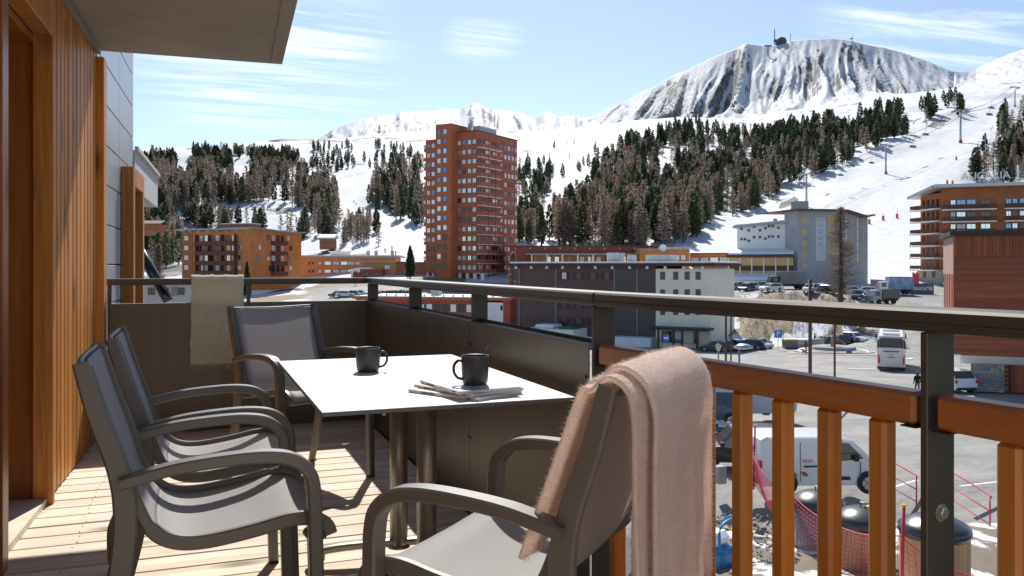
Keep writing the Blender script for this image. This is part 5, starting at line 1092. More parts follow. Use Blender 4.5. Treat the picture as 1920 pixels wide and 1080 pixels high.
def spray(b, c, dirv, ln, wd, rnd, n=2):
    """a few leaf-sized faces along one bough"""
    for _ in range(n):
        a = dirv.orthogonal().normalized(); a = (a*rnd.uniform(-1, 1) + dirv.cross(a)*rnd.uniform(-1, 1)).normalized()
        d2 = (dirv + Vector((rnd.uniform(-.4, .4), rnd.uniform(-.4, .4), rnd.uniform(-.35, .35)))).normalized()
        b.add([c - a*wd*0.5, c + a*wd*0.5, c + d2*ln + a*wd*0.2, c + d2*ln*1.05 - a*wd*0.15], [(0, 1, 2, 3)])
def pine_mesh(seed, slim=1.0, dens=1.0, spruce=False, fat=1.0):
    rnd = random.Random(seed); tb_ = MB(); tb_.tube([(0, 0, -0.03), (rnd.uniform(-.01, .01), rnd.uniform(-.01, .01), 0.5), (0, 0, 0.97)], [0.022, 0.014, 0.003], 5)
    cb = MB(); n = int(190*dens); bulge = rnd.uniform(0.26, 0.38)
    for i in range(n):
        z = 0.10 + 0.88*(i+rnd.random())/n; rel = (z-0.08)/0.92
        rad = (0.215*slim)*((1-rel)**0.62 if not spruce else (1-rel)**0.95)*min(1, 0.45+rel/bulge*0.55)*rnd.uniform(0.65, 1.12)
        a = rnd.uniform(0, 6.283); r0 = rad*rnd.uniform(0.25, 0.75); c = Vector((r0*math.cos(a), r0*math.sin(a), z))
        d = Vector((math.cos(a), math.sin(a), rnd.uniform(-0.25, 0.45) if not spruce else rnd.uniform(-0.5, 0.05))).normalized()
        spray(cb, c, d, max(0.022, rad-r0+0.02), (0.055+0.03*rnd.random())*fat, rnd, 2)
    for k in range(3): spray(cb, Vector((0, 0, 0.93)), Vector((rnd.uniform(-.3, .3), rnd.uniform(-.3, .3), 1)).normalized(), 0.07, 0.03, rnd, 1)
    return tb_, cb
def larch_mesh(seed, dens=1.0, fat=1.0):
    rnd = random.Random(seed); tb_ = MB(); lean = rnd.uniform(-.02, .02); tb_.tube([(0, 0, -0.03), (lean, 0, 0.5), (lean*0.5, 0, 0.99)], [0.017, 0.011, 0.002], 5)
    cb = MB(); n = int(150*dens)
    for i in range(n):
        z = 0.14 + 0.83*(i+rnd.random())/n; rel = (z-0.14)/0.86; rad = 0.18*(1-rel)**0.75*min(1, 0.5+rel*2.2)*rnd.uniform(0.6, 1.15)
        a = rnd.uniform(0, 6.283); d = Vector((math.cos(a), math.sin(a), rnd.uniform(-0.25, 0.30))).normalized(); c = Vector((lean*(1-abs(z-0.5)*2), 0, z))
        s_ = d.cross(Vector((0, 0, 1))).normalized(); e = c + d*rad
        cb.add([c - Vector((0, 0, 0.003)), c + Vector((0, 0, 0.003)), e], [(0, 1, 2)])
        for q in range(5):
            t_ = rnd.uniform(0.2, 1.0); p_ = c + d*rad*t_; dd = (d*rnd.uniform(0.2, 1) + s_*rnd.uniform(-1, 1) + Vector((0, 0, rnd.uniform(-0.7, 0.5)))).normalized()*rnd.uniform(0.025, 0.055); w_ = Vector((rnd.uniform(-1, 1), rnd.uniform(-1, 1), rnd.uniform(-1, 1))).normalized()*0.0095*fat
            cb.add([p_-w_, p_+w_, p_+dd+w_*0.7, p_+dd-w_*0.5], [(0, 1, 2, 3)])
    return tb_, cb
PV = []; LV = []
for i in range(6):
    a, c = pine_mesh(40+i, slim=(1.0, 1.15, 0.85, 1.05, 1.25, 0.78)[i]); cm_ = MB(); PV.append((a.mesh('trunk', M_trunk), c.mesh('crown', M_needle[i % 2]), (a, c)))
for i in range(6):
    a, c = larch_mesh(80+i); LV.append((a.mesh('trunk', M_trunk), c.mesh('crown', M_larch[i % 2]), (a, c)))
def joined(v, mats):
    b = MB(); 
    for k, part_ in enumerate(v[2]): 
        o = len(b.v); b.v += part_.v; b.f += [tuple(i+o for i in f) for f in part_.f]; b.mi += [k]*len(part_.f); b.sm += part_.sm
    return b.mesh('tree', [M_trunk, mats])
PJ = [joined(v, M_needle[i % 2]) for i, v in enumerate(PV)]; LJ = [joined(v, M_larch[i % 2]) for i, v in enumerate(LV)]
PF = [joined((0, 0, pine_mesh(140+i, dens=0.5, fat=1.6)), M_needle[0]) for i in range(6)]; LF = [joined((0, 0, larch_mesh(180+i, 0.36, 2.2)), M_larch[0]) for i in range(6)]
# woods as seen: outline of tree feet, number of trees, share of pines, height, label key
def inpoly(x, y, P__):
    c = False; j = len(P__)-1
    for i in range(len(P__)):
        if (P__[i][1] > y) != (P__[j][1] > y) and x < (P__[j][0]-P__[i][0])*(y-P__[i][1])/(P__[j][1]-P__[i][1]) + P__[i][0]: c = not c
        j = i
    return c
WOODS = [
 ('slope right of the tower', [(1010,462),(1050,420),(1090,390),(1130,345),(1180,330),(1240,330),(1330,320),(1430,345),(1470,362),(1400,402),(1350,410),(1330,430),(1280,462),(1200,466),(1100,466)], 507, 0.30, (12.5, 18.5)),
 ('middle of the right slope', [(1100,345),(1140,300),(1180,285),(1290,280),(1380,280),(1460,280),(1560,262),(1610,262),(1660,262),(1640,285),(1560,318),(1500,345),(1420,350),(1300,330),(1180,335)], 448, 0.55, (12, 18)),
 ('top of the right slope', [(1150,288),(1200,258),(1290,240),(1330,252),(1390,252),(1460,252),(1520,235),(1600,226),(1660,210),(1720,192),(1800,186),(1850,190),(1845,205),(1780,228),(1700,258),(1600,268),(1460,285),(1300,285)], 436, 0.85, (13.5, 19)),
 ('right edge beside the piste', [(1815,338),(1830,300),(1870,262),(1885,215),(1925,205),(1990,200),(1990,345),(1860,348)], 141, 0.45, (12, 18)),
 ('ridge of the left slope', [(250,330),(280,292),(330,286),(400,286),(470,290),(520,292),(560,300),(520,325),(400,330)], 410, 0.75, (11, 15)),
 ('middle of the left slope', [(240,400),(260,330),(330,322),(480,322),(560,322),(610,345),(632,372),(640,425),(610,432),(575,395),(520,380),(420,385),(330,400)], 649, 0.22, (12, 18)),
 ('foot of the left slope', [(260,470),(270,410),(330,405),(400,405),(440,420),(500,425),(620,440),(630,455),(560,450),(450,432),(345,440),(335,500),(300,505)], 204, 0.35, (9, 14)),
 ('grove left of the tower', [(690,385),(700,335),(740,318),(800,305),(860,310),(860,430),(780,425),(730,415)], 199, 0.3, (12, 18)),
 ('open snow hummocks on the left', [(500,300),(560,275),(650,272),(760,275),(790,300),(700,318),(640,330),(560,318)], 98, 0.95, (8, 13)),
 ('thicket above the ochre building', [(640,462),(650,435),(690,425),(715,440),(712,466)], 47, 0.1, (8, 12)),
 ('snow right of the tower', [(965,345),(975,315),(1010,310),(1040,330),(1045,360),(1010,380),(970,370)], 51, 0.8, (10, 14)),
 ('lower snow right of the tower', [(968,455),(975,400),(1010,385),(1020,420),(1005,458)], 47, 0.4, (9, 14)),
 ('high open bowl', [(980,300),(1040,278),(1120,262),(1130,300),(1060,345)], 20, 0.8, (8, 12)),
]
LM = [(345, 'beside the metal facade'), (470, 'above the orange block'), (570, 'above the orange wing'), (690, 'above the ochre building'), (800, 'left of the tower'), (965, 'behind the tower'), (1060, 'just right of the tower'), (1130, 'above the start of the red row'), (1200, 'above the middle of the red row'), (1300, 'above the ochre corner house'), (1400, 'above the ochre annex'), (1500, 'above the white hotel'), (1640, 'above the grey hotel'), (1800, 'beside the upper piste'), (9999, 'above the terrace hotel')]
RW = [(290, 'near the skyline'), (340, 'high on the slope'), (390, 'midway up the slope'), (430, 'low on the slope'), (9999, 'at the slope foot')]
def key_y(x, d, z): return HOR - (z - HC)*FPX/d
def tree_label(x, y_, h, slim_, pine):
    sz = 'short' if h < 13.2 else ('tall' if h > 15.6 else 'middling'); sh = 'slim' if slim_ < 1.0 else ('broad' if slim_ > 1.1 else 'regular')
    return '%s %s %s %s %s' % (sz, sh, 'dark green pine' if pine else 'bare brown larch', next(b_ for a_, b_ in RW if y_ < a_), next(b_ for a_, b_ in LM if x < a_))
trees = []
for (key, poly, cnt, share, hr_) in WOODS:
    xs = [p[0] for p in poly]; ys = [p[1] for p in poly]; got = 0; tries = 0
    while got < cnt and tries < cnt*14:
        tries += 1; x = tr_rnd.uniform(min(xs), max(xs)); y_ = tr_rnd.uniform(min(ys), max(ys))
        if not inpoly(x, y_, poly): continue
        if float(fbm(np.array([x/38.0+3]), np.array([y_/24.0]), 2)[0]) < 0.36 and cnt > 30: continue
        d = on_hill(x, y_)
        if d is None or d > 1900: continue
        gx, gy_ = G(x, d); h = tr_rnd.uniform(*hr_)*(1.0 if d < 700 else 0.92)
        pine = tr_rnd.random() < share
        trees.append([h*FPX/d, x, d, gx, gy_, float(tz(x, d))-0.3, h, pine, key]); got += 1
trees.sort(key=lambda t: -t[0])
cnts = {True: 0, False: 0}; rest = {True: [], False: []}
for T_ in trees:
    hp, x, d, gx, gy_, z, h, pine, key = T_
    if cnts[pine] >= 290: rest[pine].append(T_); continue
    cnts[pine] += 1; k = tr_rnd.randrange(6); w_ = h*tr_rnd.uniform(0.9, 1.2)
    lab = tree_label(x, key_y(x, d, z), h, w_/h, pine); nm = 'pine_tree' if pine else 'larch_tree'; grp = ('pines' if pine else 'larches') + (' on the right slope' if x > 960 else ' on the left slope')
    if hp > 52:
        V = (PV if pine else LV)[k]; e = empty(nm, (gx, gy_, z), tr_rnd.uniform(0, 6.28), lab, 'tree', grp); e.scale = (w_, w_, h); link('trunk', V[0], e); link('crown', V[1], e)
    else:
        o = link(nm, (PJ if pine else LJ)[k], None, (gx, gy_, z), tr_rnd.uniform(0, 6.28)); o.scale = (w_, w_, h); tag(o, lab, 'tree', grp)
for pine in (True, False):
    if not rest[pine]: continue
    vs = []; fs = []; off = 0; mi = []
    for (hp, x, d, gx, gy_, z, h, _p, key) in rest[pine]:
        k = tr_rnd.randrange(6); me_ = (PF if pine else LF)[k]; n = len(me_.vertices); co = np.empty(n*3); me_.vertices.foreach_get('co', co); co = co.reshape(-1, 3)
        a = tr_rnd.uniform(0, 6.28); w_ = h*tr_rnd.uniform(0.9, 1.2); ca, sa = math.cos(a)*w_, math.sin(a)*w_
        q = np.stack([co[:, 0]*ca - co[:, 1]*sa + gx, co[:, 0]*sa + co[:, 1]*ca + gy_, co[:, 2]*h + z], -1); vs.append(q)
        for p_ in me_.polygons: fs.append(tuple(i+off for i in p_.vertices)); mi.append(p_.material_index)
        off += n
    me_ = bpy.data.meshes.new('far_pines' if pine else 'far_larches'); me_.from_pydata(np.concatenate(vs).tolist(), [], fs); me_.materials.append(M_trunk); me_.materials.append((M_needle if pine else M_larch)[0]); me_.polygons.foreach_set('material_index', mi)
    tag(link('far_pine_wood' if pine else 'far_larch_wood', me_), 'far dark pines massed along the slopes' if pine else 'far bare larches massed along the slopes', 'wood', kind='stuff')
# single trees near the buildings
def one_tree(name, lab, px_, d, ytop, ybase, pine, seed, wide=1.0):
    h = (ybase-ytop)/FPX*d; gx, gy_ = G(px_, d); a, c = pine_mesh(seed, dens=2.2, spruce=True) if pine else larch_mesh(seed, 2.5)
    e = empty(name, (gx, gy_, zpx(ybase, d)), 0.4, lab, 'tree'); e.scale = (h*wide, h*wide, h); link('trunk', a.mesh('trunk', M_trunk), e); link('crown', c.mesh('crown', M_needle[1] if pine else M_larch[1]), e)
one_tree('spruce_tree', 'single dark spruce left of the tower foot', 769, 226, 460, 524, True, 301, 1.15)
one_tree('spruce_tree', 'small spruce in front of the orange block', 463, 222, 490, 560, True, 302, 0.8)
one_tree('larch_tree', 'bare young larch behind the slanted black pipe', 297, 190, 455, 560, False, 303, 0.9)
one_tree('larch_tree', 'bare tree beside the foot of the tower', 962, 170, 470, 590, False, 304, 0.8)
# big bare larch before the grey hotel: real boughs
bl = empty('larch_tree', (*G(1576, 141), zpx(566, 141)), 0, 'tall bare larch in front of the grey hotel', 'tree')
h = (566-384)/FPX*141; rnd = random.Random(77); b = MB(); b.tube([(0, 0, -0.4), (0.1, 0, h*0.3), (-0.05, 0, h*0.65), (0, 0, h)], [0.42, 0.30, 0.17, 0.02], 8); b.tube([(0.5, 0.3, -0.4), (0.45, 0.2, h*0.3), (0.3, 0.1, h*0.62), (0.25, 0, h*0.93)], [0.30, 0.22, 0.12, 0.015], 7); b.build('trunk', M_trunk, bl)
b = MB(); tw = MB()
for i in range(230):
    z = h*(0.08 + 0.9*(i+rnd.random())/230); rel = z/h; L_ = (4.6*(1-rel)**0.6*min(1, 0.55+rel*1.6))*rnd.uniform(0.5, 1.1); a = rnd.uniform(0, 6.283)
    d = Vector((math.cos(a), math.sin(a), 0)); p0 = Vector((0.1, 0.05, z)); p1 = p0 + d*L_*0.5 + Vector((0, 0, -0.10*L_)); p2 = p0 + d*L_ + Vector((0, 0, 0.06*L_))
    b.tube([p0, p1, p2], [0.085*(1-rel)+0.03, 0.05, 0.022], 4, cap=False)
    for q in range(11):
        t_ = rnd.uniform(0.2, 1); c = p0.lerp(p2, t_) + Vector((0, 0, -0.07*L_*math.sin(math.pi*t_))); dd = Vector((rnd.uniform(-1, 1), rnd.uniform(-1, 1), rnd.uniform(-1.1, 0.5))).normalized()*rnd.uniform(0.3, 0.8)
        tw.tube([c, c+dd*0.5, c+dd], [0.024, 0.02, 0.012], 3, cap=False)
cr_o = b.build('crown', M_larch[0], bl); tag(tw.build('twigs', M_larch[1], cr_o), kind='stuff')
# brush on the bank
bb = MB(); rnd = random.Random(4)
for i in range(420):
    px_ = rnd.uniform(1345, 1660); d = rnd.uniform(133, 150); gx, gy_ = G(px_, d); z = float(tz(px_, d))
    if rnd.random() < 0.35: continue
    for k in range(4): dd = Vector((rnd.uniform(-.5, .5), rnd.uniform(-.5, .5), rnd.uniform(0.4, 1.0)))*rnd.uniform(0.5, 1.3); bb.tube([(gx, gy_, z-0.1), Vector((gx, gy_, z))+dd*0.6, Vector((gx, gy_, z))+dd], [0.03, 0.02, 0.008], 3, cap=False)
tag(bb.build('dry_brush', M_larch[1]), 'dry brown brush on the snowy bank', 'brush', kind='stuff')
# ------------------------------------------------------------ street: markings, roundabout, vehicles, furniture
def gp(px_, d, dz=0.0): x, y_ = G(px_, d); return Vector((x, y_, (float(tz(px_, d)) if d > 118 else G0(d)) + dz))
M_paint = mat('white_road_paint', (0.62, 0.62, 0.60), rough=0.8, var=0.15, scale=2)
M_kerb = mat('kerb_stone', (0.42, 0.40, 0.38), rough=0.9, var=0.12, scale=2)
def strip(pts, w, dz=0.012, m=M_paint, name='road_marking'):
    b = MB(); P__ = [gp(*p) for p in pts]
    for i in range(len(P__)-1):
        a, c = P__[i], P__[i+1]; t = (c-a).normalized(); n = Vector((-t.y, t.x, 0))*w/2; u = Vector((0, 0, dz)); b.add([a-n+u, a+n+u, c+n+u, c-n+u], [(0, 1, 2, 3)])
    o = b.build(name, m); tag(o, kind='structure'); return o
for (p_, w_) in (([(1590, 84), (1640, 84)], 0.25), ([(1740, 100), (1725, 104)], 0.6), ([(1700, 100), (1712, 103)], 0.6), ([(1640, 27), (1720, 29)], 0.12), ([(1800, 28), (1900, 29)], 0.12), ([(1570, 48), (1590, 52)], 0.14)): strip(p_, w_)
rc = RD((1562-CX)/FPX*117, 117, 0)
def gz(x, y_): dd = x*FW[0]+y_*FW[1]; return G0(dd)
def ring(r0, r1, h, m, name, lab=None, par=None, n=40, sq=1.0):
    b = MB(); vs = []
    for k in range(n):
        a = 2*math.pi*k/n
        for r_ in (r0, r1):
            x, y_ = rc.x+r_*math.cos(a), rc.y+r_*math.sin(a)*sq; z = gz(x, y_); vs += [(x, y_, z+h), (x, y_, z-0.1)]
    fs = []
    for k in range(n): a = 4*k; c = 4*((k+1) % n); fs += [(a, a+2, c+2, c), (a+2, a+3, c+3, c+2), (a, c, c+1, a+1)]
    b.add(vs, fs); o = b.build(name, m, par); return o
tag(ring(0.0, 7.8, 0.03, mat('pink_paver_apron', (0.42, 0.34, 0.31), rough=0.9, var=0.12, scale=1.5), 'roundabout_apron'), kind='structure')
tag(ring(5.0, 5.4, 0.16, M_kerb, 'roundabout_kerb'), kind='structure')
isl = empty('roundabout_island', (rc.x, rc.y, gz(rc.x, rc.y)), 0, 'round stone island with snow in the roundabout', 'island')
b = MB(); b.lathe([(0, 0.5), (3.4, 0.45), (4.2, 0.32), (5.0, 0.05)], 28); b.build('planted_bed', M_stone, isl); b = MB(); b.lathe([(4.3, 0.02), (4.6, 0.30), (4.9, 0.04)], 28); b.build('snow_rim', M_roofsnow, isl)
b = MB(); b.lathe([(0, 0), (3.0, 0.0), (3.0, 0.8), (2.7, 0.85), (0, 0.8)], 24); b.build('stone_wall', M_stone, isl)
b = MB(); b.tube([(0, 0, 0.8), (0.1, 0, 3.6)], [0.35, 0.12], 7)
for k in range(10): a = k*0.63; b.tube([(0, 0, 3.4-k*0.12), (1.6*math.cos(a), 1.6*math.sin(a), 2.3-k*0.12)], [0.10, 0.05], 5)
b.build('driftwood_tree', mat('pale_driftwood', (0.40, 0.28, 0.22), rough=0.9), isl)
# --- vehicles
M_tyre = mat('tyre_rubber', (0.02, 0.02, 0.02), rough=0.8); M_rim = mat('alloy_rim', (0.50, 0.50, 0.50), rough=0.3, metal=0.8); M_cglass = mat('car_glass', (0.03, 0.04, 0.045), rough=0.05, spec=0.9); M_cblack = mat('black_plastic', (0.02, 0.02, 0.021), rough=0.55)
M_red = mat('red_lamp', (0.55, 0.03, 0.02), rough=0.2); M_head = mat('clear_lamp', (0.7, 0.7, 0.7), rough=0.1, metal=0.5)
def paint(name, c): return mat('car_paint_'+name, c, rough=0.3, var=0.03, coat=0.8, spec=0.5)
STY = {
 'hatch': dict(out=[(0,.24),(0,.42),(.05,.50),(.26,.57),(.39,.94),(.50,1.0),(.80,.98),(.95,.64),(1.0,.56),(1,.26),(.97,.15),(.03,.15)], win=[[(.33,.60),(.42,.91),(.56,.94),(.56,.60)],[(.58,.60),(.58,.94),(.78,.92),(.86,.63)]], ws=(3,4), rw=(6,7), wh=(.18,.81)),
 'suv': dict(out=[(0,.24),(0,.50),(.04,.57),(.24,.62),(.36,.95),(.48,1.0),(.88,.98),(.975,.64),(1.0,.56),(1,.24),(.97,.15),(.03,.15)], win=[[(.30,.65),(.385,.92),(.54,.95),(.54,.65)],[(.56,.65),(.56,.95),(.73,.94),(.73,.65)],[(.75,.66),(.75,.94),(.86,.92),(.91,.67)]], ws=(3,4), rw=(6,7), wh=(.18,.80)),
 'van': dict(out=[(0,.22),(0,.46),(.03,.54),(.15,.61),(.30,.93),(.41,.99),(.94,1.0),(.99,.94),(1.0,.55),(1,.2),(.98,.13),(.02,.13)], win=[[(.205,.62),(.315,.90),(.49,.92),(.49,.60),(.42,.57)]], ws=(3,4), rw=None, wh=(.18,.80)),
 'bigvan': dict(out=[(0,.2),(0,.38),(.05,.46),(.13,.52),(.24,.92),(.34,.99),(.97,1.0),(1.0,.95),(1.0,.5),(1,.18),(.98,.12),(.02,.12)], win=[[(.17,.56),(.25,.86),(.36,.88),(.36,.56)]], ws=(3,4), rw=None, wh=(.17,.78))}
def car(name, lab, px_, d, hd, L_, Wd_, H_, sty, pm, group=None, cat='car', extra=None, z=None):
    """hd: heading as (right, away); the car's nose points along it"""
    S_ = STY[sty]; g = gp(px_, d); n = math.hypot(*hd); f = Vector((FW[0]*hd[1]/n + RT[0]*hd[0]/n, FW[1]*hd[1]/n + RT[1]*hd[0]/n))
    t = empty(name, (g.x, g.y, g.z if z is None else z), math.atan2(f.y, f.x), lab, cat, group)
    def w_(zz): q = zz/H_; return Wd_/2*(1.0 - (0.05 if q < 0.3 else 0) - max(0, q-0.58)/0.42*(0.17 if sty in ('hatch', 'suv') else 0.08))
    out = [((0.5-p[0])*L_, p[1]*H_) for p in S_['out']]; cx_ = 0.0; cz_ = H_*0.5
    rings = []
    for (sgn, sc, kw) in ((1, 0.955, 1.0), (1, 1.0, 0.93), (-1, 1.0, 0.93), (-1, 0.955, 1.0)):
        rings.append([Vector((cx_+(x-cx_)*sc, sgn*w_(zz)*kw, cz_+(zz-cz_)*sc)) for (x, zz) in out])
    vs = [p for r_ in rings for p in r_]; n_ = len(out); fs = [tuple(range(n_)), tuple(range(4*n_-1, 3*n_-1, -1))]
    for k in range(3):
        for i in range(n_): fs.append((k*n_+i, (k+1)*n_+i, (k+1)*n_+(i+1) % n_, k*n_+(i+1) % n_))
    b = MB(); b.add(vs, fs); bo = b.build('body', pm, t, fix=True)
    def side(poly, m, nm, off=0.012, par=None):
        for sgn in (1, -1):
            b = MB(); v_ = []
            for (x, zz) in poly:
                xx, z_ = (0.5-x)*L_*0.955, cz_+(zz*H_-cz_)*0.955; v_.append((xx, sgn*(w_(zz*H_)+off), z_))
            vi = [(p[0], p[1]-sgn*(off+0.02), p[2]) for p in v_]; k = len(poly)
            b.add(v_+vi, [tuple(range(k)) if sgn > 0 else tuple(range(k-1, -1, -1))] + [(i, (i+1) % k, k+(i+1) % k, k+i) for i in range(k)]); b.build(nm, m, par or t)
    for poly in S_['win']: side(poly, M_cglass, 'side_window')
    def cross(i, j, nm, m, a=0.08, c=0.92, off=0.012):
        (x0, z0), (x1, z1) = out[i], out[j]; nx, nz_ = (z1-z0), -(x1-x0); l = math.hypot(nx, nz_); nx, nz_ = nx/l*off, nz_/l*off
        if nz_ < 0: nx, nz_ = -nx, -nz_
        q = [(lerp(x0, x1, a)+nx, lerp(z0, z1, a)+nz_), (lerp(x0, x1, c)+nx, lerp(z0, z1, c)+nz_)]; b = MB()
        b.add([(q[0][0], w_(q[0][1])*0.88, q[0][1]), (q[0][0], -w_(q[0][1])*0.88, q[0][1]), (q[1][0], -w_(q[1][1])*0.86, q[1][1]), (q[1][0], w_(q[1][1])*0.86, q[1][1])], [(0, 1, 2, 3)]); b.build(nm, m, t)
    cross(*S_['ws'], 'windscreen', M_cglass)
    if S_['rw']: cross(*S_['rw'], 'rear_window', M_cglass)
    for sgn in (1, -1):
        for fr in S_['wh']:
            xx = (0.5-fr)*L_; r_ = 0.32 if H_ < 2.1 else 0.36; c = (xx, sgn*(Wd_/2-0.10), r_)
            MB().tube([(xx, sgn*(Wd_/2-0.02), r_+0.02), (xx, sgn*(Wd_/2+0.006), r_+0.02)], r_*1.16, 20).build('wheel_arch', M_cblack, t)
            w = MB().tube([(xx, sgn*(Wd_/2-0.22), r_), (xx, sgn*(Wd_/2+0.012), r_)], r_, 20).build('wheel', M_tyre, t)
            b = MB(); 
            for k in range(5): a = k*1.2566; b.tube([(xx, sgn*(Wd_/2+0.02), r_), (xx+r_*0.62*math.cos(a), sgn*(Wd_/2+0.02), r_+r_*0.62*math.sin(a))], r_*0.09, 4)
            b.tube([(xx, sgn*(Wd_/2+0.010), r_), (xx, sgn*(Wd_/2+0.016), r_)], r_*0.64, 16); b.build('rim', M_rim, w)
        y1 = sgn*Wd_*0.44
        MB().box(-L_/2-0.012, -L_/2+0.06, y1-0.14, y1+0.06 if sgn > 0 else y1+0.14, H_*0.46, H_*0.60, ch=0.02).build('tail_light', M_red, t)
        MB().box(L_/2-0.10, L_/2+0.008, y1-0.18, y1+0.04 if sgn > 0 else y1+0.18, H_*0.40, H_*0.48, ch=0.02).build('headlight', M_head, t)
        MB().box(L_*0.20, L_*0.235, sgn*(Wd_/2-0.02), sgn*(Wd_/2+0.17), H_*0.58, H_*0.68, ch=0.02).build('mirror', M_cblack, t)
    MB().box(-L_/2-0.02, -L_/2+0.02, -Wd_*0.42, Wd_*0.42, H_*0.16, H_*0.28, ch=0.02).build('bumper', M_cblack, t)
    MB().box(-L_/2-0.03, -L_/2-0.021, -0.26, 0.26, H_*0.33, H_*0.40).build('number_plate', M_white, t)
    if extra: extra(t, side, w_, L_, Wd_, H_)
    return t
P_wh, P_dk, P_bl, P_gr, P_gn, P_sv = paint('white', (0.80, 0.80, 0.79)), paint('black', (0.02, 0.022, 0.026)), paint('navy', (0.025, 0.04, 0.075)), paint('grey', (0.30, 0.31, 0.32)), paint('green', (0.06, 0.11, 0.10)), paint('silver', (0.48, 0.50, 0.52))
M_stripe = mat('red_reflective_stripe', (0.62, 0.05, 0.03), rough=0.4)
def van_extra(t, side, w_, L_, Wd_, H_):
    for k in range(3): side([(.64+.085*k, .31), (.675+.085*k, .31), (.70+.085*k, .385), (.665+.085*k, .385)], M_stripe, 'warning_stripe', 0.016)
    side([(.515, .47), (.675, .47), (.675, .495), (.515, .495)], M_cblack, 'door_track', 0.016); side([(.30, .22), (.50, .22), (.48, .285), (.31, .285)], M_cblack, 'side_moulding', 0.016)
    for x in (.505, .225, .70): side([(x, .20), (x+.003, .20), (x+.003, .93 if x > .4 else .56), (x, .93 if x > .4 else .56)], M_cblack, 'door_seam', 0.013)
    side([(.445, .50), (.485, .50), (.485, .525), (.445, .525)], M_cblack, 'door_handle', 0.02)
    for k in range(7): MB().add([(-L_/2-0.016, -0.78+0.22*k, H_*0.38), (-L_/2-0.016, -0.68+0.22*k, H_*0.38), (-L_/2-0.016, -0.60+0.22*k, H_*0.46), (-L_/2-0.016, -0.70+0.22*k, H_*0.46)], [(0, 1, 2, 3)]).build('warning_stripe', M_stripe, t)
    lg = text('VEOLIA', 0.11, t, (-0.62, -Wd_/2-0.02, H_*0.58), (R(90), 0, 0), M_stripe, ext=0.002)
    b = MB(); b.tube([(-L_/2-0.004, 0.45, H_*0.70), (-L_/2-0.014, 0.45, H_*0.70)], 0.20, 18); b.build('emblem', mat('grey_emblem', (0.5, 0.5, 0.5), rough=0.5), t)
car('white_van', 'white utility van with red warning stripes parked below the balusters', 1527, 28.0, (1, 0.06), 4.4, 1.85, 1.84, 'van', P_wh, None, 'van', van_extra)
car('black_car', 'black hatchback parked behind the white utility van', 1396, 32, (-1, 0.12), 4.4, 1.8, 1.50, 'hatch', P_dk, 'cars parked below the balcony')
car('black_car', 'dark blue car nose out beside the pink blanket', 1290, 37.5, (1, 0.1), 4.4, 1.8, 1.48, 'hatch', P_bl, 'cars parked below the balcony')
car('dark_suv', 'navy sport utility car with red tail light, behind the dark blue car', 1316, 44, (-1, 0.15), 4.7, 1.9, 1.75, 'suv', P_bl, 'cars parked below the balcony')
car('grey_van', 'pale grey large van with alloy wheel behind the balusters', 1395, 46.5, (1, 0.15), 5.4, 2.0, 2.4, 'bigvan', P_sv, None, 'van')
car('white_car', 'white car with red tail light seen beside the stone pillar', 1776, 62, (-0.1, 1), 4.5, 1.85, 1.65, 'suv', P_wh, None)
G_p1, G_p2, G_p3 = 'cars parked by the dark lodge', 'cars on the upper terrace by the hotel', 'cars in the far parking left of the tower'
for i, (px_, d, hd, st_, pm, lab) in enumerate(((1340, 119, (-1, 0.3), 'hatch', P_gn, 'dark green car at the cream end of the lodge'), (1362, 120, (0.4, -1), 'hatch', P_bl, 'dark blue car between the green cars at the lodge'), (1385, 121, (0.5, -1), 'hatch', P_gn, 'pale windscreened green car beside the snowbank'), (1405, 122, (-1, 0.4), 'suv', P_dk, 'dark car at the end of the row by the snowbank'), (1562, 127, (1, 0.2), 'suv', P_dk, 'dark car behind the roundabout island'), (1582, 128, (1, 0.3), 'hatch', P_bl, 'navy car right of the roundabout signs'), (1545, 128, (-1, 0.2), 'suv', P_gr, 'grey car behind the waste bins'), (1424, 124, (0.5, -1), 'hatch', P_sv, 'silver car past the end of the green row'), (1600, 128.5, (0.6, -1), 'hatch', P_wh, 'white car nearest the snowy bank right of the island'))): car('parked_car', lab, px_, d, hd, 4.3, 1.8, 1.5, st_, pm, G_p1)
for i, (px_, d, hd, st_, pm, lab) in enumerate(((1446, 152, (-1, -0.4), 'suv', P_wh, 'white estate car in front of the grey truck'), (1520, 152, (-0.7, -1), 'suv', P_wh, 'white car nose first beside the brown mast'), (1412, 160, (1, 0.2), 'hatch', P_wh, 'white car left of the grey truck'), (1352, 162, (1, 0.1), 'hatch', P_gn, 'dark car under the outside stair'), (1368, 163, (-1, 0.1), 'hatch', P_gr, 'grey car second under the outside stair'), (1386, 164, (-1, 0.1), 'hatch', P_sv, 'silver car third under the outside stair'), (1608, 152, (-0.6, -1), 'hatch', P_bl, 'dark car right of the bare larch'), (1635, 155, (1, 0.2), 'hatch', P_sv, 'silver car at the foot of the piste net'), (1400, 156, (-0.8, -1), 'hatch', P_bl, 'navy car in front of the white car by the stair'), (1428, 161, (1, 0.1), 'suv', P_gr, 'grey car tucked behind the white estate'), (1540, 158, (-0.9, -0.5), 'hatch', P_sv, 'silver car between the mast and the larch'), (1556, 153, (0.6, -1), 'suv', P_dk, 'black car left of the larch trunk'), (1592, 158, (-1, 0.1), 'hatch', P_wh, 'white car behind the larch trunk'), (1622, 162, (-1, 0.2), 'suv', P_wh, 'white car left of the graffiti truck'))): car('parked_car', lab, px_, d, hd, 4.3, 1.8, 1.55, st_, pm, G_p2)
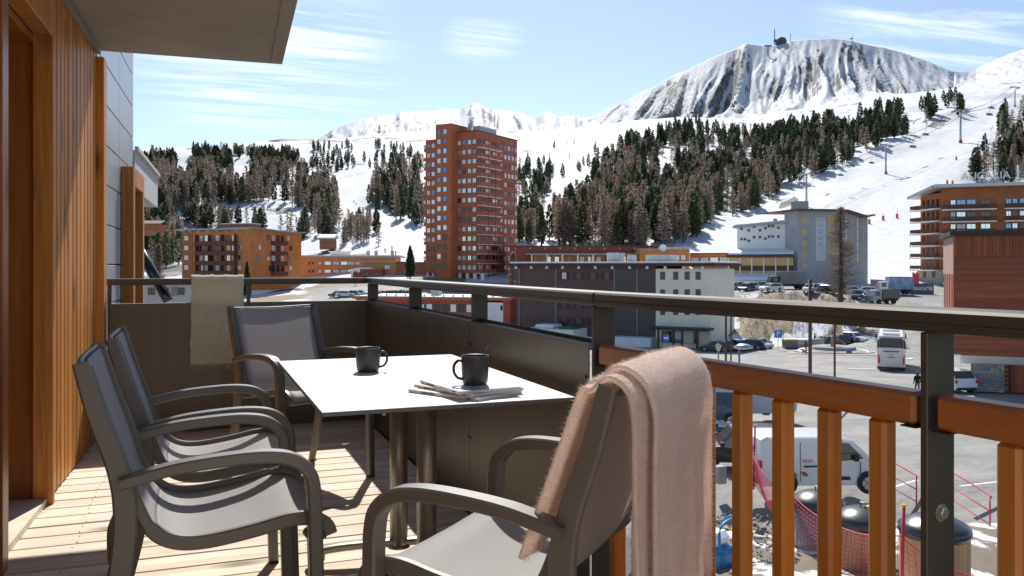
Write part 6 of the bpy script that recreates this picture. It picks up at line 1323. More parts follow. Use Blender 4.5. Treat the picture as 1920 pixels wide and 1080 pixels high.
for i, (px_, d) in enumerate(((634, 190), (647, 189), (661, 190), (675, 191), (704, 188), (716, 190), (728, 189), (741, 190), (754, 191), (768, 189), (800, 180), (815, 181))):
    car('parked_car', 'parked car in the far lot, number %d from the orange block' % (i+1) if False else ['dark car at the head of the far lot', 'white estate second in the far lot', 'pale car third in the far lot', 'white car fourth, just left of the corner post', 'silver car right of the corner post', 'white car in the gap right of the corner post', 'dark red car in the far lot before the tower', 'navy car in the far lot before the tower', 'blue car beside the second railing post', 'grey car just past the second railing post', 'white car on the lot near the shop roof', 'black car last on the lot near the shop roof'][i], px_, d, (1 if i % 2 else -1, 0.15), 4.3, 1.8, 1.5, ('hatch', 'suv')[i % 2], (P_bl, P_wh, P_sv, P_wh, P_sv, P_wh, paint('darkred', (0.2, 0.03, 0.03)), P_bl, paint('blue', (0.05, 0.15, 0.35)), P_gr, P_wh, P_dk)[i], G_p3)
# coach
g = gp(1671, 82); f = Vector((FW[0]*0.93+RT[0]*0.42, FW[1]*0.93+RT[1]*0.42, 0)).normalized()
co = empty('coach', (g.x+f.x*5.5, g.y+f.y*5.5, g.z-0.1), math.atan2(f.y, f.x), 'white touring coach seen from behind on the road', 'coach')
P_co = paint('coach_white', (0.74, 0.75, 0.76))
b = MB(); b.M = None; prof = [(-6, .45), (-6.05, 1.6), (-5.95, 3.0), (-5.7, 3.45), (5.6, 3.5), (5.95, 2.9), (6.1, 1.4), (6.0, .4)]
rr = []
for (sg_, sc, kw) in ((1, 0.97, 1.0), (1, 1.0, 0.9), (-1, 1.0, 0.9), (-1, 0.97, 1.0)): rr.append([Vector((x*sc if abs(x) > 5 else x, sg_*1.27*kw*(1 if z_ < 2.9 else 0.94), 1.9+(z_-1.9)*sc)) for (x, z_) in prof])
vs = [p for r_ in rr for p in r_]; n_ = len(prof); fs = [tuple(range(n_)), tuple(range(4*n_-1, 3*n_-1, -1))] + [(k*n_+i, (k+1)*n_+i, (k+1)*n_+(i+1) % n_, k*n_+(i+1) % n_) for k in range(3) for i in range(n_)]
b.add(vs, fs); b.build('body', P_co, co, fix=True)
MB().prismx([(-1.05, 2.35), (1.05, 2.35), (1.12, 3.1), (0.9, 3.28), (-0.9, 3.28), (-1.12, 3.1)], -6.09, -5.9).build('rear_window', M_cglass, co)
for s_ in (-1, 1):
    MB().box(-5.6, 5.2, s_*1.262, s_*1.285, 1.75, 2.95).build('side_windows', M_cglass, co)
    for xx in (-3.9, -2.6, 4.2): w = MB().tube([(xx, s_*0.95, 0.5), (xx, s_*1.275, 0.5)], 0.5, 18).build('wheel', M_tyre, co); MB().tube([(xx, s_*1.27, 0.5), (xx, s_*1.285, 0.5)], 0.3, 14).build('rim', M_rim, w)
    MB().prismx([(s_*1.18, 0.75), (s_*1.0, 0.85), (s_*1.05, 1.35), (s_*1.2, 1.75)], -6.12, -5.98).build('tail_light', M_red, co)
    MB().prismx([(s_*1.22, 2.3), (s_*1.12, 2.3), (s_*1.14, 3.2), (s_*1.22, 3.1)], -6.07, -5.95).build('corner_trim', M_cblack, co)
    MB().tube([(5.9, s_*1.2, 3.0), (6.3, s_*1.5, 2.9), (6.3, s_*1.5, 2.3)], [0.04, 0.05, 0.10], 6).build('mirror', M_cblack, co)
for (z0, z1, y1) in ((1.95, 2.03, 0.7), (1.40, 1.43, 0.35)): MB().box(-6.11, -6.0, -y1, y1, z0, z1).build('tailgate_seam', M_cblack, co)
MB().box(-6.12, -6.03, -0.3, 0.3, 0.72, 0.86).build('number_plate', M_white, co); MB().box(-6.1, -5.9, -1.2, 1.2, 0.32, 0.46).build('bumper', M_cblack, co)
for (x0, x1) in ((-4.5, -2.8), (0.5, 2.4)): MB().box(x0, x1, -0.8, 0.8, 3.47, 3.68, ch=0.06).build('roof_unit', P_co, co)
MB().tube([(-6.06, 0, 1.62), (-6.1, 0, 1.62)], 0.14, 14).build('emblem', M_rim, co)
# trucks
def truck(lab, px_, d, hd, L_, H_, box_m, cab_m, name='box_truck'):
    g = gp(px_, d); f = (Vector((FW[0], FW[1], 0))*hd[1] + Vector((RT[0], RT[1], 0))*hd[0]).normalized(); t = empty(name, g, math.atan2(f.y, f.x), lab, 'truck')
    MB().box(-L_/2, L_/2-1.9, -1.2, 1.2, 1.0, H_, ch=0.03).build('box_body', box_m, t); MB().prismy([(L_/2-1.8, 0.5), (L_/2, 0.5), (L_/2, 1.5), (L_/2-0.3, 2.5), (L_/2-1.8, 2.6)], -1.1, 1.1).build('cab', cab_m, t)
    MB().box(-L_/2+0.2, L_/2-1.8, -0.9, 0.9, 0.6, 0.99).build('chassis', M_cblack, t); MB().box(L_/2-1.4, L_/2-0.5, -1.12, 1.12, 1.5, 2.3).build('cab_window', M_cglass, t)
    for xx in (-L_/2+1.3, L_/2-1.2):
        for s_ in (-1, 1): MB().tube([(xx, s_*0.8, 0.48), (xx, s_*1.12, 0.48)], 0.48, 14).build('wheel', M_tyre, t)
    return t
tk_ = truck('grey box truck standing before the white hotel', 1475, 163, (-1, -0.05), 7.2, 3.5, mat('dark_grey_tarp', (0.20, 0.22, 0.23), rough=0.7), M_cblack)
b = MB(); b.tube([(-0.6, 1.2, 2.4), (-0.6, 1.22, 2.4)], 0.45, 12); b.build('round_logo', mat('rust_logo', (0.4, 0.13, 0.07), rough=0.7), tk_)
gm = mat('graffiti_box', (0.45, 0.45, 0.48), rough=0.6, col2=(0.15, 0.25, 0.45), scale=0.9, contrast=(0.35, 0.6)); truck('box truck covered in coloured graffiti by the piste', 1677, 166, (-1, 0.1), 6.6, 3.5, gm, P_wh)
truck('black box van with a red mark parked by the road ramp', 1655, 150, (-1, -0.25), 5.6, 2.7, paint('van_black', (0.03, 0.03, 0.035)), P_gr, 'black_delivery_van')
# --- bins, signs, masts and lamps around the roundabout
for i, px_ in enumerate((1481, 1505, 1530)):
    g = gp(px_, 123); t = empty('dumpster', g, -YAW, ['grey dumpster with a yellow lid by the parking sign', 'grey dumpster with a white lid, middle of three', 'grey dumpster with a green lid behind the mast'][i], 'dumpster', 'dumpsters behind the roundabout')
    MB().prismx([(-0.6, 0.1), (0.6, 0.1), (0.75, 1.25), (-0.75, 1.25)], -0.95, 0.95).build('tub', P_gr if i else mat('dumpster_grey', (0.17, 0.18, 0.18), rough=0.6), t); MB().box(-1.0, 1.0, -0.8, 0.8, 1.25, 1.4, ch=0.05).build('lid', (mat('lid_yellow', (0.6, 0.45, 0.05), rough=0.6), M_white, mat('lid_green', (0.04, 0.22, 0.12), rough=0.6))[i], t)
M_brown = mat('brown_mast_paint', (0.10, 0.045, 0.035), rough=0.5)
for (px_, d, ytop, r_, lab) in ((1519, 60, 524, 0.13, 'tall brown mast in front of the roundabout'), (1565, 66, 605, 0.085, 'slimmer brown mast right of the tall one'), (1361, 62, 585, 0.085, 'brown mast beside the disc lamp'), (1370.5, 72, 585, 0.07, 'thin brown mast behind the one at the disc lamp')):
    g = gp(px_, d); zt_ = zpx(ytop, d)-g.z; b = MB(); b.tube([(0, 0, 0), (0, 0, zt_)], r_, 10); b.tube([(0, 0, 0), (0, 0, 0.35)], r_*1.5, 10); tag(b.build('mast', M_brown, None, g), lab, 'mast', 'brown masts along the street')
def lamp(lab, px_, d, ytop, r_):
    g = gp(px_, d); h = zpx(ytop, d)-g.z; t = empty('street_lamp', g, 0, lab, 'street lamp'); MB().tube([(0, 0, 0), (0, 0, h)], 0.06, 8).build('pole', M_gutter, t); MB().lathe([(0, 0.22), (r_*0.5, 0.19), (r_, 0.03), (r_*0.9, -0.04), (0, -0.12)], 20, (r_*0.5, 0, h)).build('lamp_head', mat('silver_lamp_disc', (0.45, 0.46, 0.46), rough=0.35, metal=0.6), t)
lamp('street lamp with a flat silver disc head below the rail', 1386, 46, 652, 0.55); 
g = gp(1347, 60); t = empty('lantern', g, 0, 'small lantern on a post left of the brown masts', 'street lamp'); h = zpx(648, 60)-g.z; MB().tube([(0, 0, 0), (0, 0, h-0.4)], 0.05, 8).build('pole', M_gutter, t); MB().lathe([(0.10, -0.4), (0.22, 0.0), (0.26, 0.03), (0, 0.15)], 12, (0, 0, h)).build('lantern_head', mat('lantern_glass', (0.55, 0.5, 0.4), rough=0.4), t)
M_sblue = mat('blue_sign', (0.04, 0.16, 0.50), rough=0.4)
def sign(lab, px_, d, ytop, shape, m=M_sblue, sz=0.45):
    g = gp(px_, d); h = zpx(ytop, d)-g.z; t = empty('road_sign', g, -YAW, lab, 'sign'); MB().tube([(0, 0.03, 0), (0, 0.03, h)], 0.035, 6).build('pole', M_gutter, t)
    if shape == 'sq': MB().box(-sz, sz, -0.02, 0.01, h-2*sz, h).build('sign_plate', m, t)
    else: MB().tube([(0, -0.02, h-sz), (0, 0.01, h-sz)], sz, 18).build('sign_plate', m, t)
    return t, h
t, h = sign('blue parking sign on a post by the dumpsters', 1459, 120, 619, 'sq', sz=0.55); text('P', 1.0, t, (0, -0.03, h-0.55), (R(90), 0, 0), M_white, ext=0.004)
sign('round road sign seen from behind near the parking sign', 1468, 126, 618, 'c', M_gutter, 0.35); sign('round blue arrow sign on the roundabout island', 1592, 112, 655, 'c', sz=0.4); sign('round grey backed sign on the far island edge', 1575, 121, 648, 'c', M_gutter, 0.4); sign('grey backed sign left on the island', 1524, 121, 648, 'c', M_gutter, 0.35)
t, h = sign('blue bus stop sign before the cream lodge end', 1249, 108, 628, 'sq', sz=0.42); MB().box(-0.3, 0.3, -0.028, -0.021, h-0.5, h-0.3).build('sign_print', M_white, t)
g = gp(667, 228); t = empty('globe_lamp', g, 0, 'street lamp with white globes before the ochre building', 'street lamp'); h = zpx(508, 228)-g.z; MB().tube([(0, 0, 0), (0, 0, h)], 0.09, 6).build('pole', M_brown, t)
for dx_ in (-0.75, 0, 0.75): MB().lathe([(0.02, -0.5), (0.45, -0.15), (0.5, 0.0), (0.35, 0.35), (0, 0.48)], 12, (dx_, 0, h+(0.3 if dx_ == 0 else 0))).build('globe', M_white, t)
# planters on the parking
for i, px_ in enumerate((1442, 1427, 1496)):
    g = gp(px_, 126); b = MB(); b.lathe([(0, 0), (0.35, 0), (0.5, 0.8), (0.4, 0.8), (0, 0.7)], 10); 
    for k in range(6): b.tube([(0, 0, 0.7), (0.25*math.cos(k), 0.25*math.sin(k), 1.5)], [0.04, 0.02], 4)
    tag(b.build('planter', M_brown, None, g), ['brown planter beside the row of green cars', 'brown planter in the middle of the parking', 'brown planter near the snowbank'][i], 'planter', 'planters on the parking')
# --- people
M_skin = mat('skin', (0.45, 0.26, 0.18), rough=0.6)
def person(lab, px_, d, heading, top_c, leg_c, hair_c, h=1.70, stride=0.12, z=None):
    g = gp(px_, d); t = empty('person', g, heading, lab, 'person'); s_ = h/1.70
    J = {'pel': (0, 0, .93), 'wai': (0, 0, 1.08), 'che': (0, .01, 1.30), 'nec': (0, 0, 1.46), 'hed': (0, .02, 1.60), 'htp': (0, .01, 1.69), 'lh': (-.09, 0, .90), 'lk': (-.095, stride*.6, .50), 'la': (-.10, stride, .09), 'lt': (-.10, stride+.15, .04), 'rh': (.09, 0, .90), 'rk': (.095, -stride*.2, .49), 'ra': (.10, -stride, .10), 'rt': (.10, -stride+.15, .04), 'ls': (-.17, 0, 1.38), 'le': (-.22, -.03, 1.12), 'lw': (-.22, .10, .90), 'lf': (-.21, .14, .82), 'rs': (.17, 0, 1.38), 're': (.22, -.03, 1.12), 'rw': (.21, .12, .92), 'rf': (.20, .16, .85)}
    E = [('pel', 'wai'), ('wai', 'che'), ('che', 'nec'), ('nec', 'hed'), ('hed', 'htp'), ('pel', 'lh'), ('lh', 'lk'), ('lk', 'la'), ('la', 'lt'), ('pel', 'rh'), ('rh', 'rk'), ('rk', 'ra'), ('ra', 'rt'), ('che', 'ls'), ('ls', 'le'), ('le', 'lw'), ('lw', 'lf'), ('che', 'rs'), ('rs', 're'), ('re', 'rw'), ('rw', 'rf')]
    Rr = dict(pel=.13, wai=.12, che=.14, nec=.055, hed=.085, htp=.06, lh=.09, lk=.06, la=.045, lt=.035, rh=.09, rk=.06, ra=.045, rt=.035, ls=.065, le=.048, lw=.035, lf=.03, rs=.065, re=.048, rw=.035, rf=.03)
    ks = list(J); me_ = bpy.data.meshes.new('body'); me_.from_pydata([tuple(c*s_ for c in J[k]) for k in ks], [(ks.index(a), ks.index(b_)) for a, b_ in E], [])
    o = link('body', me_, t); o.modifiers.new('skin', 'SKIN'); o.modifiers.new('sub', 'SUBSURF').levels = 1
    for i, k in enumerate(ks): me_.skin_vertices[0].data[i].radius = (Rr[k]*s_, Rr[k]*s_); me_.skin_vertices[0].data[i].use_root = (k == 'pel')
    bpy.context.view_layer.update(); m2_ = bpy.data.meshes.new_from_object(o.evaluated_get(bpy.context.evaluated_depsgraph_get())); bpy.data.objects.remove(o)
    for m_ in (mat('jeans_'+lab[:9], leg_c, rough=0.9), mat('top_'+lab[:9], top_c, rough=0.9), M_skin): m2_.materials.append(m_)
    for p_ in m2_.polygons: z_ = p_.center.z/s_; p_.material_index = 0 if z_ < 0.94 and abs(p_.center.x) < 0.17*s_ else (2 if z_ > 1.47 or (z_ < 0.93) else 1); p_.use_smooth = True
    link('body', m2_, t)
    MB().lathe([(0, 0.12), (0.07, 0.10), (0.105, 0.02), (0.10, -0.10), (0.07, -0.20), (0, -0.2)], 12, (0, -0.025*s_, 1.60*s_)).build('hair', mat('hair_'+lab[:9], hair_c, rough=0.6), t)
    return t
person('woman in a black top and grey trousers seen from behind', 1720, 57, -YAW, (0.015, 0.015, 0.017), (0.15, 0.15, 0.16), (0.12, 0.06, 0.03))
person('person in dark clothes walking a dog at the roundabout', 1511, 113, R(-100), (0.03, 0.03, 0.06), (0.03, 0.04, 0.07), (0.05, 0.03, 0.02), 1.75, 0.2)
person('person in dark jacket standing near the snowbank', 1528, 128, R(200), (0.02, 0.02, 0.03), (0.05, 0.06, 0.09), (0.05, 0.03, 0.02), 1.75, 0.05)
g = gp(1508.5, 112); b = MB(); b.tube([(-.28, 0, .42), (0, 0, .40), (.25, 0, .45), (.36, 0, .58), (.46, 0, .62), (.60, 0, .57)], [.10, .12, .14, .08, .085, .03], 8)
for (x_, y_) in ((-.24, .07), (-.24, -.07), (.22, .07), (.22, -.07)): b.tube([(x_, y_, .40), (x_+(.03 if x_ < 0 else 0), y_, .2), (x_, y_, 0)], [.06, .03, .025], 6)
b.tube([(-.3, 0, .46), (-.48, 0, .6)], [.03, .015], 5); tag(b.build('dog', mat('tan_fur', (0.35, 0.22, 0.11), rough=0.9), None, g), 'tan dog on the roundabout edge beside the walker', 'dog').rotation_euler = (0, 0, R(160))
# --- building site below: mound, buried waste bins, nets, barriers
MX = np.linspace(1200, 2100, 110); MD = np.linspace(8, 23.5, 60); mxx, mdd = np.meshgrid(MX, MD)
xx_ = mdd*(FW[0]+(mxx-CX)/FPX*RT[0]); yy_ = mdd*(FW[1]+(mxx-CX)/FPX*RT[1]); ed = np.clip((23.5-mdd)/3.0, 0, 1)*np.clip((2000-mxx)/250, 0, 1)
zz_ = np.array([[G0(q) for q in r_] for r_ in mdd]) + ed*(0.55 + 0.5*(fbm(xx_/1.7, yy_/1.7, 4)-0.5)+0.12*(fbm(xx_*3, yy_*3, 3)-0.5)) - (1-ed)*0.06
b = MB(); nC = len(MX); b.add(np.stack([xx_, yy_, zz_], -1).reshape(-1, 3).tolist(), [(i*nC+j, i*nC+j+1, (i+1)*nC+j+1, (i+1)*nC+j) for i in range(len(MD)-1) for j in range(nC-1)], 0, True)
mg = mat('earth_and_old_snow', (0.20, 0.16, 0.12), rough=0.95, col2=(0.74, 0.73, 0.72), scale=0.55, detail=10, contrast=(0.50, 0.54), bump=0.6, bscale=9, coords='Object')
tag(b.build('site_ground', mg), kind='structure')
def mz_(px_, d): j = (px_-1200)/900*(len(MX)-1); i = (d-8)/15.5*(len(MD)-1); return float(zz_[int(np.clip(round(i), 0, len(MD)-1)), int(np.clip(round(j), 0, nC-1))])
rb_ = random.Random(8); ms = MB()
for k in range(900):
    px_ = rb_.uniform(1290, 1500); d = rb_.uniform(17.5, 24); x, y_ = G(px_, d); z_ = max(mz_(px_, d), G0(d)); s_ = rb_.uniform(0.025, 0.09)
    pts_ = [Vector((rb_.uniform(-1, 1), rb_.uniform(-1, 1), rb_.uniform(-.6, .8)))*s_ + Vector((x, y_, z_+s_*0.3)) for _ in range(5)]; ms.add(pts_, [(0, 1, 2), (0, 2, 3), (0, 3, 4), (1, 2, 4), (2, 3, 4), (0, 1, 4)])
tag(ms.build('rubble_stones', mat('grey_rubble', (0.20, 0.195, 0.19), rough=0.9, var=0.3, scale=3)), 'grey rubble stones by the fence', 'rubble', kind='stuff')
M_lid = mat('black_bin_lid', (0.045, 0.047, 0.052), rough=0.28, var=0.05, spec=0.6); M_bslat = wood('bin_slats', (0.42, 0.25, 0.12), (0.55, 0.36, 0.20), axis='Z', grain=3, rough=0.8, rnd=0.15)
for i, (px_, d, r_, lab, slat) in enumerate(((1533, 19.2, 0.56, 'grey buried waste bin with a domed lid nearest the van', False), (1618, 17.6, 0.56, 'wood slatted buried waste bin with a yellow strap', True), (1752, 16.0, 0.60, 'wood slatted buried waste bin behind the steel post', True))):
    x, y_ = G(px_, d); z_ = mz_(px_, d); t = empty('waste_bin', (x, y_, z_-0.1), 0, lab, 'waste bin', 'buried waste bins by the net'); 
    MB().lathe([(r_*0.97, 0), (r_*0.97, 1.10), (0, 1.10)], 32).build('drum', mat('bin_grey_skin', (0.33, 0.31, 0.31), rough=0.7), t)
    if slat:
        n_ = 40
        for k in range(n_):
            a = 2*math.pi*k/n_; o = MB().box(-0.055, 0.055, -0.015, 0.015, 0.12, 0.98, ch=0.004); oo = o.build('slat', M_bslat, t, (r_*math.cos(a), r_*math.sin(a), 0)); oo.rotation_euler = (0, 0, a+math.pi/2)
        MB().lathe([(r_*1.03, 0.0), (r_*1.03, 0.12), (r_*0.97, 0.13)], 32).build('foot_ring', M_cblack, t)
    MB().lathe([(r_*1.04, 0.99), (r_*1.09, 1.05), (r_*1.07, 1.15), (r_*0.95, 1.21), (r_*0.6, 1.32), (r_*0.2, 1.36), (0, 1.365)], 36).build('lid', M_lid, t)
    b = MB(); b.tube([(0, -0.07, 1.35), (0, -0.07, 1.45), (0, 0.07, 1.45), (0, 0.07, 1.35)], 0.02, 6); b.build('lifting_eye', M_gutter, t)
    if i == 1: MB().box(0.05, 0.5, -0.05, 0.05, 1.33, 1.375).build('strap', mat('yellow_strap', (0.75, 0.5, 0.03), rough=0.6), t)
M_net = mat('red_net', (0.55, 0.03, 0.06), rough=0.6)
NPT = [(1413, 27.5), (1490, 19.0), (1690, 15.2), (1960, 14.2)]
fe = empty('net_fence', (*G(1690, 15.2), mz_(1690, 15.2)), 0, 'red mesh safety net strung on red poles round the waste bins', 'fence'); FO = Vector(fe.location)
nb = MB()
for k in range(3):
    (p0, d0), (p1, d1) = NPT[k], NPT[k+1]; A = Vector((*G(p0, d0), mz_(p0, d0) if d0 < 23 else G0(d0))); B = Vector((*G(p1, d1), mz_(min(p1, 1990), d1))); n_ = int((B-A).length/0.13); hh = 1.05
    def npt(u, v): return A.lerp(B, u) + Vector((0, 0, 0.12 + hh*v - 0.30*math.sin(math.pi*u)*v)) + Vector((0.05*math.sin(9*u+3*v), 0.05*math.cos(7*u), 0)) - FO
    for i in range(n_+1): nb.tube([npt(i/n_, v/6) for v in range(7)], 0.006, 3, cap=False)
    for v in range(10): nb.tube([npt(i/24, v/9) for i in range(25)], 0.006 if v < 9 else 0.014, 3, cap=False)
tag(nb.build('net', M_net, fe), kind='stuff')
for (px_, d, h_) in ((1413, 27.5, 2.1), (1690, 15.2, 1.7), (1960, 14.2, 1.5)):
    A = Vector((*G(px_, d), max(G0(d), mz_(min(px_, 1990), d)) if d < 23 else G0(d))) - FO; MB().tube([A, A+Vector((0.06, 0, h_))], 0.028, 8).build('pole', M_net, fe)
    MB().tube([A+Vector((0.06, 0, h_)), A+Vector((0.06, 0, h_+0.05))], 0.034, 8).build('pole_cap', mat('yellow_cap', (0.75, 0.55, 0.05), rough=0.5), fe)
A = Vector((*G(1413, 27.5), G0(27.5))) - FO; gb = MB(); rg = random.Random(6)
for k in range(260): c = A + Vector((0.03, 0, rg.uniform(0.1, 1.5))); dd = Vector((rg.uniform(-1, 1), rg.uniform(-1, 1), rg.uniform(-.5, .5))).normalized()*0.09; gb.add([c, c+dd+Vector((0, 0, 0.012)), c+dd-Vector((0, 0, 0.012))], [(0, 1, 2)])
tag(gb.build('bunched_net', M_net, fe), kind='stuff')
def barrier(lab, A, B, h_=1.05):
    t = empty('crowd_barrier', A, math.atan2((B-A).y, (B-A).x), lab, 'barrier', 'red tube barriers on the site'); L_ = (B-A).length
    MB().tube(catmull([(0, 0, 0), (0, 0, h_-0.15), (0.15, 0, h_), (L_-0.15, 0, h_), (L_, 0, h_-0.15), (L_, 0, 0)], 5), 0.022, 8).build('frame', M_net, t)
    for z_ in (0.25, 0.62): MB().tube([(0, 0, z_), (L_, 0, z_)], 0.016, 6).build('rail', M_net, t)
barrier('red tube barrier left of the steel post', Vector((*G(1655, 27.5), G0(27.5))), Vector((*G(1718, 25.2), G0(25.2)))); barrier('red tube barrier right of the steel post', Vector((*G(1775, 25.5), G0(25.5))), Vector((*G(1856, 22.6), G0(22.6))))
g = Vector((*G(1350, 17.6), mz_(1350, 17.6))); t = empty('blue_machine', g, 0.4, 'blue site machine with a tube frame lying on the snow', 'machine'); M_mb = mat('blue_machine_paint', (0.03, 0.22, 0.45), rough=0.4)
MB().box(-0.35, 0.35, -0.3, 0.3, 0.0, 0.5, ch=0.08).build('housing', M_mb, t); MB().tube(catmull([(-0.3, -0.2, 0.4), (-0.3, -0.2, 1.0), (0.3, -0.2, 1.1), (0.45, 0.2, 0.9), (0.4, 0.3, 0.3)], 4), 0.03, 7).build('frame', M_mb, t); MB().box(-0.25, 0.3, -0.1, 0.4, 0.5, 0.8, ch=0.1).build('sack', M_roofsnow, t)
for (px_, d, h_, lab) in ((1436, 47, 1.0, 'grey bollard behind the white van'), (1350, 28.5, 0.6, 'concrete block at the left of the van')): g = gp(px_, d); tag(MB().box(-0.17, 0.17, -0.17, 0.17, 0, h_, ch=0.03).build('bollard', M_kerb, None, g), lab, 'bollard')
g = gp(1520, 59.2)
# --- ski lifts, piste marks and summit station
M_pyl = mat('galvanised_pylon', (0.42, 0.43, 0.44), rough=0.5, metal=0.5)
PY = [(1512, 388, 326, 1.0, 'nearest grey chairlift pylon behind the grey hotel'), (1661, 326, 272, 0.9, 'chairlift pylon beside the piste above the wood'), (1801, 268, 207, 0.9, 'chairlift pylon on the upper piste'), (1903, 200, 163, 0.8, 'chairlift pylon at the right edge of the slope')]
PT = []
for (px_, yb, yt, k, lab) in PY:
    d = on_hill(px_, yb) or 700; x, y_ = G(px_, d); z_ = float(tz(px_, d))-0.5; h_ = zpx(yt, d)-z_; t = empty('lift_pylon', (x, y_, z_), -YAW+0.3, lab, 'pylon', 'chairlift pylons on the slope'); w = h_*0.22
    MB().tube([(0, 0, 0), (0, 0, h_)], [h_*0.035, h_*0.022], 10).build('mast', M_pyl, t); MB().box(-w, w, -h_*.02, h_*.02, h_*0.985, h_*1.02).build('crossarm', M_pyl, t)
    for s_ in (-1, 1): MB().box(s_*w-h_*.03, s_*w+h_*.03, -h_*.10, h_*.10, h_*0.93, h_*0.985).build('sheave_train', M_pyl, t)
    MB().tube([(0, 0, 0), (0, 0, h_*0.10)], h_*0.05, 10).build('crash_pad', mat('orange_pad', (0.65, 0.09, 0.03), rough=0.6), t); PT.append((Vector((x, y_, z_+h_*0.95)), w))
cb_ = MB()
for s_ in (-1, 1):
    pts_ = [p + Vector((RT[0], RT[1], 0))*s_*w for (p, w) in PT]; st_ = [Vector((*G(1440, 215), -1))] + pts_
    for i in range(len(st_)-1): a, c = st_[i], st_[i+1]; cb_.tube([a.lerp(c, u/8) - Vector((0, 0, 0.015*(c-a).length*math.sin(math.pi*u/8))) for u in range(9)], 0.06+0.00012*i*300, 4, cap=False)
tag(cb_.build('lift_cable', mat('steel_rope', (0.10, 0.10, 0.10), rough=0.6)), 'pair of steel chairlift ropes between the pylons', 'cable')
ci = 0
for (i, u, s_) in ((0, 0.3, 1), (0, 0.62, -1), (0, 0.7, 1), (1, 0.25, 1), (1, 0.6, -1), (2, 0.35, 1), (2, 0.6, -1)):
    a, c = [p + Vector((RT[0], RT[1], 0))*s_*w for (p, w) in PT[i:i+2]]; p = a.lerp(c, u) - Vector((0, 0, 0.015*(c-a).length*math.sin(math.pi*u))); k = 1.0+0.4*i
    t = empty('lift_chair', p - Vector((0, 0, 3.6*k)), -YAW+0.3, ['lift chair low above the wood edge', 'lift chair over the dark pines, left rope', 'lift chair over the dark pines, right rope', 'lift chair above the bare wood', 'lift chair at the middle of the upper wood', 'lift chair near the upper piste', 'lift chair highest on the slope'][ci], 'lift chair', 'chairs hanging on the chairlift'); ci += 1
    MB().tube([(0, 0, 3.6*k), (0, 0.3*k, 1.8*k), (0, 0.2*k, 0.9*k)], 0.08*k, 6).build('hanger', M_pyl, t); MB().box(-1.6*k, 1.6*k, -0.3*k, 0.4*k, 0.0, 0.2*k).build('seat', M_cblack, t); MB().box(-1.6*k, 1.6*k, 0.35*k, 0.5*k, 0.2*k, 1.0*k).build('backrest', mat('grey_chair_back', (0.3, 0.3, 0.31), rough=0.6), t); MB().tube([(-1.6*k, 0, 0.9*k), (1.6*k, 0, 0.9*k)], 0.06*k, 6).build('bar', M_pyl, t)
M_pole = mat('red_piste_pole', (0.65, 0.07, 0.03), rough=0.6)
for i, (px_, yb) in enumerate(((1630, 420), (1656, 413), (1682, 409), (1786, 346), (1793, 300), (1776, 345))):
    d = on_hill(px_, yb) or 400; x, y_ = G(px_, d); z_ = float(tz(px_, d)); b = MB(); b.tube([(0, 0, -0.3), (0, 0, 3.0)], 0.10, 6); b.box(-0.35, 0.35, -0.3, 0.3, 0.0, 1.8); tag(b.build('piste_marker', M_pole, None, (x, y_, z_)), ['red padded piste marker left of the hotel corner', 'red padded piste marker in the middle of three', 'red padded piste marker right of three', 'red flag marker low on the upper piste', 'red flag marker high on the upper piste', 'red marker beside the low flag'][i], 'piste marker', 'red piste markers')
b = MB(); A = Vector((*G(1632, 178), float(tz(1632, 178)))); B = Vector((*G(1705, 176), float(tz(1705, 176)))); b.add([A, B, B+Vector((0, 0, 2.0)), A+Vector((0, 0, 2.0))], [(0, 1, 2, 3)]); 
pn = b.build('piste_net', mat('pink_piste_net', (0.62, 0.38, 0.40), rough=0.8)); tag(pn, 'pink safety net at the foot of the piste', 'net'); pn.modifiers.new('thickness', 'SOLIDIFY').thickness = 0.05
for i, px_ in enumerate((1711, 1717)):
    g = gp(px_, 172); t = empty('banner_flag', g, 0, ['red feather banner by the hotel end', 'second red feather banner touching the hotel end'][i], 'banner', 'red feather banners'); MB().tube([(0, 0, 0), (0, 0, 4.2)], 0.05, 6).build('pole', M_gutter, t); MB().prismy([(0.05, 0.9), (0.9, 0.9), (0.9, 3.6), (0.4, 4.1), (0.05, 4.15)], -0.02, 0.02).build('flag', mat('red_banner', (0.7, 0.03, 0.06), rough=0.6), t)
def at_ridge(px_, f=0.985):
    j = int(round((px_-PXG[0])/STEP)); k = int((len(TT)-1)*f); return Vector((XA[len(DG)+k, j], YA[len(DG)+k, j], ZA[len(DG)+k, j]))
p = at_ridge(1464, 1.0); t = empty('summit_station', p, -YAW, 'dark lift station with masts on the mountain summit', 'lift station'); M_st = mat('dark_station', (0.07, 0.075, 0.085), rough=0.6)
MB().prismy([(-18, -3), (16, -3), (18, 9), (12, 19), (-2, 21), (-14, 14)], -10, 10).build('hall', M_st, t); MB().box(-24, -16, -6, 6, 6, 14).build('canopy', M_st, t); MB().tube([(-22, 0, -4), (-22, 0, 52)], 1.6, 6).build('mast', M_st, t); MB().tube([(34, 0, -4), (34, 0, 34)], 1.0, 6).build('mast', M_st, t)
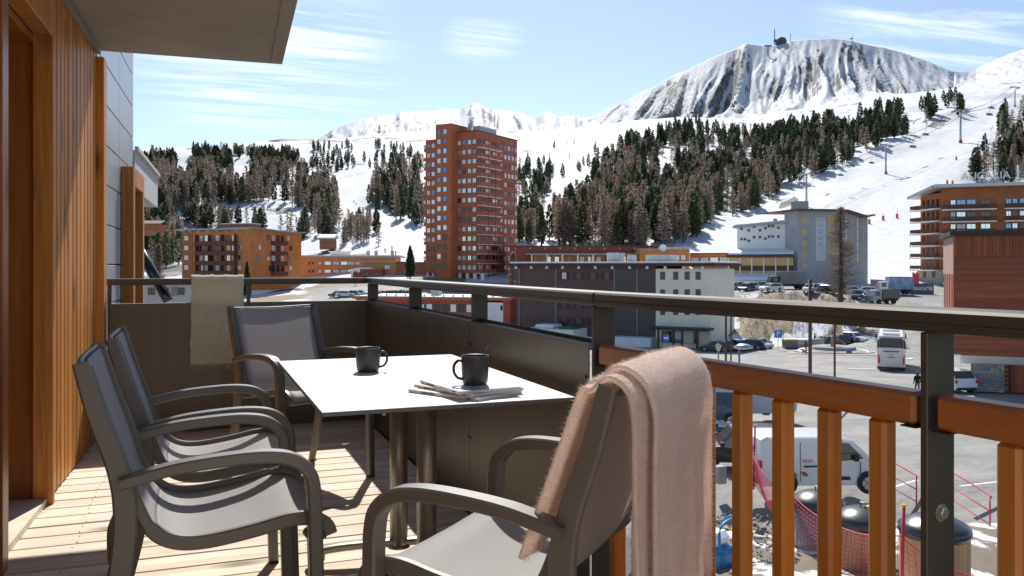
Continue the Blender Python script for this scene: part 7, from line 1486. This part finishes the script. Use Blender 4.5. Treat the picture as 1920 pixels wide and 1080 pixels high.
p = at_ridge(1440, 0.93); t = empty('summit_pylon', p, -YAW, 'lift pylon just below the summit station', 'pylon'); MB().tube([(0, 0, -5), (0, 0, 32)], 2.0, 6).build('mast', M_st, t); MB().box(-12, 12, -2, 2, 30, 34).build('crossarm', M_st, t)
p = at_ridge(1600, 1.0); t = empty('summit_radar', p, -YAW, 'small antenna mast on the right of the summit', 'antenna'); MB().tube([(0, 0, -4), (0, 0, 20)], 0.9, 6).build('mast', M_st, t); MB().lathe([(0, 0), (5, 1), (6, 4)], 10, (-6, 0, 6)).build('dish', M_gutter, t)
for (px_, yb, lab) in ((1305, 238, 'cable car pylon among the top pines'),):
    d = 1350; x, y_ = G(px_, d); z_ = float(tz(px_, d)); t = empty('cable_car_pylon', (x, y_, z_), -YAW, lab, 'pylon'); h_ = zpx(212, d)-z_; MB().tube([(0, 0, 0), (0, 0, h_)], [2.2, 1.6], 6).build('mast', M_st, t); MB().box(-9, 9, -1.5, 1.5, h_-1, h_+2).build('crossarm', M_st, t)
p = W(1173, 281, 560); tag(MB().box(-1.3, 1.3, -1.3, 1.3, 0, 2.6, ch=0.4).build('gondola', mat('red_gondola', (0.55, 0.04, 0.03), rough=0.4), None, p), 'small red gondola hanging before the right slope', 'gondola')
cbl = MB(); cbl.tube([W(1100, 292, 470), W(1173, 279.4, 560), W(1305, 214, 1350)], 0.14, 4, cap=False); tag(cbl.build('gondola_cable', mat('steel_rope', (0.1, 0.1, 0.1))), 'thin rope carrying the red gondola', 'cable')
# skiers on the left piste
for i, (px_, yb) in enumerate(((664, 380), (668, 384), (735, 470), (722, 474), (742, 480))):
    d = on_hill(px_, yb) or 400; x, y_ = G(px_, d); b = MB(); b.tube([(0, 0, 0), (0, 0, 0.8), (0, 0.1, 1.4), (0, 0.1, 1.75)], [0.16, 0.2, 0.24, 0.12], 6); b.box(-0.2, 0.2, -0.8, 0.8, 0.0, 0.06); tag(b.build('person', mat('skier_suit', (0.05, 0.06, 0.09), rough=0.8), None, (x, y_, float(tz(px_, d)))), ['skier in dark clothes high on the left piste', 'second skier just below the first on the left piste', 'skier in dark clothes low on the left piste', 'skier left of the lowest one on the left piste', 'lowest skier on the left piste'][i], 'person', 'skiers on the left piste')
